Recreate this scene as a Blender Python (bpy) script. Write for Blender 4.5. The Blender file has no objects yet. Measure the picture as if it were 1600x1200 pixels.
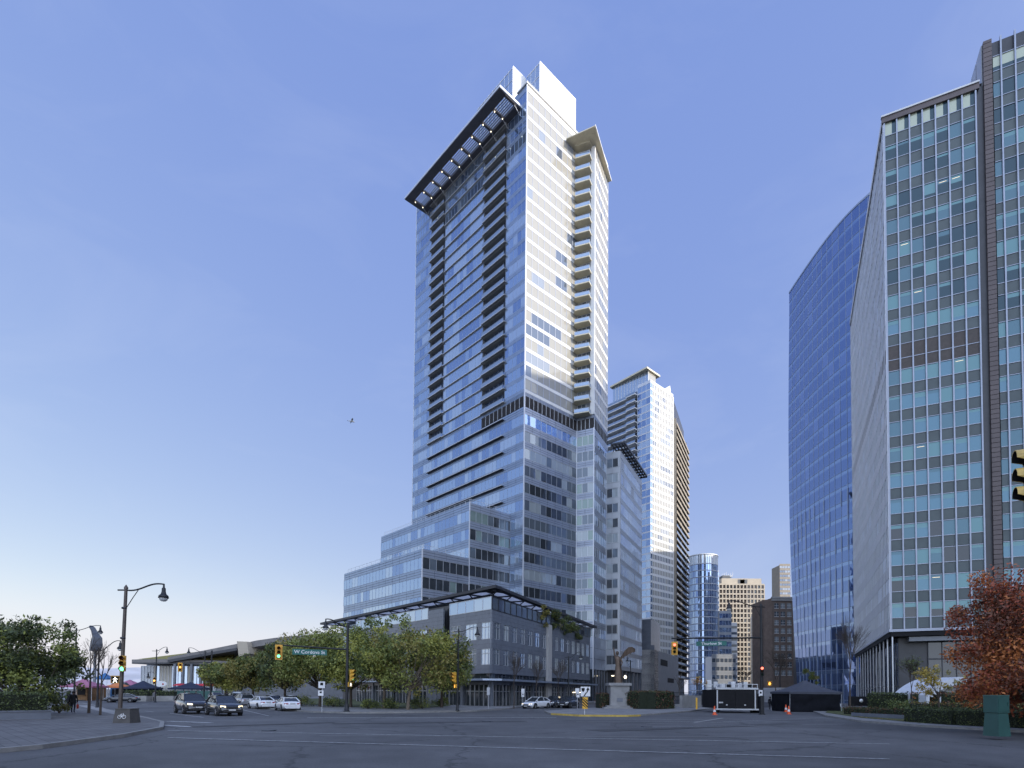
import bpy, bmesh, math, random
from mathutils import Vector, Matrix
R = math.radians
random.seed(7)
SC = bpy.context.scene
COL = SC.collection

# ------------------------------------------------------------------ camera
FPX, CX, CY0 = 890.0, 800.0, 1051.0          # focal length and principal point in photo pixels
PITCH, ROLL, EYE = R(2.0), R(0.5), 2.1
_f = Vector((0, math.cos(PITCH), math.sin(PITCH)))
_u0 = Vector((0, -math.sin(PITCH), math.cos(PITCH)))
_r0 = Vector((1, 0, 0))
_r = _r0*math.cos(ROLL) + _u0*math.sin(ROLL)
_u = _u0*math.cos(ROLL) - _r0*math.sin(ROLL)
CAM = Vector((0, 0, EYE))

def ray(px, py):
    return _f + _r*((px-CX)/FPX) + _u*((CY0-py)/FPX)
def at(px, py, Y):                             # the point at ground distance Y seen there
    d = ray(px, py); return CAM + d*(Y/d.y)
def gp(px, py, z=0.0):                         # the point at height z seen there
    d = ray(px, py); return CAM + d*((z-EYE)/d.z)
def along(P, d, z, px):                        # how far along d from P a vertical line falls at column px
    q = (px-CX)/FPX
    a = Vector((P[0], P[1], z)) - CAM; b = Vector((d[0], d[1], 0))
    return (q*a.dot(_f) - a.dot(_r))/(b.dot(_r) - q*b.dot(_f))
def zfor(P, py):                               # height at plan point P that falls on row py
    q = (CY0-py)/FPX
    a = Vector((P[0], P[1], 0)) - CAM; k = Vector((0, 0, 1))
    return (q*a.dot(_f) - a.dot(_u))/(k.dot(_u) - q*k.dot(_f))
def V2(p): return Vector((p[0], p[1]))

cam = bpy.data.cameras.new('camera'); co = bpy.data.objects.new('camera', cam); COL.objects.link(co)
cam.sensor_width = 36; cam.lens = FPX/1600*36; cam.shift_y = (CY0-600)/1600
cam.clip_start = 0.2; cam.clip_end = 30000
m3 = Matrix((_r, _u, -_f)).transposed()
co.matrix_world = Matrix.Translation(CAM) @ m3.to_4x4()
SC.camera = co

# ------------------------------------------------------------------ materials
MATS = {}
def _new(name):
    m = bpy.data.materials.new(name); m.use_nodes = True
    nt = m.node_tree; b = nt.nodes['Principled BSDF']; MATS[name] = m
    return m, nt, b
def pm(name, col, rough=.6, metal=0, var=.12, scale=1.5, bump=0, bscale=20, spec=.5, emit=0, coat=0, stretch=None):
    m, nt, b = _new(name)
    c = (*col, 1)
    b.inputs['Base Color'].default_value = c; b.inputs['Roughness'].default_value = rough
    b.inputs['Metallic'].default_value = metal; b.inputs['Specular IOR Level'].default_value = spec
    b.inputs['Coat Weight'].default_value = coat; b.inputs['Coat Roughness'].default_value = .04
    tc = nt.nodes.new('ShaderNodeTexCoord'); src = tc.outputs['Object']
    if stretch:
        mp = nt.nodes.new('ShaderNodeMapping'); mp.inputs['Scale'].default_value = stretch
        nt.links.new(src, mp.inputs['Vector']); src = mp.outputs['Vector']
    if var:
        n = nt.nodes.new('ShaderNodeTexNoise'); n.inputs['Scale'].default_value = scale; n.inputs['Detail'].default_value = 5
        n.inputs['Roughness'].default_value = .62
        nt.links.new(src, n.inputs['Vector'])
        mr = nt.nodes.new('ShaderNodeMapRange'); mr.inputs[1].default_value = .3; mr.inputs[2].default_value = .7
        mr.inputs[3].default_value = 1-var; mr.inputs[4].default_value = 1+var
        nt.links.new(n.outputs['Fac'], mr.inputs[0])
        mx = nt.nodes.new('ShaderNodeVectorMath'); mx.operation = 'SCALE'; mx.inputs[0].default_value = col
        nt.links.new(mr.outputs[0], mx.inputs['Scale']); nt.links.new(mx.outputs['Vector'], b.inputs['Base Color'])
    if bump:
        n2 = nt.nodes.new('ShaderNodeTexNoise'); n2.inputs['Scale'].default_value = bscale; n2.inputs['Detail'].default_value = 4
        nt.links.new(src, n2.inputs['Vector'])
        bp = nt.nodes.new('ShaderNodeBump'); bp.inputs['Strength'].default_value = bump; bp.inputs['Distance'].default_value = .02
        nt.links.new(n2.outputs['Fac'], bp.inputs['Height']); nt.links.new(bp.outputs['Normal'], b.inputs['Normal'])
    if emit:
        b.inputs['Emission Color'].default_value = c; b.inputs['Emission Strength'].default_value = emit
    return m
def glass(name, col, metal=.5, rough=.03, wav=.02, ior=1.5):
    """coated facade glass: a mirror share tinted by the coating over a pale or dark inside, slightly wavy"""
    m, nt, b = _new(name)
    b.inputs['Base Color'].default_value = (*col, 1); b.inputs['Metallic'].default_value = metal
    b.inputs['Roughness'].default_value = rough; b.inputs['IOR'].default_value = ior
    if wav:
        tc = nt.nodes.new('ShaderNodeTexCoord'); n = nt.nodes.new('ShaderNodeTexNoise')
        n.inputs['Scale'].default_value = .55; n.inputs['Detail'].default_value = 1.5
        nt.links.new(tc.outputs['Object'], n.inputs['Vector'])
        bp = nt.nodes.new('ShaderNodeBump'); bp.inputs['Strength'].default_value = wav; bp.inputs['Distance'].default_value = .5
        nt.links.new(n.outputs['Fac'], bp.inputs['Height']); nt.links.new(bp.outputs['Normal'], b.inputs['Normal'])
    return m

# ------------------------------------------------------------------ mesh building
WORG = {}                                       # world origin of every parent
class Fr:
    """a vertical plane: u along d from P, z up, w outward (towards the side that faces the camera)"""
    def __init__(s, P, d, n=None):
        s.P = V2(P); s.d = V2(d).normalized()
        k = Vector((-s.d.y, s.d.x))
        s.n = V2(n).normalized() if n is not None else (k if k.dot(-s.P) > 0 else -k)
    def pt(s, u, z, w=0):
        p = s.P + s.d*u + s.n*w; return (p.x, p.y, z)
class MB:
    def __init__(s): s.v = []; s.f = []; s.m = []; s.sm = []
    def face(s, pts, mi=0, smooth=False):
        i = len(s.v); s.v += [tuple(p) for p in pts]; s.f.append(tuple(range(i, i+len(pts)))); s.m.append(mi); s.sm.append(smooth)
    def raw(s, vs, fs, mi=0, smooth=False):
        i = len(s.v); s.v += [tuple(p) for p in vs]
        for f in fs: s.f.append(tuple(j+i for j in f)); s.m.append(mi); s.sm.append(smooth)
    def box8(s, p, mi=0):                       # p: 8 points, bottom ring then top ring
        s.raw(p, [(3,2,1,0),(4,5,6,7),(0,1,5,4),(1,2,6,5),(2,3,7,6),(3,0,4,7)], mi)
    def box(s, x0, x1, y0, y1, z0, z1, mi=0):
        s.box8([(x0,y0,z0),(x1,y0,z0),(x1,y1,z0),(x0,y1,z0),(x0,y0,z1),(x1,y0,z1),(x1,y1,z1),(x0,y1,z1)], mi)
    def fbox(s, F, u0, u1, z0, z1, w0, w1, mi=0):
        s.box8([F.pt(u0,z0,w0),F.pt(u1,z0,w0),F.pt(u1,z0,w1),F.pt(u0,z0,w1),F.pt(u0,z1,w0),F.pt(u1,z1,w0),F.pt(u1,z1,w1),F.pt(u0,z1,w1)], mi)
    def fquad(s, F, u0, u1, z0, z1, w=0, mi=0, tilt=0, rng=random):
        a = [rng.uniform(-tilt, tilt) for _ in range(3)] if tilt else (0,0,0)
        s.face([F.pt(u0,z0,w+a[0]),F.pt(u1,z0,w+a[1]),F.pt(u1,z1,w+a[2]),F.pt(u0,z1,w+a[0]+a[2]-a[1])], mi)
    def prism(s, poly, z0, z1, mi=0, mtop=None):
        n = len(poly); ar = sum(poly[i][0]*poly[(i+1)%n][1]-poly[(i+1)%n][0]*poly[i][1] for i in range(n))
        if ar < 0: poly = poly[::-1]
        b = [(p[0],p[1],z0) for p in poly]; t = [(p[0],p[1],z1) for p in poly]
        s.face(t, mi if mtop is None else mtop); s.face(b[::-1], mi)
        for i in range(n):
            j = (i+1)%n; s.face([b[i], b[j], t[j], t[i]], mi)
    def tube(s, pts, rad, sides=8, mi=0, caps=True, smooth=True):
        pts = [Vector(p) for p in pts]; n = len(pts)
        if not hasattr(rad, '__len__'): rad = [rad]*n
        vs = []; fs = []; ref = None
        for i, p in enumerate(pts):
            t = (pts[min(i+1,n-1)]-pts[max(i-1,0)]).normalized()
            if ref is None: ref = Vector((0,0,1)) if abs(t.z) < .9 else Vector((1,0,0))
            a = t.cross(ref)
            if a.length < 1e-4: a = t.cross(Vector((0,1,0)))
            a.normalize(); b = a.cross(t).normalized(); ref = b
            for k in range(sides):
                an = 2*math.pi*k/sides; vs.append(p + (a*math.cos(an)+b*math.sin(an))*rad[i])
        for i in range(n-1):
            for k in range(sides):
                l = (k+1)%sides; fs.append((i*sides+k, i*sides+l, (i+1)*sides+l, (i+1)*sides+k))
        s.raw(vs, fs, mi, smooth)
        if caps:
            s.face(vs[:sides][::-1], mi); s.face(vs[-sides:], mi)
    def lathe(s, c, prof, sides=16, mi=0, axis=None, smooth=True):   # prof: (radius, height) along axis
        c = Vector(c); ax = Vector(axis or (0,0,1)).normalized()
        a = ax.orthogonal().normalized(); b = ax.cross(a)
        vs = []; fs = []
        for r, h in prof:
            for k in range(sides):
                an = 2*math.pi*k/sides; vs.append(c+ax*h+(a*math.cos(an)+b*math.sin(an))*r)
        for i in range(len(prof)-1):
            for k in range(sides):
                l = (k+1)%sides; fs.append((i*sides+k,i*sides+l,(i+1)*sides+l,(i+1)*sides+k))
        s.raw(vs, fs, mi, smooth)
        if prof[0][0] > 1e-3: s.face(vs[:sides][::-1], mi)
        if prof[-1][0] > 1e-3: s.face(vs[-sides:], mi)
    def build(s, name, mats, parent=None, world=True, subd=0):
        me = bpy.data.meshes.new(name)
        off = WORG.get(parent.name, Vector((0,0,0))) if (parent is not None and world) else Vector((0,0,0))
        vs = [(p[0]-off.x, p[1]-off.y, p[2]-off.z) for p in s.v] if off.length else s.v
        me.from_pydata(vs, [], s.f)
        if not isinstance(mats, (list, tuple)): mats = [mats]
        for m in mats: me.materials.append(m if not isinstance(m, str) else MATS[m])
        me.polygons.foreach_set('material_index', s.m); me.polygons.foreach_set('use_smooth', s.sm); me.update()
        o = bpy.data.objects.new(name, me); COL.objects.link(o)
        if parent is not None: o.parent = parent
        WORG[o.name] = off if parent is not None else Vector((0,0,0))
        if subd:
            md = o.modifiers.new('s', 'SUBSURF'); md.levels = subd; md.render_levels = subd
        return o
def tag(o, label=None, cat=None, group=None, kind=None):
    if label: o['label'] = label
    if cat: o['category'] = cat
    if group: o['group'] = group
    if kind: o['kind'] = kind
    return o
def thing(name, label, cat, loc=(0,0,0), rotz=0, group=None):
    o = bpy.data.objects.new(name, None); COL.objects.link(o)
    o.location = loc; o.rotation_euler = (0,0,rotz); o.empty_display_size = .3
    WORG[o.name] = Vector(loc)
    return tag(o, label, cat, group)
def copy_tree(o, parent=None):
    c = o.copy(); COL.objects.link(c)
    if parent is not None: c.parent = parent
    for ch in list(o.children): copy_tree(ch, c)
    return c
def dup(o, loc, rotz=0, label=None, group=None, scale=None):
    c = copy_tree(o); c.location = loc; c.rotation_euler = (0,0,rotz)
    if scale: c.scale = (scale,)*3
    if label: c['label'] = label
    if group: c['group'] = group
    return c
def text_mesh(txt, size):
    cu = bpy.data.curves.new('lettering', 'FONT'); cu.body = txt; cu.size = size; cu.align_x = 'CENTER'; cu.align_y = 'CENTER'
    cu.extrude = .004; cu.offset = .004
    o = bpy.data.objects.new('lettering', cu); COL.objects.link(o)
    dg = bpy.context.evaluated_depsgraph_get(); me = bpy.data.meshes.new_from_object(o.evaluated_get(dg))
    bpy.data.objects.remove(o); return me
def add_mesh(name, me, mat, parent, M):
    me.transform(M); me.materials.clear(); me.materials.append(MATS[mat]); me.update()
    o = bpy.data.objects.new(name, me); COL.objects.link(o); o.parent = parent; return o

# ------------------------------------------------------------------ palette
pm('concrete', (.27,.265,.255), .85, var=.15, scale=.8, bump=.15, bscale=30)
pm('kerb', (.23,.225,.215), .85, var=.2, scale=2)
pm('yellow_kerb', (.44,.31,.07), .75, var=.3, scale=3)
pm('road_white', (.40,.40,.395), .8, var=.5, scale=5)
pm('roof_tan', (.21,.195,.185), .7, var=.15, scale=.3)
pm('brick_paving', (.17,.115,.095), .85, var=.3, scale=3)
pm('road_yellow', (.5,.34,.06), .8, var=.25, scale=4)
pm('grass', (.075,.085,.025), .9, var=.35, scale=3, bump=.5, bscale=40)
pm('hill', (.36,.38,.43), .95, var=.2, scale=.002)  # paler and bluer than the slope: distance haze painted in
pm('white_panel', (.70,.70,.69), .45, var=.05, scale=.3)
pm('pale_panel', (.42,.44,.47), .35, metal=.25, var=.08, scale=.35)
pm('alu', (.5,.52,.55), .35, metal=.6, var=.06, scale=.5)
pm('alu_light', (.66,.68,.72), .4, metal=.3, var=.05, scale=.5)
pm('mullion_blue', (.34,.40,.50), .35, metal=.5, var=.06)
pm('slab_metal', (.36,.39,.46), .4, metal=.35, var=.08, scale=.5)
pm('plinth_stone', (.26,.255,.25), .8, var=.2, scale=1.2)
pm('leaf_lime', (.29,.29,.055), .6, var=.25, scale=2)
pm('brown_louvre', (.085,.07,.062), .6, var=.2, scale=2)
pm('spandrel', (.32,.36,.44), .3, metal=.35, var=.10, scale=.25)
pm('spandrel_blue', (.30,.37,.49), .22, metal=.45, var=.08, scale=.25)
pm('slab', (.36,.355,.34), .8, var=.12, scale=.6)
pm('soffit_cream', (.62,.57,.43), .8, var=.08)
pm('dark_metal', (.045,.047,.055), .45, metal=.4, var=.12)
pm('black', (.012,.012,.014), .6, var=.15, spec=.2)
pm('louvre', (.035,.033,.036), .6, var=.2, scale=2)
pm('granite', (.145,.16,.19), .22, var=.14, scale=.9)
pm('granite_dark', (.05,.052,.06), .35, var=.2, scale=.7)
pm('beige', (.47,.41,.32), .8, var=.10, scale=.15)
pm('canopy_metal', (.15,.14,.145), .5, metal=.2, var=.1)
pm('brick', (.19,.145,.12), .9, var=.2, scale=.6)
pm('brown_stone', (.125,.098,.095), .5, var=.16, scale=.5)
pm('grey_spandrel', (.11,.135,.138), .6, var=.10, scale=.5)
pm('balcony_brown', (.29,.255,.205), .8, var=.12, scale=.4)
pm('pale_stone', (.42,.41,.40), .75, var=.12, scale=.7)
pm('bronze', (.12,.085,.062), .5, metal=.5, var=.3, scale=3)
pm('roof_grey', (.12,.125,.13), .7, var=.15)
glass('glass_sky', (.39,.50,.67), .8)
glass('glass_sky_dark', (.27,.37,.57), .8)
glass('glass_sky_pale', (.50,.59,.71), .7)
glass('glass_res', (.345,.335,.30), .10)
glass('glass_res_cool', (.30,.33,.37), .3)
glass('glass_dim', (.16,.19,.24), .45)
glass('glass_office', (.16,.19,.22), .40)
glass('glass_office_dark', (.045,.052,.06), .25, ior=1.7)
glass('glass_office_blind', (.36,.40,.42), .28)
glass('glass_deep', (.18,.255,.46), .82)
glass('glass_deep_pale', (.22,.30,.52), .8)
glass('glass_teal', (.15,.29,.31), .2)
glass('glass_teal_dark', (.04,.075,.095), .33)
glass('glass_teal_mid', (.10,.18,.22), .4)
glass('glass_sunlit_blind', (.48,.52,.40), .15)  # blind tone with sunshine painted in, for the topmost rows
glass('glass_green', (.24,.31,.29), .35)
glass('glass_black', (.02,.022,.026), .1, ior=1.7)
glass('glass_rail', (.30,.38,.50), .5)
glass('glass_sky_tint', (.12,.22,.28), .42)
glass('glass_beige', (.09,.07,.065), .2)
pm('leaf_dark', (.052,.070,.024), .6, var=.25, scale=2)
pm('leaf_mid', (.105,.135,.034), .6, var=.25, scale=2)
pm('leaf_light', (.20,.225,.05), .6, var=.25, scale=2)
pm('leaf_olive', (.22,.19,.045), .6, var=.25, scale=2)
pm('leaf_yellow', (.45,.33,.06), .6, var=.25, scale=2)
pm('leaf_red', (.31,.075,.032), .6, var=.3, scale=2)
pm('leaf_rust', (.48,.165,.045), .6, var=.3, scale=2)
pm('leaf_brown', (.14,.055,.028), .6, var=.3, scale=2)
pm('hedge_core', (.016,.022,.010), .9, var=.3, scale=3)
pm('bark', (.075,.058,.045), .9, var=.25, scale=6, bump=.4, bscale=40)
pm('bark_pale', (.17,.135,.10), .9, var=.25, scale=6, bump=.4, bscale=40)
pm('post_dark', (.022,.023,.026), .5, metal=.3, var=.15)
pm('post_bronze', (.085,.068,.058), .5, metal=.3, var=.2, scale=3)
pm('signal_yellow', (.62,.33,.035), .5, var=.1)
pm('signal_brass', (.55,.38,.11), .55, var=.2, scale=6)
pm('lens_off_red', (.05,.012,.01), .3, var=0)
pm('lens_off_amber', (.06,.035,.01), .3, var=0)
pm('lens_off_green', (.01,.04,.025), .3, var=0)
pm('lens_red', (1.,.16,.10), .4, var=0, emit=2.2)
pm('lens_amber', (1.,.45,.10), .4, var=0, emit=2.0)
pm('lens_green', (.16,1.,.45), .4, var=0, emit=1.8)
pm('walk_white', (1.,.95,.85), .4, var=0, emit=1.5)
pm('hand_orange', (1.,.40,.06), .4, var=0, emit=1.6)
pm('lamp_glass', (.6,.62,.62), .2, var=0)
pm('lamp_lit', (1.,.85,.6), .4, var=0, emit=2.5)
pm('ceiling_lamp', (1.,.8,.5), .5, var=0, emit=.7)
pm('base_stone', (.075,.07,.066), .8, var=.2, scale=3)
pm('lobby_warm', (.9,.6,.25), .6, var=.3, scale=1.5, emit=.35)
pm('sign_green', (.012,.12,.10), .5, var=.06)
pm('sign_white', (.72,.72,.72), .5, var=.05)
pm('sign_blue', (.03,.05,.22), .5, var=.1)
pm('sign_red', (.5,.03,.03), .5, var=.1)
pm('hazard_yellow', (.7,.38,.03), .5, var=.06)
pm('cone_orange', (.75,.11,.03), .6, var=.08)
pm('car_black', (.010,.011,.013), .25, var=0, coat=1)
pm('car_navy', (.016,.02,.03), .25, var=0, coat=1)
pm('car_white', (.72,.73,.75), .3, var=0, coat=1)
pm('car_silver', (.32,.33,.35), .3, metal=.4, var=0, coat=1)
glass('car_glass', (.03,.035,.04), .1, wav=0, ior=1.6)
pm('tyre', (.012,.012,.012), .85, var=.1)
pm('rim', (.28,.28,.3), .35, metal=.7, var=0)
pm('headlight', (.75,.76,.74), .15, var=0, spec=.8)
pm('headlight_on', (1.,.82,.5), .3, var=0, emit=1.1)
pm('taillight', (.28,.012,.012), .25, var=0)
pm('plastic', (.018,.018,.02), .6, var=.1)
pm('plate', (.5,.5,.5), .5, var=.1)
pm('skin', (.42,.24,.16), .6, var=.05)
pm('hair', (.03,.02,.015), .7, var=.1)
pm('cloth_black', (.012,.012,.015), .9, var=.2, scale=6)
pm('cloth_jeans', (.02,.025,.045), .9, var=.2, scale=6)
pm('cloth_grey', (.16,.16,.17), .9, var=.2, scale=6)
pm('bag_red', (.5,.05,.025), .7, var=.15)
pm('tent_black', (.012,.013,.017), .9, var=.25, scale=1.5, spec=.1)
pm('tent_navy', (.018,.024,.05), .8, var=.15)
pm('tent_grey', (.06,.065,.085), .8, var=.12)
pm('tent_white', (.62,.64,.68), .7, var=.06)
pm('tent_pink', (.36,.14,.22), .8, var=.12)
pm('tent_red', (.5,.035,.045), .8, var=.12)
pm('tent_orange', (.6,.2,.07), .8, var=.12)
pm('tent_blue', (.05,.16,.35), .8, var=.12)
pm('wood', (.26,.15,.07), .8, var=.25, scale=3)
pm('box_green', (.025,.08,.07), .5, var=.12)
pm('box_green_light', (.045,.115,.10), .5, var=.12)
pm('sculpture_metal', (.085,.095,.115), .5, metal=.3, var=.3, scale=2)

m, nt, b = _new('frosted')
tr = nt.nodes.new('ShaderNodeBsdfTranslucent'); tr.inputs['Color'].default_value = (.75,.76,.8,1); mxs = nt.nodes.new('ShaderNodeMixShader'); mxs.inputs[0].default_value = .75
b.inputs['Base Color'].default_value = (.6,.6,.62,1); nt.links.new(b.outputs[0], mxs.inputs[1]); nt.links.new(tr.outputs[0], mxs.inputs[2]); nt.links.new(mxs.outputs[0], nt.nodes['Material Output'].inputs['Surface'])

def asphalt():
    """worn asphalt: broad stains, fine grit, sealed cracks"""
    m, nt, b = _new('asphalt'); N = nt.nodes; Lk = nt.links.new; tc = N.new('ShaderNodeTexCoord'); b.inputs['Roughness'].default_value = .82
    def noise(sc, det, ro=.6): n = N.new('ShaderNodeTexNoise'); n.inputs['Scale'].default_value = sc; n.inputs['Detail'].default_value = det; n.inputs['Roughness'].default_value = ro; Lk(tc.outputs['Object'], n.inputs['Vector']); return n
    def mr(src, a, b_, c, d): r = N.new('ShaderNodeMapRange'); r.inputs[1].default_value = a; r.inputs[2].default_value = b_; r.inputs[3].default_value = c; r.inputs[4].default_value = d; Lk(src, r.inputs[0]); return r.outputs[0]
    def mul(x, y): q = N.new('ShaderNodeMath'); q.operation = 'MULTIPLY'; Lk(x, q.inputs[0]); Lk(y, q.inputs[1]); return q.outputs[0]
    big = noise(.09, 6); mid = noise(.7, 5, .7); fine = noise(14, 3, .8)
    k = mul(mul(mr(big.outputs['Fac'], .3, .7, .62, 1.38), mr(mid.outputs['Fac'], .3, .7, .82, 1.18)), mr(fine.outputs['Fac'], .3, .7, .75, 1.25))
    mp = N.new('ShaderNodeVectorMath'); mp.operation = 'MULTIPLY_ADD'; mp.inputs[1].default_value = (2.2,2.2,0); Lk(mid.outputs['Color'], mp.inputs[0]); Lk(tc.outputs['Object'], mp.inputs[2])
    vo = N.new('ShaderNodeTexVoronoi'); vo.feature = 'DISTANCE_TO_EDGE'; vo.inputs['Scale'].default_value = .11; Lk(mp.outputs['Vector'], vo.inputs['Vector'])
    k = mul(k, mr(vo.outputs['Distance'], .004, .010, .55, 1.0))
    v = N.new('ShaderNodeVectorMath'); v.operation = 'SCALE'; v.inputs[0].default_value = (.092,.091,.092); Lk(k, v.inputs['Scale']); Lk(v.outputs['Vector'], b.inputs['Base Color'])
    bp = N.new('ShaderNodeBump'); bp.inputs['Strength'].default_value = .3; bp.inputs['Distance'].default_value = .01; Lk(fine.outputs['Fac'], bp.inputs['Height']); Lk(bp.outputs['Normal'], b.inputs['Normal'])
asphalt()
def slabs(name, col, w, h, var=.18):
    """pavement slabs with dark joints"""
    m, nt, b = _new(name); N = nt.nodes; Lk = nt.links.new; tc = N.new('ShaderNodeTexCoord'); b.inputs['Roughness'].default_value = .85
    mp = N.new('ShaderNodeMapping'); mp.inputs['Rotation'].default_value = (0,0,.74); Lk(tc.outputs['Object'], mp.inputs['Vector'])
    br = N.new('ShaderNodeTexBrick'); br.inputs['Scale'].default_value = 1; br.inputs['Brick Width'].default_value = w; br.inputs['Row Height'].default_value = h; br.inputs['Mortar Size'].default_value = .02; br.offset = 0
    for i, f in (('Color1', 1.08), ('Color2', .88), ('Mortar', .5)): br.inputs[i].default_value = (col[0]*f, col[1]*f, col[2]*f, 1)
    Lk(mp.outputs['Vector'], br.inputs['Vector']); n = N.new('ShaderNodeTexNoise'); n.inputs['Scale'].default_value = .8; n.inputs['Detail'].default_value = 6; Lk(tc.outputs['Object'], n.inputs['Vector'])
    r = N.new('ShaderNodeMapRange'); r.inputs[1].default_value = .3; r.inputs[2].default_value = .7; r.inputs[3].default_value = 1-var; r.inputs[4].default_value = 1+var; Lk(n.outputs['Fac'], r.inputs[0])
    v = N.new('ShaderNodeVectorMath'); v.operation = 'SCALE'; Lk(br.outputs['Color'], v.inputs[0]); Lk(r.outputs[0], v.inputs['Scale']); Lk(v.outputs['Vector'], b.inputs['Base Color'])
slabs('paving', (.22,.215,.21), 1.5, 1.5); slabs('dark_paving', (.13,.126,.125), .9, .45, .25)
pm('asphalt_patch', (.062,.061,.062), .85, var=.2, scale=1.5, bump=.2, bscale=50)
# ================================================================== building helpers
def band(parent, F, u0, u1, z0, z1, pane, gl, mull, rng, name='window_band', mw=.07, md=.07, tilt=.012, w=0.0, frame=True, run=.45, transom=None):
    """one storey of glazing on one face: panes, mullions between them, a frame line above and below"""
    mb = MB(); n = max(1, round((u1-u0)/pane)); p = (u1-u0)/n; g = 0
    for i in range(n):
        if rng.random() > run or i == 0: g = rng.choices(range(len(gl)), [x[1] for x in gl])[0]
        a = u0+i*p
        mb.fquad(F, a, a+p, z0, z1, w, g, tilt, rng)
    mi = len(gl)
    for i in range(n+1):
        a = u0+i*p; mb.fbox(F, a-mw/2, a+mw/2, z0, z1, w-.04, w+md, mi)
    if frame:
        mb.fbox(F, u0, u1, z0-.05, z0+.04, w-.04, w+md*.8, mi); mb.fbox(F, u0, u1, z1-.04, z1+.05, w-.04, w+md*.8, mi)
    if transom: mb.fbox(F, u0, u1, z0+transom, z0+transom+.05, w-.04, w+md*.6, mi)
    return mb.build(name, [x[0] for x in gl]+[mull], parent)
def cladding(parent, F, u0, u1, gaps, *a, **k):
    """wall panels between the window bands; each storey its own part unless the thing is the big tower"""
    if parent is T or len(gaps) == 1: return cladding_mesh(parent, F, u0, u1, gaps, *a, **k)
    for g in gaps: cladding_mesh(parent, F, u0, u1, [g], *a, **k)
def cladding_mesh(parent, F, u0, u1, gaps, mat, pane=2.8, strips=3, name='spandrel_cladding', w=.03, joint=.05, back='dark_metal'):
    mb = MB(); n = max(1, round((u1-u0)/pane)); p = (u1-u0)/n
    for z0, z1 in gaps:
        mb.fquad(F, u0, u1, z0, z1, w-.06, 1)
        h = (z1-z0)/strips
        for i in range(n):
            for k in range(strips):
                mb.fbox(F, u0+i*p+joint*.4, u0+(i+1)*p-joint*.4, z0+k*h+joint/2, z0+(k+1)*h-joint/2, w-.05, w, 0)
    return mb.build(name, [mat, back], parent)
def rail(parent, F, u0, u1, z, w, mat='alu_light', h=1.05, name='roof_railing', step=2.0):
    mb = MB(); n = max(1, round((u1-u0)/step))
    for i in range(n+1):
        u = u0+(u1-u0)*i/n; mb.fbox(F, u-.025, u+.025, z, z+h, w-.025, w+.025)
    mb.fbox(F, u0, u1, z+h, z+h+.05, w-.03, w+.03); mb.fbox(F, u0, u1, z+h*.5, z+h*.5+.03, w-.015, w+.015)
    return mb.build(name, mat, parent)

aS = R(47.6); dS = Vector((math.sin(aS), math.cos(aS))); dL = Vector((-dS.y, dS.x))
aT = R(26.1); dT = Vector((math.sin(aT), math.cos(aT))); dF = Vector((dT.y, -dT.x))
SKYG = [('glass_sky', 5), ('glass_sky_dark', 3), ('glass_sky_pale', 2)]
OFFG = [('glass_office', 3), ('glass_office_dark', 4), ('glass_office_blind', 2), ('glass_dim', 3)]

# ================================================================== the tall glass tower
rng = random.Random(11)
A = V2(at(819.5, 620, 130)); lenS = along(A, dS, 60, 901)
B = A + dS*lenS
tBC = along(B, dF, 60, 928); Cc = B + dF*tBC
lenL = along(A, dL, 80, 646); EL = A + dL*lenL
T = thing('glass_tower', 'tallest glass tower in the centre, with louvred roof canopy, white penthouse and stepped lower storeys', 'tower', (A.x, A.y, 0))
FS = Fr(A, dS); FL = Fr(A, dL); FB = Fr(B, dF); FE = Fr(Cc, dT, (-dF.x*-1, -dF.y*-1) if False else None)
FE = Fr(Cc, dT, (dF.x, dF.y))
lenE = 11.0
zr0 = zfor(A, 612); zr1 = zfor(A, 141); NR = 22; fh = (zr1-zr0)/NR
zpar = zfor(A, 131)
zl1 = zfor(A, 618); zl0 = zfor(A, 634.2)
zot = zfor(A, 645.6); OH = 4.03; OW = 2.45
D1, D2, D3, D4 = 7.0, 15.6, 32.5, 39.3
# core
mb = MB()
ins = 2.2
Ai = A + dS*ins + dL*.2; Bi = B + dL*.2 - dF*.0 + dT*.2; Ci = Cc + dT*.2 - dF*.2
mb.prism([A+dS*.15+dL*.15, B+dL*.15+dT*.2, Ci, Cc+dT*11.5-dF*.2, Cc+dT*11.5+dL*30, EL+dS*14, EL+dS*.15], 0, zl1, 0, 1)
mb.prism([Ai, B+dL*.2+dT*.3, Ci+dT*.3, Cc+dT*11.5-dF*.2, Cc+dT*11.5+dL*30, EL+dS*14, EL+dS*ins], zl1, zr1+.6, 0, 1)
mb.build('core', ['granite_dark', 'roof_grey'], T)
# residential storeys
RG = [('glass_res', 12), ('glass_res_cool', .5), ('glass_dim', .5)]
LG = [('glass_sky', 5), ('glass_sky_dark', 2.6), ('glass_sky_pale', 2.4)]
wz0, wz1 = .78, fh-.04
for k in range(NR):
    z = zr0 + k*fh
    band(T, FS, 0.05, lenS, z+wz0, z+wz1, 2.05, RG, 'slab_metal', rng, 'residential_window_band', .13, .05, .006, run=.45)
    if k < NR:
        band(T, FL, 0.05, D1, z+wz0, z+wz1, 1.4, LG, 'mullion_blue', rng, 'residential_window_band.001', .06, .05)
    band(T, FL, D2, D3, z+.25, z+fh-.3, 1.41, LG, 'mullion_blue', rng, 'middle_window_band', .06, .05, w=0)
    band(T, FL, D4, lenL, z+wz0, z+wz1, 1.44, LG, 'mullion_blue', rng, 'end_window_band', .06, .05)
    band(T, FE, 0.3, lenE+.5, z+wz0, z+wz1, 1.4, RG+[('glass_res_cool', 3)], 'white_panel', rng, 'side_window_band', .09, .06, run=.3)
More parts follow.
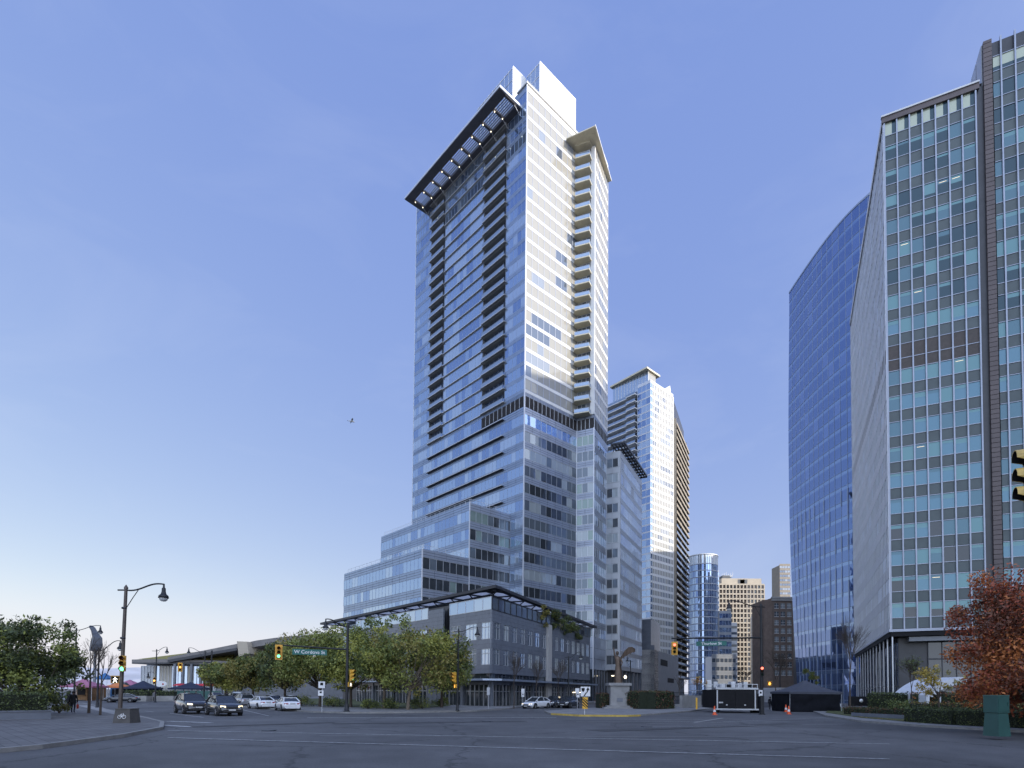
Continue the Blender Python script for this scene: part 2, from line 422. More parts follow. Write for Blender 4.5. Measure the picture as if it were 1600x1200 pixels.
cladding(T, FS, 0, lenS, [(zr0+k*fh+.0, zr0+k*fh+wz0-.05) for k in range(NR)]+[(zr1-.0, zpar)], 'white_panel', 2.84, 1, joint=.04)
for F_, a, b_, mt in ((FL, 0, D1, 'spandrel_blue'), (FL, D4, lenL, 'spandrel_blue'), (FE, .3, lenE+.5, 'white_panel')):
    cladding(T, F_, a, b_, [(zr0+k*fh, zr0+k*fh+wz0-.05) for k in range(NR)]+[(zr1, zpar)], mt, 2.8, 1, joint=.04)
cladding(T, FL, D2, D3, [(zr0+k*fh-.25, zr0+k*fh+.2) for k in range(1, NR)]+[(zr1-.25, zpar)], 'mullion_blue', 3, 1, joint=.03)
cladding(T, FL, D1, D2, [(zr1-.3, zpar)], 'spandrel', 3, 1); cladding(T, FL, D3, D4, [(zr1-.3, zpar)], 'spandrel', 3, 1)
# corner post
mb = MB(); mb.fbox(FS, -.12, .12, 8, zpar, -.1, .14); mb.fbox(FL, lenL-.12, lenL+.1, 44, zpar, -2.2, .08); mb.build('corner_post', 'alu_light', T)
mb = MB()
for u in (D1, D2, D3, D4): mb.fbox(FL, u-.1, u+.1, zr0, zr1, -2.1, .02)
mb.build('recess_wall', 'granite', T)
# storey ledges and recessed balconies of the left face
for k in range(NR):
    z = zr0 + k*fh
    mb = MB(); 
    for a_, b2_, dd_ in ((D1-.3, D2, .6), (D2, D3, .28), (D3, D4+.2, .6)): mb.fbox(FL, a_, b2_, z-.1, z+.05, .04, dd_, 0); mb.fbox(FL, a_, b2_, z-.02, z+.1, dd_, dd_+.08, 1)
    mb.build('storey_ledge', ['slab', 'alu_light'], T)
    for (a, b_) in ((D1, D2), (D3, D4)):
        mb = MB(); mb.fbox(FL, a+.1, b_-.1, z-.2, z+.05, -2.1, .04, 0); mb.fquad(FL, a+.1, b_-.1, z+.05, z+fh-.2, -.95, 1)
        n = 5
        for i in range(n+1): 
            u = a+.12+(b_-a-.24)*i/n; mb.fbox(FL, u-.04, u+.04, z+.05, z+fh-.2, -1.0, -.87, 2)
        bal = mb.build('recessed_balcony', ['slab', 'glass_sky_dark', 'mullion_blue'], T)
        mb = MB(); mb.fquad(FL, a+.1, b_-.1, z+.14, z+1.0, .60, 0)
        mb.fbox(FL, a+.1, b_-.1, z+1.0, z+1.05, .57, .63, 1)
        for i in range(7):
            u = a+.12+(b_-a-.24)*i/6; mb.fbox(FL, u-.02, u+.02, z+.1, z+1.0, .57, .6, 1)
        mb.build('balustrade', ['glass_rail', 'alu'], bal)
# balconies of the notch between the two right faces
for k in range(NR):
    z = zr0 + k*fh - (.0)
    mb = MB(); 
    pl = [FB.pt(-.6, 0, 0), FB.pt(tBC-.75, 0, 0), FB.pt(tBC-.75, 0, 2.0), FB.pt(.1, 0, 2.4), FB.pt(-.6, 0, 1.0)]
    mb.prism(pl, z-.14, z+.14, 0)
    bal = mb.build('notch_balcony', ['soffit_cream'], T)
    mb = MB(); e = [FB.pt(-.5, 0, 1.0), FB.pt(.12, 0, 2.34), FB.pt(tBC-.8, 0, 1.94), FB.pt(tBC-.8, 0, .1)]
    for i in range(3):
        p, q = Vector(e[i]), Vector(e[i+1])
        mb.face([(p.x,p.y,z+.2),(q.x,q.y,z+.2),(q.x,q.y,z+1.0),(p.x,p.y,z+1.0)], 0)
        mb.tube([(p.x,p.y,z+1.05),(q.x,q.y,z+1.05)], .035, 5, 1); mb.tube([(p.x,p.y,z+.14),(p.x,p.y,z+1.05)], .035, 5, 1)
    mb.build('balustrade', ['glass_rail', 'alu'], bal)
    band(T, FB, .1, tBC-1.0, z+.2, z+fh-.2, 1.2, [('glass_office', 2), ('glass_dim', 2), ('glass_res_cool', 2)], 'alu_light', rng, 'balcony_door_band', .1, .06, w=-.02)
cladding(T, FB, 0, tBC, [(zr0+k*fh-.15, zr0+k*fh+.15) for k in range(1, NR)]+[(zr1-.15, zpar)], 'white_panel', 3, 1)
mb = MB(); mb.fbox(FB, tBC-.95, tBC-.05, zr0, zpar, -.2, .25, 0); mb.fbox(FE, -.2, .32, zr0, zpar, -.3, .1, 0); mb.build('corner_pier', ['white_panel'], T)
# louvre storey
def louvres(F, u0, u1, p):
    n = round((u1-u0)/p); w = (u1-u0)/n
    for i in range(n):
        mb = MB(); a = u0+i*w
        mb.fquad(F, a+.04, a+w-.04, zl0, zl1, -.02, 0)
        for j in range(9):
            z = zl0+.05+(zl1-zl0-.1)*j/9; mb.fbox(F, a+.04, a+w-.04, z, z+.09, -.02, .06, 0)
        mb.fbox(F, a-.07, a+.07, zl0, zl1, -.05, .1, 1)
        mb.build('louvre_panel', ['louvre', 'pale_panel'], T)
louvres(FL, .1, 15.6, 1.55); louvres(FS, .15, lenS, 1.36); louvres(FB, .1, tBC-.1, 1.2); louvres(FE, .2, lenE+.5, 1.25)
band(T, FL, 15.7, lenL, zl0-.1, zl1+.1, 1.41, LG, 'mullion_blue', rng, 'office_window_band', .06, .05)
# office storeys
tops = [zot-OH*k for k in range(13)]
for i, zt in enumerate(tops):
    l0 = 0.05
    band(T, FL, l0, lenL, zt-OW, zt, 1.41, LG, 'mullion_blue', rng, 'office_window_band', .06, .05)
    gS = [('glass_sky', 4), ('glass_sky_pale', 3)] if i == 0 else OFFG
    band(T, FS, .05, lenS, zt-OW, zt, 1.8, gS, 'alu', rng, 'front_office_window_band', .08, .06, tilt=.03)
    band(T, FB, .0, tBC, zt-OW, zt, 1.5, [('glass_green', 3), ('glass_office', 2), ('glass_office_blind', 2)], 'alu_light', rng, 'notch_window_band', .1, .07, tilt=.03)
    band(T, FE, .05, lenE+.8, zt-OW, zt, 1.4, SKYG+[('glass_dim', 3)], 'alu', rng, 'side_office_window_band', .08, .06)
    if i < 6:
        mb = MB(); mb.fbox(FL, D1, D4, zt+.75, zt+.9, .03, .7, 0); mb.fbox(FL, D1, D4, zt+.86, zt+1.0, .7, .78, 1)
        mb.build('shade_ledge', ['dark_metal', 'alu_light'], T)
gaps = [(zot+.05, zl0-.05)]+[(tops[i+1]+.05, tops[i]-OW-.05) for i in range(len(tops)-1)]+[(8, tops[-1]-OW-.05)]
for F_, L_ in ((FL, lenL), (FS, lenS), (FB, tBC), (FE, lenE+.8)):
    cladding(T, F_, 0, L_, gaps+[(zl1+.05, zr0-.02)], 'spandrel_blue' if F_ is FL else 'spandrel', 2.82, 3, joint=.09)
mb = MB(); mb.fbox(FB, -.12, .12, 6, zl0, -.1, .12); mb.fbox(FB, tBC-.12, tBC+.12, 6, zl0, -.1, .14); mb.build('corner_trim', 'alu_light', T)
# stepped lower volumes
def volume(lstart, m, wend, ztop, nfl, px_left, P):
    """P: outer corner; runs along dL to px_left"""
    F1 = Fr(P, dL); F2 = Fr(P, dS); L1 = along(P, dL, ztop-8, px_left)
    mb = MB(); mb.prism([P+dS*.15+dL*.15, P+dS*wend, P+dS*wend+dL*(L1-.2), P+dL*(L1-.1)+dS*.15], 0, ztop-.25, 0, 1); mb.build('core', ['granite_dark', 'roof_grey'], T)
    for i in range(nfl):
        zt = ztop-1.72-OH*1.018*i
        if zt < 9: break
        band(T, F1, .05, L1, zt-2.4, zt, 1.5, LG, 'mullion_blue', rng, 'podium_window_band', .07, .05)
        g = [('glass_office_dark', 5), ('glass_office', 2), ('glass_green', 1.3), ('glass_office_blind', .7)] if i < 5 else OFFG
        band(T, F2, .05, wend, zt-2.4, zt, 1.75, g, 'alu', rng, 'podium_front_window_band', .1, .07, tilt=.03)
        for F_, L_ in ((F1, L1), (F2, wend)):
            hi = ztop if i == 0 else zt+1.018*OH-2.45
            cladding(T, F_, 0, L_, [(zt+.05, hi)], 'spandrel_blue' if F_ is F1 else 'spandrel', 3.0, 3, joint=.09)
    rail(T, F1, .5, L1-.5, ztop, -.7); rail(T, F2, .5, wend, ztop, -.7)
    mb = MB(); mb.fbox(F2, -.1, .1, 8, ztop, -.1, .1); mb.build('corner_trim', 'alu_light', T)
lm = along(A, dL, 40, 797); Mi = A + dL*lm
m1 = along(Mi, -dS, 43, 734); Mp = Mi - dS*m1
ztM = zfor(Mp, 785)
volume(0, 0, m1, ztM, 9, 595, Mp)
m2 = along(Mp, -dS, 31, 660); Np = Mp - dS*m2
ztN = zfor(Np, 857.3)
volume(0, 0, m2, ztN, 6, 537, Np)
# roof: parapet rail, canopy, penthouses, overhang on the right
mb = MB(); mb.fbox(FS, -.35, lenS, zpar-.1, zpar+.25, -.5, .35); mb.fbox(FL, .35, 3.2, zpar-.1, zpar+.25, -.5, .35); mb.build('parapet_cap', 'white_panel', T)
rail(T, FS, .2, lenS, zpar+.25, -.1, 'alu', .9)
zc = zfor(A+dL*42.4, 333.5)
mb = MB()
u0, u1 = 1.9, 42.6; w0, w1 = .05, 7.0
mb.fbox(FL, u0, u1, zc, zc+.5, w0, w0+1.5, 0); mb.fbox(FL, u0, u1, zc, zc+.5, w1-2.0, w1, 0)
mb.fbox(FL, u0-.12, u1+.1, zc+.1, zc+.62, w1, w1+.12, 1); mb.fbox(FL, u0-.3, u0, zc+.05, zc+.62, w0, w1, 1); mb.fbox(FL, u1-1.2, u1, zc+.002, zc+.5, w0+1.5, w1-2.0, 0)
NB = 9
for i in range(NB+1):
    u = u0+.3+(u1-u0-1.8)*i/NB; mb.fbox(FL, u-.28, u+.28, zc-.12, zc+.4, w0+1.5, w1-2.0, 0)
can = mb.build('roof_canopy', ['canopy_metal', 'alu_light'], T)
for j in range(7):
    w = w0+1.75+(w1-2.2-w0-1.75)*j/6
    mb = MB(); mb.fbox(FL, u0+.3, u1-1.2, zc+.05, zc+.3, w-.06, w+.06); mb.build('louvre_slat', 'canopy_metal', can)
for i in range(1, NB+1):
    u = u0+.3+(u1-u0-1.8)*i/NB
    for w in (w0+1.9, w0+4.4):
        mb = MB(); mb.lathe(FL.pt(u, zc-.2, w), [(.02, -.12), (.10, -.1), (.10, .06)], 8); mb.build('bright_dot', 'lamp_lit', can)  # small emissive dots below the canopy beams
mb = MB()
for i in range(NB+1):
    u = u0+.3+(u1-u0-1.8)*i/NB
    mb.tube([FL.pt(u, zc-.05, .05), FL.pt(u, zc-1.5, .05)], .1, 6); mb.tube([FL.pt(u, zc-1.5, .08), FL.pt(u, zc, 2.2)], .08, 6)
mb.build('canopy_bracket', 'alu', T)
zph = 0
def penthouse(l0, sP0, pxa, pxb, py, ll):
    O = A + dL*l0; s0 = along(O, dS, 150, pxa); P = O + dS*s0; s1 = along(P, dS, 150, pxb)
    zt = zfor(P, py)
    mb = MB(); Fp = Fr(P, dS); Fq = Fr(P, dL)
    mb.prism([P, P+dS*s1, P+dS*s1+dL*ll, P+dL*ll], zpar-1, zt, 0)
    mb.fbox(Fp, 0, s1, zpar-1, zt+.25, .0, .12, 0); 
    o = mb.build('penthouse', ['white_panel'], T)
    g = MB(); n = max(1, round(ll/1.5)); nz = 4
    for i in range(n):
        for k in range(nz):
            za = zpar-.5+(zt-zpar+.2)*k/nz; zb = zpar-.5+(zt-zpar+.2)*(k+1)/nz
            g.fquad(Fq, ll*i/n, ll*(i+1)/n, za, zb, .06, 0, .01)
            g.fbox(Fq, ll*i/n, ll*(i+1)/n, zb-.12, zb, .05, .12, 1)
        g.fbox(Fq, ll*i/n-.05, ll*i/n+.05, zpar-.5, zt, .05, .13, 1)
    g.build('penthouse_glazing', ['glass_sky_pale', 'alu_light'], o)
penthouse(2.5, 0, 843, 899, 97, 4.6)
penthouse(7.2, 0, 801, 821, 104.5, 14)
# cream soffit overhang above the right face
zo = zc
u_out = along(Cc, dF, zo, 930) 
P1 = V2(at(930, 197, 1)); 
d1 = ray(930, 197); Pc = V2(CAM + d1*((zo-EYE)/d1.z)); d2 = ray(955, 283); Pd = V2(CAM + d2*((zo-EYE)/d2.z))
mb = MB(); mb.prism([Pc, Pd, Pd-dF*9, Pd-dF*14, Pc-dF*7.6], zo, zo+.25, 0)
mb.fbox(Fr(Pc, Pd-Pc, (dF.x, dF.y)), -.1, (Pd-Pc).length+.1, zo-.05, zo+.35, 0, .12, 1)
mb.build('roof_overhang', ['soffit_cream', 'white_panel'], T)
mb = MB(); q = Pc-dF*1.3+dT*2.0; mb.lathe((q.x, q.y, zpar-5), [(.45, 0), (.45, zo-zpar+5)], 14); mb.build('roof_column', 'soffit_cream', T)
# street storey of the tower
mb = MB(); mb.fquad(FS, 0, lenS, 0, 8, -.1, 0); mb.fquad(FB, 0, tBC, 0, 8, -.1, 0); mb.fquad(FE, 0, lenE+1, 0, 8, -.1, 0)
for F_, L_ in ((FS, lenS), (FB, tBC), (FE, lenE+1)):
    n = round(L_/2.4)
    for i in range(n+1): mb.fbox(F_, L_*i/n-.12, L_*i/n+.12, 0, 8, -.1, .12, 1)
mb.build('street_glazing', ['glass_office_dark', 'granite'], T)

# ================================================================== the office block behind it on the right
X = thing('office_block', 'pale panelled office block with a dark roof pergola, right behind the tallest glass tower', 'building')
Pf = V2(at(969, 800, 148)); F1 = Fr(Pf, -dF, (-dT.x, -dT.y)); F2 = Fr(Pf, dT, (dF.x, dF.y))
zt = zfor(Pf, 704); L2 = along(Pf, dT, 30, 1002.5); z0 = 8.2
mb = MB(); mb.prism([Pf-dF*.15+dT*.15, Pf-dF*12+dT*.15, Pf-dF*12+dT*L2, Pf-dF*.15+dT*L2], z0, zt, 0, 1)
mb.prism([Pf-dF*2.5+dT*2, Pf-dF*12+dT*2, Pf-dF*12+dT*L2, Pf-dF*2.5+dT*L2], 0, z0, 2)
mb.build('core', ['granite_dark', 'roof_grey', 'granite_dark'], X)
nf = 14; fhh = (zt-1.6-z0)/nf; gp_ = []
for k in range(nf):
    z = z0+.7+k*fhh
    band(X, F1, .55, 3.6, z+.75, z+3.1, 1.5, [('glass_office_dark', 4), ('glass_office', 2), ('glass_office_blind', 2)], 'alu', rng, 'front_window_band', .1, .05, run=.2)
    band(X, F2, .3, L2, z+.35, z+3.25, 1.2, SKYG+[('glass_dim', 1)], 'alu_light', rng, 'side_window_band', .1, .09)
    gp_.append((z+3.3, z+fhh+.3))
cladding(X, F2, 0, L2, gp_[:-1]+[(z0, z0+1.0), (gp_[-1][0], zt)], 'pale_panel', 2.4, 1)
cladding(X, F1, 0, 4.4, [(g[0]-.1, g[1]+.35) for g in gp_[:-1]]+[(z0, z0+1.4), (gp_[-1][0]-.1, zt)], 'pale_panel', 2.2, 1)
cladding(X, F1, 0, .5, [(z0, zt)], 'pale_panel', .5, 14, w=.05); cladding(X, F1, 3.65, 4.4, [(z0, zt)], 'pale_panel', .8, 14, w=.05)
zp = zt+1.6; Fp = Fr(Pf+dF*1.3, dT, (dF.x, dF.y)); mb = MB(); Lp = L2+1.5
for w in (-3.4, -2.5, -1.6, -.8): mb.fbox(Fp, -1, Lp, zp, zp+.3, w-.16, w+.16)
mb.fbox(Fp, -1, Lp, zp-.05, zp+.45, -.25, .1)
for i in range(13):
    u = -.9+(Lp+.8)*i/12; mb.fbox(Fp, u-.15, u+.15, zp-.2, zp+.25, -3.6, 0); mb.fbox(Fp, u-.1, u+.1, zt, zp, -3.6, -3.4)
mb.build('roof_pergola', 'dark_metal', X)
mb = MB()
for i in range(7):
    u = L2*i/6; mb.fbox(F2, u-.3, u+.3, 0, z0, -.9, -.3)
mb.build('street_column', 'granite', X)
mb = MB(); mb.fbox(F1, 1.2, 2.1, 6.6, 6.8, .0, .4); mb.build('entrance_lamp', 'lamp_lit', X)

# ================================================================== the second tower
G = V2(at(1016.5, 640, 250)); gS_ = along(G, dS, 80, 1052); gL1 = along(G, dL, 80, 996); gL2 = along(G, dL, 80, 941)
W = thing('residential_tower', 'slim white residential tower with a flat overhanging roof, behind the pale block with the pergola', 'tower', (G.x, G.y, 0))
HS = Fr(G, dS); HL = Fr(G, dL); H2 = G+dS*gS_; HE = Fr(H2, dT, (dF.x, dF.y)); gE = along(H2, dT, 80, 1073)
zt = zfor(G, 597); NF = 44; f2 = zt/NF
mb = MB(); mb.prism([G+dS*.15+dL*.15, H2+dL*.2, H2+dT*gE-dF*1.4, G+dL*gL2+dS*16, G+dL*gL2+dS*2, G+dL*gL1+dS*2, G+dL*gL1+dS*.15], 0, zt-.3, 0, 1); mb.build('core', ['granite_dark', 'roof_grey'], W)
WS = [('glass_res', 5), ('glass_res_cool', 1.5), ('glass_dim', .7)]
for k in range(6, NF):
    z = k*f2
    band(W, HS, 1.6, gS_, z+.9, z+f2-.12, 1.3, WS, 'white_panel', rng, 'front_window_band', .32, .12, run=.6)
    band(W, HL, .05, gL1, z+.35, z+f2-.2, 2.2, SKYG, 'alu_light', rng, 'corner_window_band', .12, .08)
    mb = MB(); mb.fquad(HS, 0.02, 1.6, z+.35, z+f2-.2, 0, 0, .01); mb.fbox(HS, 1.5, 1.7, z, z+f2, -.05, .1, 1); mb.build('corner_pane', ['glass_sky', 'alu_light'], W)
    if k > 18:
        mb = MB(); mb.fbox(HL, gL1+.1, gL2, z-.15, z+.2, -2, .9, 0); mb.fquad(HL, gL1+.1, gL2, z+.2, z+f2-.15, -1.9, 1)
        mb.fbox(HL, gL1+.1, gL1+5.2, z-.17, z+.22, .9, 1.9, 0)
        n = 8
        for i in range(n+1):
            u = gL1+.2+(gL2-gL1-.3)*i/n; mb.fbox(HL, u-.1, u+.1, z+.2, z+f2-.15, -1.95, -1.7, 2)
        bl = mb.build('balcony', ['white_panel', 'glass_dim', 'alu_light'], W)
        mb = MB(); mb.fquad(HL, gL1+5.3, gL2, z+.25, z+1.2, .85, 0); mb.fquad(HL, gL1+.1, gL1+5.2, z+.25, z+1.2, 1.85, 0); mb.build('balustrade', 'glass_rail', bl)
cladding(W, HS, 0, gS_, [(k*f2-.1, k*f2+.88) for k in range(6, NF)]+[(zt-.2, zt+1.2)], 'white_panel', 3, 1)
cladding(W, HL, 0, gL1, [(k*f2-.18, k*f2+.33) for k in range(6, NF)]+[(zt-.25, zt+1.2)], 'alu_light', 3, 1)
# right side: deep balconies
for k in range(3, NF-3):
    z = k*f2
    mb = MB(); mb.fbox(HE, 1.2, gE, z-.14, z+.16, -.6, 1.5, 0); mb.fquad(HE, 1.2, gE, z+.16, z+f2-.14, -.55, 1)
    for i in range(6):
        u = 1.3+(gE-1.6)*i/5; mb.fbox(HE, u-.14, u+.14, z+.16, z+f2-.14, -.6, 1.2 if i % 2 == 0 else -.4, 2)
    bl = mb.build('side_balcony', ['balcony_brown', 'glass_office_dark', 'balcony_brown'], W)
    mb = MB(); mb.fbox(HE, 1.2, gE, z+.16, z+1.15, 1.4, 1.46, 0); mb.build('balustrade', 'glass_rail' if k < 26 else 'balcony_brown', bl)
mb = MB(); mb.fbox(HE, -.1, 1.1, 0, zt, -.5, .1); mb.build('side_pier', 'white_panel', W)
# roof
d1 = ray(1011, 575); zr = zt+9; 
Ra = V2(CAM+d1*((zr-EYE)/d1.z)); d2 = ray(1031.5, 589); Rb = V2(CAM+d2*((zr-EYE)/d2.z)); d3 = ray(953, 606); Rc = V2(CAM+d3*((zr-EYE)/d3.z))
mb = MB(); mb.prism([Ra, Rb, Rb+(Rc-Ra), Rc], zr, zr+.8, 0); mb.build('roof_slab', 'soffit_cream', W)
mb = MB(); Pp = Ra+dL*1.0+dS*2.4; Fp = Fr(Pp, dL); lp = (Rc-Ra).length-2; Fp2 = Fr(Pp, dS); 
mb.prism([Pp+dS*.1+dL*.1, Pp+dS*6, Pp+dS*6+dL*lp, Pp+dL*lp+dS*.1], zt-.5, zr, 2)
n = 12
for i in range(n): mb.fquad(Fp, lp*i/n, lp*(i+1)/n, zt, zr, 0, 0, .01); mb.fbox(Fp, lp*i/n-.1, lp*i/n+.1, zt, zr, -.05, .12, 1)
mb.fquad(Fp2, 0, 6, zt, zr, 0, 3)
mb.build('penthouse_glazing', ['glass_sky_pale', 'alu_light', 'roof_grey', 'glass_res'], W)
mb = MB(); Q = H2-dS*1.0+dL*.5
mb.face([(*(Q-dS*6), zt+1.2), (*Q, zt+1.2), (*(Q-dS*.8), zt+4.8)], 0)
mb.prism([Q-dS*6+dL*.1, Q+dL*.1, Q+dL*3, Q-dS*6+dL*3], zt-.3, zt+1.25, 0); mb.build('roof_gable', 'white_panel', W)
# grey stone base beside it
K = thing('stone_annex', 'low grey stone annex with slot windows at the foot of the slim white tower', 'building')
P0 = V2(at(1001, 1040, 178)); F1 = Fr(P0, dF, (-dT.x, -dT.y)); l1 = along(P0, dF, 5, 1022.5); P1 = P0+dF*l1; F2 = Fr(P1, dT, (dF.x, dF.y)); l2 = along(P1, dT, 5, 1060)
mb = MB(); zt1 = zfor(P0, 968); zt2 = zfor(P1, 1008); h1 = along(P0, dF, 5, 1017)
mb.prism([P0, P0+dF*h1, P0+dF*h1+dT*14, P0+dT*14], 0, zt1, 0); mb.prism([P0+dF*h1, P1, P1+dT*6, P0+dF*h1+dT*6], 0, zfor(P1, 1008), 0)
mb.build('tower_wall', 'granite', K)
mb = MB(); zb = zfor(P1, 1015)
mb.box8([(*P1,0),(*(P1+dT*l2),0),(*(P1+dT*l2-dF*12),0),(*(P1-dF*4),0),(*P1,zb),(*(P1+dT*l2),zb),(*(P1+dT*l2-dF*12),zb),(*(P1-dF*4),zb)])
mb.build('wall', 'pale_stone', K)
for a, b_, za, zbb in ((.22, .5, .72, .85), (.5, .78, .38, .48)):
    mb = MB(); mb.fbox(F2, l2*a, l2*b_, zb*za, zb*zbb, -.1, .02); mb.build('slot_window', 'black', K)
# ================================================================== far street buildings
rng = random.Random(23)
# cylindrical tower
P = V2(at(1098.5, 1000, 330)); r = 22.3*330/FPX; zt = zfor(P, 886)
Z = thing('round_tower', 'blue mirror glass tower with a rounded front, beside the slim white tower', 'tower', (P.x, P.y, 0))
NS = 26; nfl = 20; fh_ = zt/nfl
mb = MB(); mb.lathe((P.x,P.y,0), [(r-.4, 0), (r-.4, zt), (.001, zt+.1)], 40); mb.build('core', 'granite_dark', Z)
def ring(z0, z1, rr, gl, mull, name, mw=.22):
    mb = MB(); g = 0
    for i in range(NS):
        a0 = math.pi+math.pi*1.1*i/NS-.15; a1 = math.pi+math.pi*1.1*(i+1)/NS-.15
        p0 = (P.x+rr*math.cos(a0), P.y+rr*math.sin(a0)); p1 = (P.x+rr*math.cos(a1), P.y+rr*math.sin(a1))
        g = rng.choices(range(len(gl)), [x[1] for x in gl])[0]; e = [rng.uniform(-.02,.02) for _ in range(2)]
        mb.face([(p0[0]+e[0],p0[1],z0),(p1[0],p1[1]+e[1],z0),(p1[0],p1[1],z1),(p0[0],p0[1],z1)], g)
        F = Fr(p0, (p1[0]-p0[0], p1[1]-p0[1])); mb.fbox(F, -mw/2, mw/2, z0, z1, -.05, .12, len(gl))
    return mb.build(name, [x[0] for x in gl]+[mull], Z)
for k in range(nfl):
    ring(k*fh_+.55, (k+1)*fh_, r, [('glass_sky', 3), ('glass_sky_dark', 4), ('glass_deep', 2)], 'mullion_blue', 'window_ring')
mb = MB()
for k in range(nfl+1): mb.lathe((P.x,P.y,0), [(r-.2, k*fh_), (r+.12, k*fh_), (r+.12, k*fh_+.5), (r-.2, k*fh_+.5)], 40)
mb.build('spandrel_ring', 'pale_panel', Z)
zc2 = zfor(P, 870)
ring(zt+.5, zc2, r, [('glass_sky_pale', 1)], 'white_panel', 'crown_screen', .5)
mb = MB(); mb.lathe((P.x,P.y,0), [(r-.3, zc2-.6), (r+.3, zc2-.6), (r+.3, zc2), (r-.3, zc2)], 40); mb.build('crown_rim', 'white_panel', Z)

def block(name, label, px0, px1, pyt, Y, depth, wall, gl, floors, pane, mull, ribbon=.55, side=None, mw=.2, roof=None, pxs=None, d=(1,0), md=.1):
    """a plain office block: front between two columns of the photo, ribbon windows storey by storey"""
    p0 = V2(at(px0, 1000, Y)); d = V2(d).normalized(); L = along(p0, d, 20, px1); zt = zfor(p0+d*L*.5, pyt)
    o = thing(name, label, 'building', (p0.x, p0.y, 0)); F = Fr(p0, d); dd = V2((-F.n.x, -F.n.y)); p1 = p0+d*L
    mb = MB(); mb.prism([p0-F.n*.12, p1-F.n*.12, p1+dd*depth, p0+dd*depth], 0, zt, 0); mb.build('wall', wall, o)
    h = zt/floors
    for k in range(1, floors):
        band(o, F, 0.02, L, k*h+h*(1-ribbon)*.6, k*h+h*((1-ribbon)*.6+ribbon), pane, gl, mull, rng, 'window_band', mw, md, run=.3)
    mb = MB()
    for k in range(floors+1): mb.fbox(F, 0, L, k*h-h*(1-ribbon)*.4, k*h+h*(1-ribbon)*.58, -.1, .06, 0)
    mb.build('spandrel_cladding', side or wall, o)
    return o, F, L, zt, h
# pale tower behind the round one
o, F, L, zt, h = block('pale_tower', 'tall pale tower half hidden behind the round mirror glass tower', 1112, 1124, 893, 400, 26, 'pale_panel', [('glass_sky', 2), ('glass_dim', 2)], 26, 2.2, 'pale_panel', .5)
# beige hotel
p0 = V2(at(1124, 1000, 420)); L = along(p0, (1,0), 30, 1195); zt = zfor(p0+V2((L*.5,0)), 913)
H = thing('beige_hotel', 'sunlit beige hotel block with a dense grid of dark windows, down the street', 'building', (p0.x, p0.y, 0))
F = Fr(p0, (1,0)); NC, NRW = 13, 22; cw = L/NC; rh = (zt-5)/NRW
mb = MB(); mb.box(p0.x, p0.x+L, p0.y+.9, p0.y+22, 0, zt, 0); mb.build('wall', 'beige', H)
mb = MB()
for i in range(NC+1): mb.fbox(F, i*cw-.36, i*cw+.36, 0, zt, -.95, .05)
mb.build('pier', 'beige', H)
mb = MB()
for k in range(NRW+1): mb.fbox(F, 0.02, L-.02, 5+k*rh-.55, 5+k*rh+.55, -.95, 0)
mb.fbox(F, .02, L-.02, 0, 4.3, -.95, -.02); mb.build('spandrel', 'beige', H)
cnt = 0; rest = MB()
for k in range(NRW-1, -1, -1):
    for i in range(NC):
        a = i*cw+.36; b_ = (i+1)*cw-.36; za = 5+k*rh+.55; zb = 5+(k+1)*rh-.55
        m_ = MB() if cnt < 100 else rest
        mi = rng.choice([0,0,1])
        m_.fquad(F, a, b_, za, zb, -.75, mi, .01); m_.fbox(F, a, b_, za+(zb-za)*.45, za+(zb-za)*.5, -.76, -.66, 2)
        if cnt < 100: m_.build('window', ['glass_beige', 'glass_office_dark', 'beige'], H)
        cnt += 1
w = rest.build('lower_windows', ['glass_beige', 'glass_office_dark', 'beige'], H); w['kind'] = 'stuff'
mb = MB(); za = zt; zb = zfor(p0+V2((L*.5,12)), 907.5)
mb.box(p0.x+3, p0.x+L-.8, p0.y+3, p0.y+20, za, zb, 0)
for a, b_ in ((L*.45, L*.66), (L*.50, L*.6)): mb.fbox(F, a, b_, za+.6, zb-.8, -3.02, -2.9, 1)
mb.box(p0.x+4, p0.x+9.5, p0.y+4, p0.y+14, zb, zb+2.4, 1); mb.box(p0.x+5.5, p0.x+12, p0.y+5, p0.y+12, zb+1.6, zb+2.9, 2)
for i in range(6): mb.tube([(p0.x+4+i*1.6, p0.y+5, zb+2), (p0.x+4+i*1.6, p0.y+5, zb+4+(i%3)*.6)], .12, 5, 2)
mb.build('rooftop_plant', ['beige', 'roof_grey', 'pale_panel'], H)
# low blue block and its sunlit side
o, F, L, zt, h = block('blue_office', 'small blue and white office block in front of the beige hotel', 1124, 1143, 957, 330, 12, 'white_panel', [('glass_sky', 3), ('glass_deep', 2), ('glass_sky_dark', 2)], 12, 1.7, 'mullion_blue', .62, side='pale_panel')
o2, F2, L2, zt2, h2 = block('stepped_white_block', 'low white stepped block with ribbon windows, left of the black trailer roof', 1112, 1150, 1026, 300, 10, 'white_panel', [('glass_sky', 3), ('glass_dim', 2)], 5, 2.0, 'white_panel', .5, side='pale_panel')
block('white_slab', 'narrow sunlit white slab between the small blue office and the beige hotel', 1142.5, 1152, 976, 345, 10, 'white_panel', [('glass_res', 2), ('glass_dim', 2)], 12, 2.4, 'white_panel', .42)
block('green_glass_block', 'green glass block standing at the right edge of the beige hotel', 1184, 1201, 961, 395, 12, 'pale_panel', [('glass_green', 3), ('glass_sky', 2)], 13, 1.8, 'alu_light', .66)
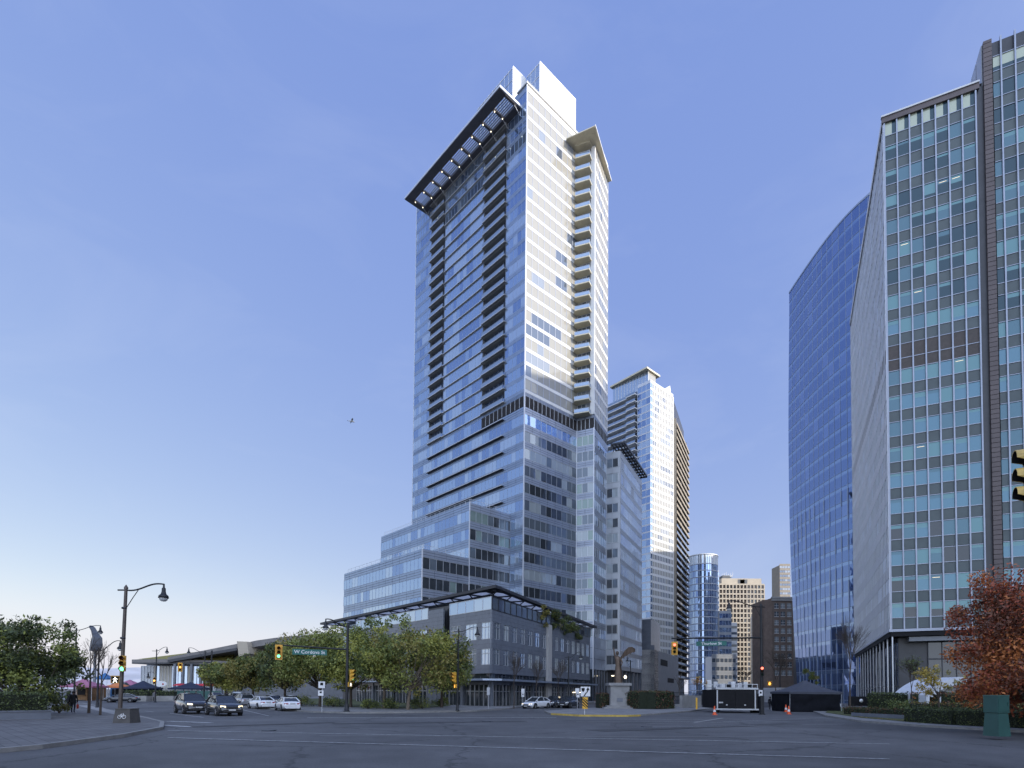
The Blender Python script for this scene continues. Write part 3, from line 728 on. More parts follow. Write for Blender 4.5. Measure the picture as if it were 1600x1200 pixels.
# brick building
p0 = V2(at(1207, 1000, 240)); L = along(p0, (1,0), 30, 1241)
zt = zfor(p0+V2((L*.5,0)), 934); Bk = thing('brick_building', 'dark brown brick building with white sash windows in front of the beige hotel', 'building', (p0.x, p0.y, 0))
F = Fr(p0, (1,0)); mb = MB(); mb.box(p0.x, p0.x+L, p0.y, p0.y+16, 0, zt, 0); mb.build('wall', 'brick', Bk)
mb = MB(); mb.fbox(F, -.3, L+.3, zt-1.3, zt-.4, -.1, .35); mb.fbox(F, -.5, L+.5, zt-.4, zt+.3, -.2, .55); mb.build('cornice', 'pale_stone', Bk)
mb = MB(); mb.box8([(p0.x-.05,p0.y+.2,0),(p0.x-2.2,p0.y+3,0),(p0.x-2.2,p0.y+15,0),(p0.x-.05,p0.y+15,0),(p0.x-.05,p0.y+.2,zt-.5),(p0.x-2.2,p0.y+3,zt-.5),(p0.x-2.2,p0.y+15,zt-.5),(p0.x-.05,p0.y+15,zt-.5)]); mb.build('side_wall', 'brick', Bk)
for k in range(9):
    z = zt-4.4-k*3.55
    if z < 4: break
    for i in range(3):
        a = .9+i*(L-1.2)/3
        m_ = MB(); m_.fquad(F, a, a+1.75, z, z+2.0, .02, rng.choice([0,0,1]), .01)
        m_.fbox(F, a-.08, a+1.83, z-.2, z-.02, 0, .14, 2); m_.fbox(F, a, a+1.75, z+.96, z+1.06, .0, .07, 2); m_.fbox(F, a+.83, a+.92, z, z+2, 0, .06, 2)
        m_.build('window', ['glass_office_blind', 'glass_office', 'white_panel'], Bk)
# far slim tower
o, F, L, zt, h = block('slim_far_tower', 'distant pinkish tower rising behind the brown brick building', 1219, 1236, 883, 460, 14, 'balcony_brown', [('glass_dim', 3), ('glass_res_cool', 2)], 30, 2.2, 'brick', .5)

# ================================================================== curved blue tower
rng = random.Random(5)
ZT = 122.0
BT = thing('curved_blue_tower', 'deep blue mirror glass tower with a curved roofline, left of the white gridded slab', 'tower')
roof = [(1233,459),(1247,437),(1262,416),(1283,384),(1304,357),(1325,333),(1345,315),(1362,300.5),(1385,283)]
pl = []
for px, py in roof:
    d = ray(px, py); p = CAM+d*((ZT-EYE)/d.z); pl.append(V2(p))
# smooth, then resample evenly
def resample(pts, step):
    out = [pts[0]]; acc = 0
    dense = []
    n = len(pts)
    for i in range(n-1):
        p_ = [pts[max(i-1,0)], pts[i], pts[i+1], pts[min(i+2,n-1)]]
        for k in range(24):
            t = k/24; t2=t*t; t3=t2*t
            dense.append((p_[1]*2 + (p_[2]-p_[0])*t + (p_[0]*2-p_[1]*5+p_[2]*4-p_[3])*t2 + (p_[1]*3-p_[0]-p_[2]*3+p_[3])*t3)*.5)
    dense.append(pts[-1])
    for i in range(1, len(dense)):
        acc += (dense[i]-dense[i-1]).length
        if acc >= step: out.append(dense[i]); acc = 0
    return out
for _ in range(3):
    pl = [pl[0]]+[pl[i]*.5+(pl[i-1]+pl[i+1])*.25 for i in range(1, len(pl)-1)]+[pl[-1]]
st = resample(pl, 2.15); st = st[::-1]           # from the near right end to the far left end
def barrel(z):                                    # the far edge swells in the middle of its height
    t = z/ZT; return 1.5*math.sin(math.pi*min(1, max(0, (t-.05)/.9)))-3.2*(1-t)**3
far_dir = (st[-1]-st[-2]).normalized()
def stat(i, z):
    n = len(st); k = max(0, (i-(n-9))/8); return st[i]+far_dir*barrel(z)*k
NFB = 32; hb = ZT/NFB
for k in range(NFB):
    mb = MB(); z0 = k*hb; z1 = (k+1)*hb
    for i in range(len(st)-1):
        pa0, pb0, pa1, pb1 = stat(i,z0), stat(i+1,z0), stat(i,z1), stat(i+1,z1); e = rng.uniform(-.012,.012)
        zs = z0+.95
        q = lambda p, w=0: V2(p)+V2((-1,-.05))*w
        m0 = pa0.lerp(pa1,.25); m1 = pb0.lerp(pb1,.25)
        mb.face([(*pa0,z0),(*pb0,z0),(*m1,zs),(*m0,zs)], 2)
        g = 1 if rng.random() < .08 else 0
        mb.face([(*q(m0,e),zs),(*q(m1,-e),zs),(*pb1,z1),(*pa1,z1)], g)
        F = Fr(pa0, pb0-pa0); wd = .05 if k > 13 or rng.random() < .5 else .14
        mb.fbox(F, -wd, wd, z0, z1, -.02, .07 if wd < .1 else .16, 3)
    F0 = None
    for i in range(len(st)-1):
        pa0, pb0 = stat(i,z0), stat(i+1,z0); F = Fr(pa0, pb0-pa0)
        mb.fbox(F, 0, (pb0-pa0).length, z0+.9, z0+.98, -.02, .06, 3)
    mb.build('window_band', ['glass_deep', 'glass_deep_pale', 'glass_sky_dark', 'mullion_blue'], BT)
mb = MB()
back = [p+V2((24,2)) for p in st]
mb.prism([p+V2((.35,0)) for p in st]+back[::-1], 0, ZT-.6, 0, 1); mb.build('core', ['granite_dark', 'roof_grey'], BT)
mb = MB()
for i in range(len(st)-1):
    F = Fr(stat(i,ZT), stat(i+1,ZT)-stat(i,ZT)); mb.fbox(F, 0, (st[i+1]-st[i]).length, ZT, ZT+.5, -.5, .1)
mb.build('roof_edge', 'mullion_blue', BT)

# ================================================================== white gridded slab, and the taller slab beside it
rng = random.Random(31)
Kp = V2(at(1391.5, 985, 80)); SLB = thing('gridded_office_slab', 'white gridded office slab with grey spandrels and teal blinds, on the right', 'building', (Kp.x, Kp.y, 0))
FF = Fr(Kp, dF, (-dT.x, -dT.y)); FT = Fr(Kp, dT, (-dF.x, -dF.y))
zb = zfor(Kp, 987); ztp = zfor(Kp, 185.5); lt = along(Kp, dT, 12, 1335.5); lf = along(Kp, dF, 40, 1537); NRO = 20; hr = (ztp-1.0-zb)/NRO; NCO = 7; cwf = (lf-.3)/NCO
mb = MB(); mb.prism([Kp+dF*.2+dT*.2, Kp+dF*(lf+9)+dT*.2, Kp+dF*(lf+9)+dT*lt, Kp+dF*.2+dT*lt], zb+.1, ztp-.3, 0, 1); mb.build('core', ['granite_dark', 'roof_grey'], SLB)
cnt = 0; rest = MB(); WM = ['glass_teal_dark', 'glass_teal', 'glass_teal_mid', 'glass_office_dark', 'glass_sunlit_blind', 'brown_louvre', 'slab_metal', 'glass_sky_tint', 'ceiling_lamp']
for r_ in range(NRO):
    z0 = zb+.35+r_*hr; zs = z0+hr*.42; z1 = z0+hr-.06
    rowk = rng.random()
    for c in range(NCO):
        a = .1+c*cwf; b_ = a+cwf
        m_ = MB() if cnt < 100 else rest
        top = r_ == NRO-1; mech = r_ == 10
        if mech: m_.fquad(FF, a, b_, z0+.03, z1, -.012, 5)
        elif top: m_.fquad(FF, a, a+cwf*.62, zs, z1, -.03, 4); m_.fquad(FF, a+cwf*.62, b_, zs, z1, -.04, 0)
        else:
            bl = rng.choice([0, 0, .25, .35, 1.0, .2]) if rowk > .3 else rng.choice([.3, .5, .75, 1, 1, 0])
            base = rng.choice([0, 0, 0, 2]) if r_ > 11 else rng.choice([2, 7, 7, 7]) if r_ > 3 else rng.choice([3, 3, 2, 7])  # lower rows bluer: the mirrored sky is painted into the glass
            zm = z1-(z1-zs)*bl
            if bl < 1: m_.fquad(FF, a, b_, zs, zm, -.04, base, .008, rng)
            if bl > 0: m_.fquad(FF, a, b_, zm, z1, -.04, 1 if rng.random() < .75 else 2, .008, rng)
        m_.fbox(FF, a, b_, zs-.04, zs+.05, -.08, .05, 6); m_.fbox(FF, a, b_, z1-.04, z1+.05, -.08, .05, 6)
        if (r_, c) in ((16,4),(16,5),(12,2),(14,1),(1,3),(6,2),(9,5)): m_.fbox(FF, a+.3, b_-.35, z1-.42, z1-.37, -.035, -.03, 8)
        if cnt < 100: m_.build('window', WM, SLB)
        cnt += 1
w = rest.build('upper_windows', WM, SLB); w['kind'] = 'stuff'
mb = MB()
for r_ in range(NRO):
    z0 = zb+.35+r_*hr
    for c in range(NCO): mb.fbox(FF, .1+c*cwf+.05, .1+(c+1)*cwf-.05, z0+.06, z0+hr*.42-.06, -.08, -.02)
mb.build('spandrel', 'grey_spandrel', SLB)
mb = MB()
for c in range(NCO+1): mb.fbox(FF, .1+c*cwf-.085, .1+c*cwf+.085, zb, ztp-.9, -.1, .2)
mb.fbox(FF, -.2, lf, zb-.05, zb+.32, -.1, .22)
mb.build('mullion', 'slab_metal', SLB)
mb = MB(); mb.fbox(FF, -.2, lf+.2, ztp-.85, ztp-.05, -.1, .28, 0); mb.fbox(FF, -.3, lf+.2, ztp-.05, ztp+.18, -.1, .42, 1); mb.fbox(FT, .1, lt, ztp-.85, ztp+.1, -.1, .2, 1); mb.build('cornice', ['brown_stone', 'white_panel'], SLB)
# the long street side: close-set fins
nb = round(lt/1.47); pb = lt/nb; mb = MB()
for i in range(nb+1): mb.fbox(FT, i*pb-.09, i*pb+.09, zb, ztp-.9, -.06, .085)
mb.fbox(FT, 0, lt, zb-.05, zb+.32, -.06, .2); mb.build('side_fin', 'alu_light', SLB)
for r_ in range(NRO):
    z0 = zb+.35+r_*hr
    mb = MB()
    for i in range(nb):
        mi = 1 if r_ == 10 else rng.choices([0, 2, 3], [5, 2, 2])[0]
        mb.fquad(FT, i*pb, (i+1)*pb, z0+hr*.42, z0+hr-.06, 0, mi, .008, rng)
    mb.build('side_window_band', ['glass_teal_dark', 'louvre', 'glass_sky', 'glass_teal_mid'], SLB)
    mb = MB(); mb.fbox(FT, 0, lt, z0-.02, z0+hr*.42, -.05, .03); mb.build('side_spandrel', 'pale_panel', SLB)
# street storey: set back behind slim columns
mb = MB(); mb.fquad(FT, 2.2, lt, 0, zb, -1.2, 0); mb.fquad(FF, 1.2, lf+30, 0, zb, -2.2, 1)
n = round(lt/2.2)
for i in range(1, n+1): mb.fbox(FT, lt*i/n-.09, lt*i/n+.09, 0, zb, -1.25, -1.14, 2)
mb.fbox(FT, 2.2, lt, 3.4, 3.6, -1.22, -1.1, 2); mb.fbox(FF, 4.6, lf+30, 3.2, 3.42, -2.2, -2.05, 2); mb.fbox(FF, 4.6, lf+30, 7.2, 7.4, -2.2, -2.05, 2)
for i in range(14): mb.fbox(FF, 4.6+i*1.6, 4.7+i*1.6, 0, zb, -2.2, -2.0, 2)
mb.fquad(FF, 4.6, lf+30, 0, 7.2, -2.12, 3); mb.fquad(FF, 4.6, lf+30, 7.4, zb, -2.12, 3)
mb.build('street_wall', ['glass_black', 'granite_dark', 'dark_metal', 'glass_office_dark'], SLB)
mb = MB(); mb.fbox(FF, 0, lf+.1, zb-.7, zb-.06, -2.0, .05, 0); mb.fbox(FT, 0.05, lt, zb-.7, zb-.06, -1.2, .05, 0); mb.build('soffit_band', 'black', SLB)
mb = MB(); mb.fbox(FF, 2.2, lf, zb-1.4, zb-.8, -1.9, -.3); mb.build('canopy', 'granite', SLB)
for i in range(1, 13):
    mb = MB(); u = lt*i/12.5; mb.fbox(FT, u-.06, u+.06, 0, zb-.7, -.2, -.05); mb.build('column', 'alu', SLB)
mb = MB(); mb.fbox(FF, .15, .3, 0, zb-.7, -.25, -.1); mb.build('column', 'alu', SLB)

TS = thing('tall_office_slab', 'taller dark slab with a brown stone edge, rising out of the top right corner', 'building', (Kp.x, Kp.y, 0))
t0 = along(Kp, dF, 40, 1547.5); t1 = along(Kp, dF, 40, 1561); HT = 91.5; tE = t0+46; DT = 62
mb = MB(); mb.prism([Kp+dF*(t0+.05)+dT*.2, Kp+dF*tE+dT*.2, Kp+dF*tE+dT*DT, Kp+dF*(t0+.05)+dT*DT], 0.02, HT-.3, 0, 1); mb.build('core', ['granite_dark', 'roof_grey'], TS)
mb = MB(); z = zb
while z < HT:
    mb.fbox(FF, t0, t1, z+.03, min(z+.62, HT), -.2, .22); z += .65
mb.build('stone_edge', 'brown_stone', TS)
mb = MB(); mb.fbox(FF, lf+.05, t0-.02, zb-.7, ztp+.2, -1.2, -.3); mb.build('recess', 'black', TS)
FW = Fr(Kp+dF*t0, dT, (-dF.x, -dF.y)); mb = MB()
for i in range(24): mb.fbox(FW, .3+i*2.5, .3+i*2.5+2.25, ztp-1, HT, -.05, .12, 0)
mb.fquad(FW, .2, DT, ztp-1, HT, .02, 1); mb.build('side_panel', ['pale_panel', 'black'], TS)
nro = int((HT-1.5-zb)/hr); ncol = 28; c0 = t1+.15; cwt = 1.5
for r_ in range(nro):
    z0 = zb+.35+r_*hr; zs = z0+hr*.42; z1 = z0+hr-.06; mb = MB(); rowk = rng.random()
    for c in range(ncol):
        a = c0+(c-.45)*cwt if c else c0; b_ = c0+(c+.55)*cwt
        bl = rng.choice([0, .3, .3, 1]) if rowk > .5 else rng.choice([.3, 0, 0, 0])
        if r_ >= NRO: bl = .7
        zm = z1-(z1-zs)*bl
        if bl < 1: mb.fquad(FF, a, b_, zs, zm, -.04, (7 if r_ < 11 else 0) if rng.random() < .6 else 2, .008, rng)
        if bl > 0: mb.fquad(FF, a, b_, zm, z1, -.04, 4 if r_ >= NRO else 1, .008, rng)
    mb.fbox(FF, c0, c0+ncol*cwt, zs-.04, zs+.05, -.08, .05, 6); mb.fbox(FF, c0, c0+ncol*cwt, z1-.04, z1+.05, -.08, .05, 6)
    mb.build('window_row', WM, TS)
    mb = MB(); mb.fbox(FF, c0, c0+ncol*cwt, z0+.06, zs-.06, -.08, -.02); mb.build('spandrel', 'grey_spandrel', TS)
mb = MB()
for c in range(ncol): u = c0+(c+.55)*cwt; mb.fbox(FF, u-.085, u+.085, zb, HT, -.1, .2)
mb.fbox(FF, c0-.1, tE, zb-.05, zb+.32, -.1, .22); mb.build('mullion', 'slab_metal', TS)

# ================================================================== low corner building with the canopy roof
rng = random.Random(41)
Q = V2(at(768, 1000, 80)); LB = thing('corner_office', 'four storey dark granite corner building with a thin flat canopy roof, below the glass tower', 'building', (Q.x, Q.y, 0))
GL = Fr(Q, dL, (-dS.x, -dS.y)); GT = Fr(Q, dT, (dF.x, dF.y))
zz = lambda py: zfor(Q, py)
lL = along(Q, dL, 10, 556); lT = along(Q, dT, 8, 922)
zroof = zz(929); 
mb = MB(); mb.prism([Q+dS*1.1+dL*.9, Q+dT*lT-dF*.9, Q+dT*lT-dF*8, Q+dL*lL*.55+dS*9, Q+dL*lL+dS*5, Q+dL*lL+dS*.9], 0.05, zroof-.2, 0, 1); mb.build('core', ['granite_dark', 'roof_grey'], LB)
rows = [(zz(971), zz(997.5)), (zz(1013), zz(1038))]
l_rec0 = along(Q, dL, 8, 702); l_rec1 = along(Q, dL, 8, 692); l_tw = along(Q, dL, 8, 668)
# stone bands
def stone(F, a, b_, zs): 
    for z0, z1 in zs:
        mb = MB(); n = max(1, round((z1-z0)/.62)); m = max(1, round((b_-a)/1.5))
        for i in range(n):
            for j in range(m):
                mb.fbox(F, a+(b_-a)*j/m+.008, a+(b_-a)*(j+1)/m-.008, z0+(z1-z0)*i/n+.008, z0+(z1-z0)*(i+1)/n-.008, -.25, 0, 0)
        mb.build('granite_cladding', 'granite', LB)
bz = [(zz(971), zz(951.5)), (zz(1013), zz(997.5)), (zz(1052), zz(1038))]
stone(GL, 0, l_rec0, bz); stone(GT, 0, lT, bz); stone(GL, l_tw, lL, bz)
stone(GL, l_rec1, l_tw, [(0, zz(937))])
mb = MB(); mb.fbox(GL, l_rec0, l_rec1, 0, zz(937), -1.5, -.8); mb.build('recess', 'black', LB)
def window(F, a, b_, z0, z1, gl, cols=2, transom=.72, parent=LB, name='window'):
    m_ = MB(); n = cols
    for i in range(n):
        m_.fquad(F, a+(b_-a)*i/n, a+(b_-a)*(i+1)/n, z0, z1, -.12, 0, .012, rng)
    for i in range(n+1): u = a+(b_-a)*i/n; m_.fbox(F, u-.05, u+.05, z0, z1, -.14, -.04, 1)
    for t in (0, transom, 1): z = z0+(z1-z0)*t; m_.fbox(F, a, b_, z-.05, z+.05, -.14, -.03, 1)
    return m_.build(name, [gl, 'alu'], parent)
for z1, z0 in rows:
    # left face
    xs = [(along(Q, dL, 8, b_), along(Q, dL, 8, a)) for a, b_ in ((752, 767.5), (727, 744), (703.5, 719))]
    e = 0.0
    for (a, b_) in xs:
        window(GL, a, b_, z0, z1, rng.choice(['glass_sky_pale', 'glass_sky_pale', 'glass_office']), 3)
        stone(GL, e, a, [(z0, z1)]) if a-e > .15 else None
        e = b_
    stone(GL, e, l_rec0, [(z0, z1)])
    n = 9; pw = (lL-l_tw)/n
    for i in range(n):
        window(GL, l_tw+pw*i+pw*.12, l_tw+pw*(i+1)-pw*.12, z0, z1, rng.choice(['glass_sky', 'glass_office', 'glass_sky_pale']), 3)
        stone(GL, l_tw+pw*i-pw*.12, l_tw+pw*i+pw*.12, [(z0, z1)]) if i else None
    # right face
    n = 15; pw = (lT-.6)/n; e = 0
    for i in range(n):
        a = .9+pw*i; b_ = a+pw*.56
        window(GT, a, b_, z0, z1, rng.choice(['glass_sky', 'glass_office', 'glass_office_blind', 'glass_dim']), 2)
        stone(GT, e, a, [(z0, z1)]); e = b_
    stone(GT, e, lT, [(z0, z1)]) if lT-e > .1 else None
# top storey: glazing and pale blinds
z1, z0 = zz(932), zz(951.5)
band(LB, GL, 0, l_rec0, z0, z1, 2.1, [('glass_sky', 3), ('glass_sky_pale', 2), ('glass_office_dark', 1)], 'alu', rng, 'top_window_band', .1, .06)
band(LB, GL, l_tw, lL, z0, z1, 1.9, [('glass_sky_pale', 3), ('glass_sky', 2)], 'alu', rng, 'top_window_band', .1, .06)
band(LB, GT, 0, lT, z0, z1, 2.0, [('glass_office', 4), ('glass_res', 1.2), ('glass_office_dark', 2), ('glass_dim', 3)], 'dark_metal', rng, 'top_window_band', .16, .08, run=.1)
# clerestory strip, street awning, shopfronts
for F_, L_ in ((GL, lL), (GT, lT)):
    band(LB, F_, .3, L_, zz(1060), zz(1052), 1.2, [('glass_office_dark', 3), ('glass_office', 2)], 'granite', rng, 'clerestory_band', .22, .0, w=-.3)
mb = MB(); mb.fbox(GL, -.2, lL, zz(1063.5), zz(1060.5), -.2, 1.7, 0); mb.fbox(GT, 0, lT, zz(1063.5), zz(1060.5), -.2, 1.7, 0)
mb.prism([GL.pt(-.2,0,1.7)[:2], GT.pt(0,0,1.7)[:2], GT.pt(0,0,0)[:2], GL.pt(-.2,0,0)[:2]], zz(1063.5), zz(1060.5), 0)
mb.build('street_awning', ['mullion_blue'], LB)
mb = MB(); mb.fbox(GL, 0, lL, zz(1070), zz(1064), -.4, -.1, 0); mb.fbox(GT, 0, lT, zz(1070), zz(1064), -.4, -.1, 0); mb.build('shop_fascia', 'granite', LB)
for F_, L_, pr in ((GL, lL, 3.2), (GT, lT, 3.4)):
    n = round(L_/pr)
    for i in range(n):
        m_ = MB(); a = L_*i/n; b_ = L_*(i+1)/n
        m_.fquad(F_, a, b_, .15, zz(1070), -.45, 0, .01, rng)
        for k in range(4): u = a+(b_-a)*k/3; m_.fbox(F_, u-.05, u+.05, .15, zz(1070), -.45, -.33, 1)
        m_.fbox(F_, a, b_, 2.2, 2.3, -.45, -.35, 1)
        if F_ is GT and i in (10, 11, 13): m_.fbox(F_, a+.6, b_-.6, zz(1081), zz(1079.5), -.44, -.35, 2)
        m_.build('shopfront', ['glass_office_dark', 'alu', 'lamp_lit'], LB)
mb = MB()
for F_, L_, pr in ((GL, lL, 6.4), (GT, lT, 6.8)):
    n = round(L_/pr)
    for i in range(1, n): mb = MB(); u = L_*i/n; mb.fbox(F_, u-.3, u+.3, 0, zz(1064), -.4, .05); mb.build('pier', 'granite', LB)
mb = MB(); mb.fbox(GL, -.05, .6, 0, zz(1064), -.4, .05); mb.fbox(GT, .06, .7, 0, zz(1064), -.5, .05); mb.build('pier', 'granite', LB)
mb = MB(); up = along(Q, dT, 8, 853.5); u2 = along(Q, dT, 8, 859.5); mb.fbox(GT, up, u2, 0, zz(951), -.1, .35); mb.build('sun_strip_pilaster', 'pale_stone', LB)  # pale stone stands in for a strip of reflected sunshine
# canopy roof: a thin plate on brackets, lit from the sky below
zcn = zz(919.5); ov = 2.0
d1 = ray(774.5, 918); Pc = V2(CAM+d1*((zcn-EYE)/d1.z)); d2 = ray(500, 976); Pl = V2(CAM+d2*((zcn-EYE)/d2.z)); d3 = ray(933, 981.5); Pr = V2(CAM+d3*((zcn-EYE)/d3.z))
el = (Pl-Pc).normalized(); er = (Pr-Pc).normalized()
nl = V2((-el.y, el.x)); nl = nl if nl.dot(Pc) > 0 else -nl; nr = V2((-er.y, er.x)); nr = nr if nr.dot(V2((-1,0.2))) > 0 else -nr
def inset(w):                                        # corner point at distance w inside both edges
    # solve Pc + a*el + b*er with distance w from each edge
    s = abs(el.x*er.y-el.y*er.x); return Pc + (el+er)*(w/s)
mb = MB(); wi = 1.0
mb.prism([Pl, Pc, Pr, Pr+nr*wi, inset(wi), Pl+nl*wi], zcn, zcn+.42, 0)
mb.prism([Pl+nl*3.3, inset(3.3), Pr+nr*3.3, Pr+nr*5.5, inset(5.5), Pl+nl*5.5], zcn+.05, zcn+.4, 0)
cn = mb.build('canopy_roof', ['dark_metal'], LB)
LLn, LRn = (Pl-Pc).length, (Pr-Pc).length
FcL = Fr(Pc, el, -nl); FcR = Fr(Pc, er, -nr)
mb = MB()
for F_, Ln in ((FcL, LLn), (FcR, LRn)):
    n = round(Ln/5.2); s0 = 2.6
    for i in range(n+1):
        u = s0+(Ln-s0-.3)*i/n; mb.fbox(F_, u-.12, u+.12, zcn-.05, zcn+.3, -3.4, -.9, 0); mb.tube([F_.pt(u, zcn, -1.0), F_.pt(u, zcn-1.2, -2.6)], .09, 5)
mb.build('canopy_rib', 'dark_metal', cn)
for F_, Ln in ((FcL, LLn), (FcR, LRn)):
    n = round(Ln/5.2)
    for i in range(n):
        u0 = 2.6+(Ln-2.9)*i/n+.2; u1 = 2.6+(Ln-2.9)*(i+1)/n-.2
        if F_ is FcR and u0 > Ln*.52: continue
        m_ = MB(); m_.fbox(F_, u0, u1, zcn+.12, zcn+.18, -3.2, -1.1); m_.build('soffit_panel', 'frosted', cn)
# far end of the low volume: railing screen block kept dark behind the trees

# ================================================================== convention hall far left
CV = thing('convention_hall', 'long low hall with sloping grass roof decks on round columns, behind the market', 'building', tuple(at(300, 1075, 215)))
def slabx(name, pts, thick, depth, mat, parent=CV):
    mb = MB()
    for i in range(len(pts)-1):
        p, q = Vector(pts[i]), Vector(pts[i+1]); dn = Vector((depth*.35, depth, 0))
        mb.box8([p-Vector((0,0,thick)), q-Vector((0,0,thick)), q+dn-Vector((0,0,thick)), p+dn-Vector((0,0,thick)), p, q, q+dn, p+dn])
    return mb.build(name, mat, parent)
slabx('lower_deck', [at(206,1030.5,215), at(262,1029.5,213), at(360,1033,210)], 1.6, 40, 'roof_tan')
slabx('lower_deck_edge', [at(206.5,1035.2,214.7), at(262,1035,212.7), at(360,1038,209.7)], .5, 1.2, 'granite_dark')
mb = MB(); a, b_, c, d_ = at(214,1030.0,216), at(360,1031.5,211), at(376,1010,224), at(264,1027.4,228); mb.face([a,b_,c,d_]); mb.face([a,d_,c,b_][::-1] if False else [tuple(Vector(v)-Vector((0,0,.3))) for v in (a,d_,c,b_)]); mb.build('grass_roof', 'leaf_olive', CV)
slabx('upper_deck', [at(262,1027,212), at(320,1016,209), at(370,1006,206)], 1.9, 40, 'roof_tan')
slabx('upper_deck_edge', [at(262,1031,211.5), at(320,1020.5,208.5), at(370,1012,205.5)], 1.0, 1.2, 'granite_dark')
slabx('upper_deck_rise', [at(386,1004,206), at(400,1000.8,205), at(430,996.5,203), at(470,992.5,200), at(510,989.5,197), at(560,987,194)], 2.2, 40, 'roof_tan')
mb = MB(); p = at(370,1002,204); q = at(385.5,1002.5,203); p2 = at(373,1026,204); q2 = at(389,1021,203)
mb.box8([tuple(p2),tuple(q2),tuple(q2+Vector((3,14,0))),tuple(p2+Vector((3,14,0))),tuple(p),tuple(q),tuple(q+Vector((3,14,0))),tuple(p+Vector((3,14,0)))]); mb.build('lift_tower', 'beige', CV)
for px in (273.5, 286, 299.5, 314, 331, 347):
    p = at(px, 1040, 211.5); mb = MB(); mb.lathe((p.x,p.y,0), [(.55,0),(.55,p.z+.6)], 12); mb.build('column', 'granite', CV)
p = at(221,1040,222); q = at(352,1040,219); Fg = Fr(p, V2(q)-V2(p)); Lg = (V2(q)-V2(p)).length
band(CV, Fg, 0, Lg, .2, p.z-.1, 1.25, [('glass_res_cool', 3), ('glass_sky_pale', 3), ('glass_res', 2)], 'alu_light', rng, 'glass_wall', .14, .15)
mb = MB(); mb.fbox(Fg, Lg, Lg+75, .1, p.z+2, -6, -.3, 0); mb.fbox(Fg, -0.2, Lg+60, 0, 14, -20, -3, 0); mb.build('rear_wall', 'granite', CV)
mb = MB()
for i in range(5): mb.fbox(Fg, 2, 26, i*.55, (i+1)*.55, 9-i*1.6-1.6, 9-i*1.6); 
mb.build('broad_steps', 'concrete', CV)

# ================================================================== sky-line hill and unseen towers added to shade the street
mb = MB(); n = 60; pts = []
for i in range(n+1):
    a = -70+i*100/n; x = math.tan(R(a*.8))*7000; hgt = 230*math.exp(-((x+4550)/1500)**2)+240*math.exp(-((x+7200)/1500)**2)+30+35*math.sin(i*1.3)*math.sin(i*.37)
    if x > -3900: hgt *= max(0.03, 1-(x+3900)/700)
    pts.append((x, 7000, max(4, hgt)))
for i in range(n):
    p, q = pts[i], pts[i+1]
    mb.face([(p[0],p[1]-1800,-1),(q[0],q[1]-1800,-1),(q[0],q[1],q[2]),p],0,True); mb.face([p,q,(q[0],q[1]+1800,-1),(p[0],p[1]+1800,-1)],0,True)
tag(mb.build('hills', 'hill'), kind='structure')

def offside(name, label, x0, x1, y0, y1, h, wall, gl, fl=3.8):
    """an unseen tower added to cast shade; it also shows in reflections"""
    o = thing(name, label, 'building', (x0, y0, 0)); mb = MB(); mb.box(x0, x1, y0, y1, 0, h); mb.build('wall', wall, o)
    n = int(h/fl)
    for P_, d_, n_, L_ in (((x0,y0),(0,1),(-1,0),y1-y0), ((x0,y1),(1,0),(0,1),x1-x0), ((x0,y0),(1,0),(0,-1),x1-x0)):
        F_ = Fr(P_, d_, n_); mb = MB(); m = max(1, round(L_/3))
        for k in range(1, n):
            for i in range(m): mb.fquad(F_, L_*i/m+.25, L_*(i+1)/m-.25, k*fl+.9, k*fl+3.1, .03, random.randrange(2))
        mb.build('windows', gl, o)['kind'] = 'stuff'
offside('shade_tower', 'unseen brown tower added beyond the right border to shade the street', 122, 182, -110, 50, 92, 'brown_stone', ['glass_office', 'glass_dim'])
offside('shade_tower', 'unseen grey tower added behind the curved blue tower to shade the slim white tower', 136, 176, 122, 268, 84, 'pale_panel', ['glass_dim', 'glass_sky'])
offside('shade_tower', 'unseen grey block added up the street to shade the round mirror glass tower', 180, 205, 270, 345, 98, 'pale_panel', ['glass_dim', 'glass_sky'])
offside('shade_tower', 'unseen tall grey tower added behind the gridded slab to shade the glass tower', 128, 175, 56, 113, 109, 'pale_panel', ['glass_dim', 'glass_sky'])
# ================================================================== ground, pavements, kerbs, markings
mb = MB(); mb.face([(-9000,-600,0),(9000,-600,0),(9000,14000,0),(-9000,14000,0)]); tag(mb.build('road', 'asphalt'), kind='structure')
def G2(px, py): p = gp(px, py); return V2(p)
def pave(name, poly, mat, h=.14, kerb=True):
    mb = MB(); mb.prism(poly, .0, h, 0); o = tag(mb.build(name, mat), kind='structure')
    return o
def strip(pts, w, z0, z1, mat, name, inner=0.0):
    """a kerb or a painted line that follows a polyline on the ground"""
    mb = MB(); n = len(pts)
    L = []
    for i in range(n):
        t = (pts[min(i+1,n-1)]-pts[max(i-1,0)]).normalized(); k = V2((-t.y, t.x)); L.append((pts[i]+k*(inner), pts[i]+k*(inner+w)))
    for i in range(n-1):
        a, b_ = L[i]; c, d = L[i+1]
        mb.box8([(*a,z0),(*c,z0),(*d,z0),(*b_,z0),(*a,z1),(*c,z1),(*d,z1),(*b_,z1)])
    return tag(mb.build(name, mat), kind='structure')
LAYER = [.004]
def line(p, q, w, mat='road_white', name='road_marking'):
    mb = MB(); t = (q-p).normalized(); k = V2((-t.y, t.x))*w*.5; LAYER[0] += .0008; z = LAYER[0]
    mb.face([(*(p-k),z),(*(q-k),z),(*(q+k),z),(*(p+k),z)]); return tag(mb.build(name, mat), kind='structure')
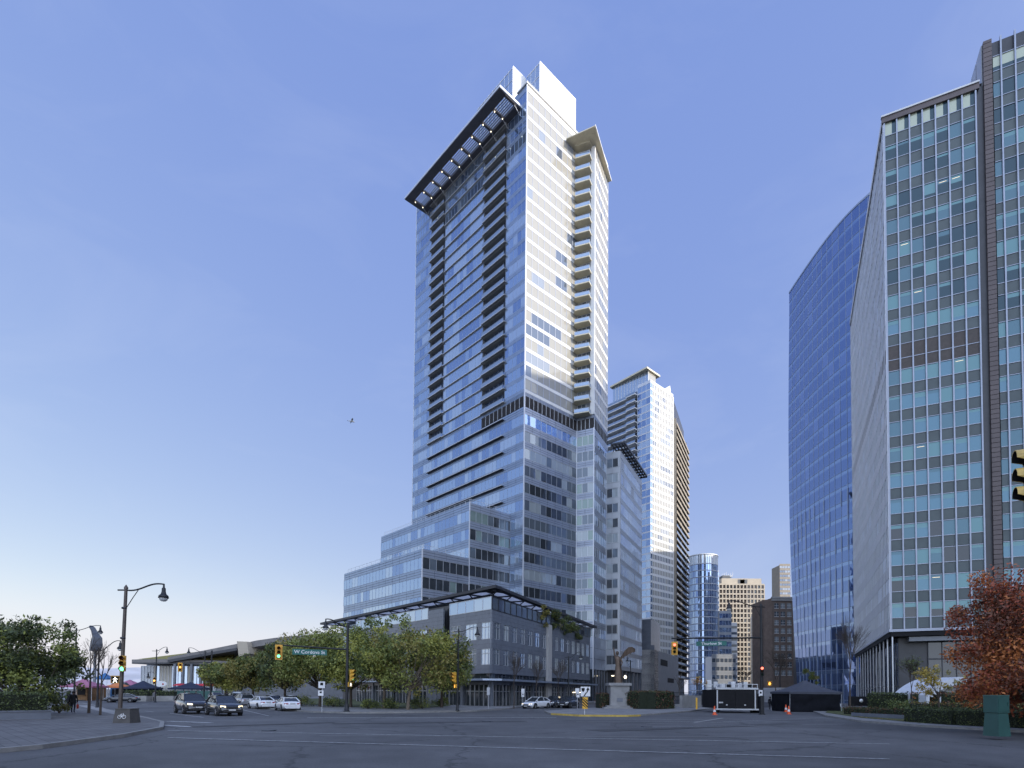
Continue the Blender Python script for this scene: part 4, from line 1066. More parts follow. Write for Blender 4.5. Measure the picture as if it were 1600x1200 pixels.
# centre block: in front of the trees and the corner building
cb = [G2(490,1113.5), G2(545,1115), G2(640,1114.3), G2(740,1112), G2(795,1108), G2(822,1103)]
poly = [cb[0]+dL*150] + cb + [cb[-1]+dT*90, cb[-1]+dT*90+dL*150]
pave('sidewalk', poly, 'paving'); strip([cb[0]+dL*150]+cb+[cb[-1]+dT*90], .22, 0, .155, 'kerb', 'kerb', -.06)
# planted bed with grass under the trees
gb = [G2(555,1106.5), G2(600,1108.5), G2(660,1108.3), G2(700,1105), G2(712,1100)]
mb = MB(); mb.prism([gb[0]+dL*60, *gb, gb[-1]+dL*60+dS*3], .1, .19, 0); tag(mb.build('grass', 'grass'), kind='stuff')
# traffic island with the statue
isl = [G2(851,1112.5), G2(862,1117), G2(905,1119.5), G2(980,1120), G2(1030,1116.5), G2(1075,1112.5), G2(1105,1109)]
pave('traffic_island', isl+[isl[-1]+dT*70, isl[0]+dT*60], 'paving')
strip(isl+[isl[-1]+dT*70], .22, 0, .155, 'kerb', 'kerb', -.06); strip(isl[1:4]+[G2(1000,1119.3)], .26, 0.0, .165, 'yellow_kerb', 'painted_kerb', -.09)
# right corner
rc = [G2(1262,1107.5), G2(1272,1113), G2(1292,1120), G2(1345,1128.5), G2(1440,1136), G2(1600,1145), G2(1900,1162)]
pave('sidewalk', [rc[0]+dT*120]+rc+[V2((120,10)), V2((160,130))], 'paving'); strip([rc[0]+dT*120]+rc, .22, 0, .155, 'kerb', 'kerb', -.06)
gr = [G2(1290,1115.5), G2(1345,1124), G2(1440,1132.5), G2(1600,1141), G2(1900,1156)]
mb = MB(); mb.prism([G2(1300,1107)]+gr+[V2((110,14)), V2((120,60)), V2((75,70))], .1, .19, 0); tag(mb.build('grass', 'grass'), kind='stuff')
# near left corner
lc = [G2(128,1100), G2(150,1104.5), G2(163,1110), G2(196,1117), G2(226,1124), G2(252,1131), G2(250,1140), G2(190,1152), G2(60,1170), G2(-300,1205)]
pave('sidewalk', lc+[V2((-70,8)), V2((-110,40)), lc[0]+V2((-60,6))], 'dark_paving'); strip(lc, .22, 0, .155, 'kerb', 'kerb', -.06)
lp = [G2(120,1104), G2(150,1112), G2(178,1119), G2(200,1124)]
strip(lp, 1.1, .1, .144, 'concrete', 'pale_paving', 0)
# market plaza beyond the street
mp_ = [G2(-160,1096), G2(60,1095.5), G2(180,1094), G2(290,1091), G2(345,1089)]
pave('plaza', mp_+[mp_[-1]+dL*90, mp_[0]+V2((-40,160))], 'concrete'); strip(mp_, .3, 0, .15, 'kerb', 'kerb', -.06)
# markings
line(G2(480,1121.5), G2(870,1121.3), .35); line(G2(158,1116), G2(178,1112.5), .5)
for a, b_ in (((196,1107),(214,1105)), ((226,1111),(240,1112.2)), ((265,1114.5),(318,1121)), ((214,1095.8),(262,1094.2)), ((222,1101),(232,1099.8))): line(G2(*a), G2(*b_), .14)
line(G2(262,1127), G2(330,1129.5), .45); line(G2(236,1132), G2(300,1136), .45)
line(G2(900,1128), G2(1095,1127.5), .12); line(G2(1130,1122), G2(1085,1129), .3, 'concrete', 'road_patch'); line(G2(1130,1128), G2(1290,1121.5), .12)
line(G2(500,1150), G2(1300,1152), .12, 'concrete', 'road_seam')
for px, py in ((760,1128),(1010,1136),(420,1142)):
    p = G2(px, py); mb = MB(); mb.lathe((p.x,p.y,.0), [(.36,0),(.36,.045),(.3,.048),(.001,.05)], 20); tag(mb.build('manhole_cover', 'dark_metal'), 'manhole cover in the asphalt, '+{760:'in the middle',1010:'to the right',420:'to the left'}[px]+' of the empty junction', 'manhole cover', 'manhole covers in the road')

# patched trenches and worn paint
for a, b_, w_ in (((520,1131),(820,1127),1.1),((930,1142),(1240,1131),1.6),((300,1136),(520,1129),.9)): line(G2(*a), G2(*b_), w_, 'asphalt_patch', 'road_patch')
line(G2(1010,1131), G2(1300,1126.5), .10); line(G2(1000,1137), G2(1320,1131.5), .10); line(G2(340,1100), G2(420,1119), .12); line(G2(880,1124), G2(1100,1124.5), .12)

# worn crossing lines and its brick strip near the viewer
for q in (0, 7): line(G2(262,1142+q*1.6), G2(1390,1163+q*3.4), .14)
# ================================================================== trees, hedges, shrubs
def leaf_mesh(rng, clumps, n, size, mats, flat=.35, droop=0):
    """n single leaves spread through a set of clumps (centre, radius); the colour goes clump by clump with strays"""
    mb = MB(); tot = sum(c[1]**2 for c in clumps); vs = []; fs = []; ms = []
    for (c, r, k) in clumps:
        m = int(n*r*r/tot)
        for _ in range(m):
            d = Vector((rng.gauss(0,1), rng.gauss(0,1), rng.gauss(0,.75)))
            d = d.normalized()*r*(rng.random()**.45); p = Vector(c)+d
            s = size*rng.uniform(.6, 1.35)
            nrm = (Vector((rng.gauss(0,1), rng.gauss(0,1), rng.gauss(flat,1)))).normalized(); a = nrm.orthogonal().normalized()
            a = (Matrix.Rotation(rng.random()*6.28, 3, nrm) @ a); b = nrm.cross(a)
            i = len(vs); vs += [p-a*s, p-b*s*.45, p+a*s, p+b*s*.45]; fs.append((i,i+1,i+2,i+3)); ms.append(k if rng.random() < .72 else rng.randrange(len(mats)))
    mb.v = vs; mb.f = fs; mb.m = ms; mb.sm = [False]*len(fs); return mb
def limbs(mb, rng, base, tips, r0, kink=.12):
    for t in tips:
        t = Vector(t); b = Vector(base); mid = b.lerp(t, .5)+Vector((rng.uniform(-1,1), rng.uniform(-1,1), rng.uniform(.0,.6)))*(t-b).length*kink
        mb.tube([b, b.lerp(mid,.5)+Vector((0,0,.08)), mid, t], [r0, r0*.75, r0*.5, r0*.14], 6)
def tree(name, label, P, h, rad, trunk, mats, n, size, seed, bark='bark', nc=22, low=.35, group=None, r0=.16, lean=(0,0), squash=1.0, skirt=0):
    rng = random.Random(seed); o = thing(name, label, 'tree', (P[0],P[1],P[2] if len(P) > 2 else .14), 0, group)
    clumps = []; top = h; zc = trunk+(top-trunk)*.5; hz = (top-trunk)*.5*squash
    for i in range(nc):
        while True:
            d = Vector((rng.uniform(-1,1), rng.uniform(-1,1), rng.uniform(-1,1)))
            if .25 < d.length < 1: break
        c = Vector((d.x*rad*.86+lean[0], d.y*rad*.86+lean[1], zc+d.z*hz*.88)); clumps.append((c, rad*rng.uniform(.15,.38), rng.randrange(len(mats))))
    for q in range(skirt):
        a = 6.283*q/skirt+rng.uniform(-.2,.2); f = rng.uniform(.6,1.0); clumps.append((Vector((math.cos(a)*rad*f, math.sin(a)*rad*f, rng.uniform(1.9,3.4))), rad*rng.uniform(.16,.26), rng.randrange(len(mats))))
    for _ in range(nc//2):                     # small outlying sprigs break the outline
        d = Vector((rng.gauss(0,1), rng.gauss(0,1), rng.gauss(.2,.9))).normalized()
        clumps.append((Vector((d.x*rad*1.02+lean[0], d.y*rad*1.02+lean[1], zc+d.z*hz*1.06)), rad*rng.uniform(.08,.16), rng.randrange(len(mats))))
    cr = leaf_mesh(rng, clumps, n, size, mats); cr.build('crown', mats, o, world=False)
    tb = MB(); fork = Vector((lean[0]*.25, lean[1]*.25, trunk*.95))
    tb.tube([(0,0,-.1), (lean[0]*.05,lean[1]*.05,trunk*.3), (lean[0]*.12,lean[1]*.12,trunk*.65), fork], [r0*1.35, r0*1.02, r0*.95, r0*.85], 10)
    limbs(tb, rng, fork, [c[0] for c in clumps[:nc]], r0*.5); tb.build('trunk', bark, o, world=False)
    return o
def bare_tree(name, label, P, h, seed, spread=.35, r0=.07, depth=5, group=None, bark='bark', leaves=None, start=.3):
    rng = random.Random(seed); o = thing(name, label, 'tree', (P[0],P[1],.14), 0, group); tb = MB(); br = MB(); tips = []
    def grow(p, d, L, r, k, m):
        q = p+d*L*.5+Vector((rng.uniform(-.06,.06), rng.uniform(-.06,.06), 0))*L; e = q+(d+Vector((rng.uniform(-.15,.15), rng.uniform(-.15,.15), .08))).normalized()*L*.5
        m.tube([p, q, e], [r, r*.8, r*.62], 5 if k > 2 else 4, caps=False)
        if k == 0: tips.append(e); return
        for _ in range(rng.choice([2,3,3]) if k > 1 else 3):
            nd = (d+Vector((rng.gauss(0,spread), rng.gauss(0,spread), rng.uniform(-.05,.25)))).normalized(); t = rng.uniform(.45,1)
            grow(p.lerp(e,t), nd, L*rng.uniform(.6,.82), r*.58, k-1, br)
        grow(e, (d+Vector((rng.gauss(0,.12), rng.gauss(0,.12), .1))).normalized(), L*.75, r*.62, k-1, br)
    tb.tube([(0,0,-.1), (.02,0,h*start)], [r0*1.25, r0], 8); 
    grow(Vector((.02,0,h*start)), Vector((0,0,1)), h*(1-start)*.36, r0*.95, depth, br)
    tb.build('trunk', bark, o, world=False); br.build('branches', bark, o, world=False)
    if leaves:
        cl = [(t, .22, rng.randrange(len(leaves[1]))) for t in tips if rng.random() < leaves[2]]
        leaf_mesh(rng, cl, leaves[0], leaves[3], leaves[1]).build('foliage', leaves[1], o, world=False)
    return o
def hedge(name, label, pts, w, h, mats, dens=130, size=.075, seed=0, group=None, z=.16, cat='hedge'):
    """a clipped hedge along a polyline: a core and leaves over its faces"""
    rng = random.Random(seed); o = thing(name, label, cat, (pts[0][0], pts[0][1], z), 0, group); core = MB(); vs = []; fs = []; ms = []
    for i in range(len(pts)-1):
        a, b_ = V2(pts[i]), V2(pts[i+1]); t = (b_-a).normalized(); k = V2((-t.y,t.x)); L = (b_-a).length
        def q(u, v, zz): p = a+t*u+k*v; return (p.x, p.y, z+zz)
        core.box8([q(0,-w/2+.1,0),q(L,-w/2+.1,0),q(L,w/2-.1,0),q(0,w/2-.1,0),q(0,-w/2+.1,h-.1),q(L,-w/2+.1,h-.1),q(L,w/2-.1,h-.1),q(0,w/2-.1,h-.1)])
        n = int(dens*L*(2*h+w))
        for _ in range(n):
            f = rng.random()*(2*h+w); u = rng.uniform(-.05, L+.05); j = rng.gauss(0,.08)+(abs(rng.gauss(0,.12)) if rng.random() < .06 else 0)
            if f < h: p = q(u, -w/2+j, f)
            elif f < 2*h: p = q(u, w/2+j, f-h)
            else: p = q(u, rng.uniform(-w/2,w/2), h+j*.8)
            p = Vector(p); s = size*rng.uniform(.6,1.4); nr = Vector((rng.gauss(0,1),rng.gauss(0,1),rng.gauss(.4,1))).normalized(); A_ = nr.orthogonal().normalized(); A_ = Matrix.Rotation(rng.random()*6.28,3,nr) @ A_; B_ = nr.cross(A_)
            i0 = len(vs); vs += [p-A_*s, p-B_*s*.5, p+A_*s, p+B_*s*.5]; fs.append((i0,i0+1,i0+2,i0+3)); ms.append(rng.randrange(len(mats)))
    core.build('core', 'hedge_core', o); m_ = MB(); m_.v = vs; m_.f = fs; m_.m = ms; m_.sm = [False]*len(fs); m_.build('foliage', mats, o); return o
def shrub(name, label, P, rad, h, mats, n, size, seed, group=None, nc=9, cat='shrub'):
    rng = random.Random(seed); o = thing(name, label, cat, (P[0],P[1],.16), 0, group); cl = []
    for _ in range(nc): cl.append((Vector((rng.uniform(-1,1)*rad*.75, rng.uniform(-1,1)*rad*.6, rng.uniform(.2,.85)*h)), rad*rng.uniform(.3,.5), rng.randrange(len(mats))))
    leaf_mesh(rng, cl, n, size, mats).build('foliage', mats, o, world=False)
    st = MB(); limbs(st, rng, (0,0,-.05), [c[0] for c in cl], .03); st.build('stems', 'bark', o, world=False); return o
GRN = ['leaf_mid', 'leaf_light', 'leaf_lime', 'leaf_light']; OLV = ['leaf_mid', 'leaf_light', 'leaf_olive', 'leaf_lime']; RED = ['leaf_red', 'leaf_rust', 'leaf_brown', 'leaf_red']; YEL = ['leaf_yellow', 'leaf_olive', 'leaf_yellow']
# big shrubby tree at the left edge
p = at(38, 1090, 40.5); tree('leafy_tree', 'dense dark green bushy tree at the left edge over the concrete planter', (p.x, p.y), 7.4, 3.8, .3, ['leaf_dark','leaf_mid','leaf_dark','leaf_light'], 19000, .13, 3, nc=44, r0=.12)
p = at(-48, 1090, 42); tree('leafy_tree', 'dark tree cut off by the left border, behind the bushy tree', (p.x, p.y), 7.8, 3.4, .8, ['leaf_dark','leaf_mid','leaf_dark'], 7000, .12, 5, nc=26, r0=.13)
p = gp(92, 1117); shrub('shrub', 'low yellow green shrub at the right end of the planter', (p.x, p.y), .75, 1.5, ['leaf_mid','leaf_light','leaf_olive'], 1500, .07, 9)
# row of street trees before the glass building
rows_ = [(352,1092,88,6.0,3.0,OLV,'small dull olive tree behind the parked cars, farthest left of the street row'),
 (395,1094,80,7.0,3.4,['leaf_olive','leaf_mid','leaf_olive'],'brownish tree over the silver and white parked cars'),
 (445,1096,76,7.9,3.8,['leaf_mid','leaf_olive','leaf_dark'],'olive tree under the hanging green light'),
 (500,1098,72,9.6,4.3,['leaf_mid','leaf_light','leaf_olive'],'green tree just left of the black mast pole'),
 (548,1100,70,9.9,4.2,GRN,'green tree directly behind the black mast pole'),
 (600,1103,66,10.6,4.0,['leaf_light','leaf_mid','leaf_lime','leaf_mid'],'tallest green street tree with a pale upright trunk, right of the mast pole'),
 (637,1106,62,9.6,4.6,['leaf_lime','leaf_mid','leaf_light','leaf_olive'],'bright green spreading tree with a pale leaning trunk on the grass bed'),
 (690,1101,72,8.4,3.6,['leaf_light','leaf_mid','leaf_dark'],'dark tree beside the glass corner, behind the thin black signal pole')]
for i, (px, py, Y, h, r, ms, lab) in enumerate(rows_):
    p = at(px, py, Y); tree('street_tree', lab, (p.x, p.y), h, r*1.22, 2.2, ms, 12500, .165, 50+i, bark='bark_pale' if i in (5,6) else 'bark', nc=34, group='street trees along the glass building', r0=.17, lean=((1.0,0) if i == 6 else (0,0)), squash=1.0)
# autumn trees on the right
p = at(1647, 1090, 31); tree('red_maple', 'large autumn tree with rust red leaves at the right edge', (p.x, p.y), 9.7, 4.4, .5, RED, 52000, .10, 71, nc=60, r0=.13, squash=1.0, skirt=22)
p = at(1467, 1085, 46); tree('yellow_tree', 'small yellow leaved tree with a thin trunk before the dark lobby wall', (p.x, p.y), 4.6, 1.7, 1.9, YEL, 1700, .09, 73, nc=14, r0=.06)
p = at(1425, 1085, 52); bare_tree('thin_tree', 'thin tree with a few green leaves left of the yellow tree', (p.x, p.y), 5.2, 76, r0=.05, leaves=(900, ['leaf_mid','leaf_dark'], .6, .08), start=.35)
# bare trees
p = at(1328, 1100, 62); bare_tree('bare_tree', 'tall bare grey tree right of the black tent', (p.x, p.y), 9.4, 81, r0=.085, depth=6, spread=.30, bark='bark')
p = at(1212, 1095, 92); bare_tree('bare_tree', 'wide bare tree behind the pedestrian signal', (p.x, p.y), 8.6, 83, r0=.10, depth=6, spread=.5)
p = at(1160, 1095, 130); bare_tree('bare_tree', 'far bare tree above the trailer roof', (p.x, p.y), 8.5, 84, r0=.12, depth=4, spread=.5)
for i, (px, Y, h) in enumerate(((803, 73, 6.6), (838, 78, 6.2), (872, 84, 6.4))):
    p = at(px, 1100, Y); bare_tree('bare_tree', ['thin bare tree at the corner building, nearest to its corner', 'thin bare tree behind the white hatchback', 'thin bare tree behind the black car by the warning sign'][i], (p.x, p.y), h, 90+i, r0=.06, depth=5, spread=.33, group='bare street trees by the corner building')
p = at(139, 1105, 46); bare_tree('bare_tree', 'leaning bare tree on the left corner pavement', (p.x, p.y), 6.0, 96, r0=.09, depth=4, spread=.4)
p = at(157, 1105, 43); bare_tree('bare_tree', 'bare tree beside the concrete lamp base', (p.x, p.y), 5.4, 97, r0=.07, depth=4, spread=.45)
p = at(1062, 1095, 95); bare_tree('bare_tree', 'small bare tree behind the island railing', (p.x, p.y), 5.2, 98, r0=.06, depth=4, spread=.4)
p = at(1090, 1095, 100); bare_tree('bare_tree', 'rusty bare tree left of the trailer', (p.x, p.y), 5.0, 99, r0=.06, depth=4, spread=.45, leaves=(500, ['leaf_rust','leaf_yellow'], .5, .1))
p = at(1268, 1095, 98); tree('leafy_tree', 'small green and yellow tree behind the black tent', (p.x, p.y), 7.0, 1.6, 1.5, ['leaf_mid','leaf_olive','leaf_light'], 1800, .13, 101, nc=12, r0=.07)
# hedges and shrubs on the right
def GV(px, py): p = gp(px, py, .16); return V2(p)
hedge('clipped_hedge', 'long clipped green hedge in front, left of the green cabinet', [GV(1424,1127), GV(1500,1132.5), GV(1620,1138)], 1.3, 1.05, ['leaf_dark','leaf_mid','leaf_dark'], 150, .06, 1)
hedge('clipped_hedge', 'dark clipped hedge on a low stone edge behind the grass verge', [GV(1326,1116), GV(1375,1119), GV(1421,1121)], 1.2, .72, ['leaf_dark','leaf_brown','leaf_dark'], 130, .06, 2)
hedge('clipped_hedge', 'second row brownish hedge behind the long front hedge', [at(1425,1100,50), at(1500,1100,49), at(1640,1100,47)], 1.2, 1.35, ['leaf_brown','leaf_dark','leaf_olive'], 90, .07, 3)
hedge('tall_hedge', 'tall dark hedge along the lobby, right of the small sign', [at(1360,1100,64), at(1421,1100,61)], 1.6, 2.2, ['leaf_dark','leaf_dark','leaf_mid'], 80, .085, 4)
hedge('tall_hedge', 'tall hedge with reddish leaves under the red tree', [at(1423,1100,60), at(1500,1100,58), at(1650,1100,55)], 1.6, 2.25, ['leaf_dark','leaf_brown','leaf_rust','leaf_mid'], 70, .085, 5)
p = at(1408,1100,53); shrub('shrub', 'loose feathery shrub between the hedges', p, 1.3, 1.5, ['leaf_dark','leaf_mid','leaf_olive'], 1400, .09, 6)
p = GV(1300,1108); shrub('shrub', 'low dark shrub right of the black tent', p, .9, .7, ['leaf_dark','leaf_mid'], 500, .09, 7)
# hedge round the statue and shrubs in the street bed
hedge('clipped_hedge', 'broad rounded dark hedge right of the statue plinth', [GV(986,1106.5), GV(1010,1107.5), GV(1040,1106.5)], 2.6, 2.2, ['leaf_dark','leaf_brown','leaf_dark'], 60, .1, 8)
hedge('clipped_hedge', 'small dark hedge left of the statue plinth', [GV(934,1106), GV(950,1106)], 1.4, 1.9, ['leaf_brown','leaf_dark'], 70, .09, 9)
for i, (px, py, r, h) in enumerate(((575,1107,1.2,.9),(612,1107,1.4,1.2),(660,1107,1.5,1.4),(690,1105,1.3,1.3),(520,1104,1.5,1.3),(470,1103,1.5,1.4))):
    p = GV(px, py); shrub('bed_shrub', ['small low shrub left of the upright pale trunk','round shrub between the two pale trunks','wide bright shrub right of the leaning pale trunk','shrub at the right end of the tree bed','dark shrub behind the parking sign','dark shrub behind the nearest white car'][i], p, r, h, ['leaf_mid','leaf_dark','leaf_light'], 1100, .09, 120+i, group='shrubs in the street tree bed')
# hanging creeper under the canopy of the corner building
rngc = random.Random(8); o = thing('hanging_creeper', 'dark green creeper spilling along the right wall under the thin canopy', 'plant', (Q.x, Q.y, 0)); cl = []
for i in range(30):
    u = lT*(.50+.32*rngc.random()); pt = GT.pt(u, zz(951)+rngc.uniform(-.6, 2.6)-(u/lT-.46)*1.2, rngc.uniform(.1,.9)); cl.append((Vector(pt), rngc.uniform(.4,.75), rngc.randrange(3)))
for i in range(7):
    u = lT*(.395+.05*rngc.random()); pt = GT.pt(u, zz(951)+rngc.uniform(-.3, 2.8), rngc.uniform(.1,.6)); cl.append((Vector(pt), .5, 3))
leaf_mesh(rngc, cl, 5200, .16, ['leaf_dark','leaf_mid','leaf_dark','leaf_olive']).build('foliage', ['leaf_dark','leaf_mid','leaf_dark','leaf_olive'], o)

# fallen leaves under the red tree and along the kerb
rngf = random.Random(77); mb = MB()
for _ in range(900):
    gi = rngf.randrange(1,4); p = gr[gi].lerp(gr[gi+1], rngf.random())+V2((.35,.94))*abs(rngf.gauss(.1,.9))+V2((0,.1)); s_ = rngf.uniform(.03,.07); a = rngf.random()*6.28; z_ = .2 if True else 0
    mb.face([(p.x+s_*math.cos(a+k*1.57)*(1 if k % 2 else .5), p.y+s_*math.sin(a+k*1.57)*(1 if k % 2 else .5), z_+rngf.uniform(0,.015)) for k in range(4)], rngf.randrange(3))
tag(mb.build('fallen_leaves', ['leaf_rust','leaf_yellow','leaf_brown']), kind='stuff')
# ================================================================== lamps, signals, signs
def basis(fx, fy):
    f = Vector((fx, fy, 0)).normalized(); return f, Vector((-f.y, f.x, 0))
def lamp_head(parent, c):
    """bell shaped lantern hanging at c (its top)"""
    c = Vector(c); mb = MB(); mb.lathe(c, [(.05,.28),(.06,.05),(.11,0),(.12,-.22),(.16,-.36),(.27,-.46),(.30,-.60),(.27,-.60),(.22,-.5),(.02,-.45)], 14)
    h = mb.build('lamp_head', 'post_dark', parent); g = MB(); g.lathe(c, [(.25,-.6),(.22,-.72),(.12,-.80),(.001,-.82)], 14); g.build('lamp_glass', 'lamp_glass', h); return h
def lamp_arm(parent, base, top, reach, dirv, mat, r=.045):
    """an S curved bracket from the pole top to the lamp"""
    b = Vector(base); d = Vector(dirv).normalized(); pts = []
    for i in range(15):
        t = i/14; pts.append(b+d*(reach*t)+Vector((0,0,top*(.5-.5*math.cos(math.pi*min(1,t*1.05)))*1.0-.05*math.sin(math.pi*2*t))))
    mb = MB(); mb.tube([b-d*.5]+pts, r, 6); e = pts[-1]
    mb.tube([b-Vector((0,0,1.1))+d*.06, b+d*.45+Vector((0,0,-.45)), b+d*.75+Vector((0,0,.0))], .025, 5)
    mb.build('lamp_arm', mat, parent); return lamp_head(parent, e-Vector((0,0,.25)))
def signal(parent, c, face, lit, mat='signal_yellow', k=1.0, name='signal_head', back=True):
    """three-lens vehicle signal centred at c looking along face; lit = index of the burning lens from the top or None"""
    c = Vector(c); f, s = basis(*face[:2]); up = Vector((0,0,1))
    def P(a, b, d): return c+s*a*k+up*b*k+f*d*k
    def bx(mb, a0,a1,b0,b1,d0,d1,mi=0): mb.box8([P(a0,b0,d0),P(a1,b0,d0),P(a1,b0,d1),P(a0,b0,d1),P(a0,b1,d0),P(a1,b1,d0),P(a1,b1,d1),P(a0,b1,d1)], mi)
    mb = MB()
    for i in range(3): bx(mb, -.17,.17, .19-.36*i, .53-.36*i, -.13, .06)
    if back: bx(mb, -.31,.31, -.68,.68, -.03,-.01)
    h = mb.build(name, [mat], parent)
    for i in range(3):
        z = .36-.36*i; col = ('red','amber','green')[i]; l = MB(); l.lathe(P(0,z,.058), [(.135,0),(.12,.025),(.001,.045)], 14, axis=f); l.build('lens', 'lens_'+col if lit == i else 'lens_off_'+col, h)
        v = MB(); vs = []
        n = 12
        for j in range(n+1):
            an = R(-55)+R(290)*j/n; vs.append((math.cos(an)*.15, math.sin(an)*.15))
        for j in range(n):
            (x0,y0),(x1,y1) = vs[j], vs[j+1]; l0 = .32 if y0 > -.02 else .16; l1 = .32 if y1 > -.02 else .16
            a_, b_, c_, d_ = P(x0,z+y0,.06),P(x1,z+y1,.06),P(x1,z+y1,.06+l1),P(x0,z+y0,.06+l0)
            o0 = 1.1; e_ = [P(x0*o0,z+y0*o0,.06),P(x1*o0,z+y1*o0,.06),P(x1*o0,z+y1*o0,.06+l1),P(x0*o0,z+y0*o0,.06+l0)]
            v.face([a_,b_,c_,d_],1,True); v.face(e_[::-1],0,True); v.face([d_,c_,e_[2],e_[3]],0)
        v.build('visor', [mat,'black'], h)
    return h
def ped_signal(parent, c, face, kind):
    c = Vector(c); f, s = basis(*face[:2]); up = Vector((0,0,1)); P = lambda a,b,d: c+s*a+up*b+f*d
    mb = MB(); mb.box8([P(-.22,-.22,-.12),P(.22,-.22,-.12),P(.22,-.22,.05),P(-.22,-.22,.05),P(-.22,.22,-.12),P(.22,.22,-.12),P(.22,.22,.05),P(-.22,.22,.05)])
    mb.box8([P(-.24,.2,.05),P(.24,.2,.05),P(.24,.2,.2),P(-.24,.2,.2),P(-.24,.24,.05),P(.24,.24,.05),P(.24,.24,.2),P(-.24,.24,.2)])
    h = mb.build('pedestrian_signal', 'signal_yellow', parent); b = MB(); b.face([P(-.19,-.19,.052),P(.19,-.19,.052),P(.19,.19,.052),P(-.19,.19,.052)]); b.build('display', 'black', h)
    g = MB()
    def poly(pts): g.face([P(x*.19,y*.19,.056) for x,y in pts])
    if kind == 'hand':
        poly([(-.45,-.85),(.4,-.85),(.5,-.1),(-.5,-.1)])
        for i,(x,t) in enumerate(((-.4,.6),(-.14,.85),(.12,.85),(.37,.65))): poly([(x-.1,-.1),(x+.1,-.1),(x+.1,t),(x-.1,t)])
        poly([(.5,-.3),(.85,.15),(.72,.3),(.45,-.02)])
    else:
        poly([(-.12,.6),(.1,.6),(.1,.88),(-.12,.88)]); poly([(-.2,-.05),(.2,-.05),(.25,.52),(-.15,.52)])
        poly([(-.2,-.05),(.05,-.05),(-.35,-.9),(-.6,-.9)]); poly([(0,-.05),(.22,-.05),(.6,-.85),(.38,-.9)]); poly([(.2,.5),(.25,.3),(.65,.05),(.7,.2)]); poly([(-.15,.5),(-.6,.15),(-.5,.05),(-.1,.3)])
    g.build('symbol', {'hand':'hand_orange','walk':'walk_white'}[kind], h); return h
def pole(o, base, h, r0, r1, mat, lean=(0,0), flange=True):
    mb = MB(); b = Vector(base); mb.tube([b, b+Vector((lean[0]*h*.5,lean[1]*h*.5,h*.5)), b+Vector((lean[0]*h,lean[1]*h,h))], [r0,(r0+r1)/2,r1], 12)
    if flange: mb.lathe(b, [(r0*2.1,0),(r0*2.1,.07),(r0*1.5,.1),(r0*1.35,.6),(r0*1.05,.75)], 12)
    mb.lathe(b+Vector((lean[0]*h,lean[1]*h,h)), [(r1*1.3,-.05),(r1*1.3,.05),(.01,.22)], 10)
    return mb.build('pole', mat, o)
def street_sign(parent, c, txt, w, h, face):
    c = Vector(c); f, s = basis(*face[:2]); P = lambda a,b,d: c+s*a+Vector((0,0,b))+f*d
    mb = MB(); mb.box8([P(-w/2,-h/2,-.02),P(w/2,-h/2,-.02),P(w/2,-h/2,.02),P(-w/2,-h/2,.02),P(-w/2,h/2,-.02),P(w/2,h/2,-.02),P(w/2,h/2,.02),P(-w/2,h/2,.02)])
    o = mb.build('street_name_sign', 'sign_green', parent)
    me = text_mesh(txt, h*.82); xs = [v.co.x for v in me.vertices]; k = min(1.15, w*.9/(max(xs)-min(xs)))
    right = -s if False else s
    # text x runs to the reader's right: the reader looks against f
    xr = Vector((0,0,1)).cross(f); M = Matrix((( xr.x*k,0,f.x,0),(xr.y*k,0,f.y,0),(0,1,f.z,0),(0,0,0,1))); M.translation = c+f*.03-Vector((0,0,h*.02))
    add_mesh('lettering', me, 'sign_white', o, M); return o
tocam = lambda p: (Vector((0,0,0))-Vector((p[0],p[1],0))).normalized()
# near left lamp post on its concrete base
b = gp(187, 1127, .14); Y = b.y
L1 = thing('street_lamp', 'brown lamp post with a curved arm and a green light, standing on a concrete block', 'street lamp')
t = at(197, 919, Y); hgt = t.z-.9
pole(L1, (b.x, b.y, .9), hgt, .12, .09, 'post_bronze', ((t.x-b.x)/hgt, 0), flange=False)
xr = Vector((1,0,0)); e = at(256, 917, Y)
lamp_arm(L1, (t.x, t.y, t.z-.12), .38, (e.x-t.x), xr, 'post_dark', .05)
mb = MB()
for py in (950, 997, 1033): q = at(195-(py-930)*.045, py, Y); mb.lathe((q.x, q.y, q.z-.06), [(.13,0),(.15,.02),(.15,.10),(.13,.12)], 12)
mb.build('clamp', 'dark_metal', L1)
c = at(195, 1037, Y); signal(L1, c+Vector((.02,-.22,0)), (.35,-1), 2, back=False, k=.9)
c = at(180, 1062, Y); ped_signal(L1, c, (.45,-1), 'walk')
CB = thing('lamp_base', 'tapered concrete block with a small bicycle emblem under the brown lamp post', 'concrete block')
b0 = gp(173, 1130, .14); b1 = gp(203, 1130, .14); w0 = (b1-b0).length/2; cx = (b0+b1)/2; cx.y += .55
mb = MB(); vs = []
for z, w_ in ((.14, w0), (.92, w0*.83)):
    vs += [(cx.x-w_,cx.y-w_*.95,z),(cx.x+w_,cx.y-w_*.95,z),(cx.x+w_,cx.y+w_*.95,z),(cx.x-w_,cx.y+w_*.95,z)]
mb.box8(vs); mb.box(cx.x-w0*.86, cx.x+w0*.86, cx.y-w0*.84, cx.y+w0*.84, .92, .97); mb.build('block', 'base_stone', CB)
mb = MB(); fy = lambda z: cx.y-w0*.95+ (z-.14)/.78*(w0*.95-w0*.79)-.012
for dx in (-.13,.13):
    ring_ = [(cx.x+dx+.1*math.cos(a*math.pi/8), fy(.5+.1*math.sin(a*math.pi/8)), .5+.1*math.sin(a*math.pi/8)) for a in range(17)]; mb.tube(ring_, .013, 5)
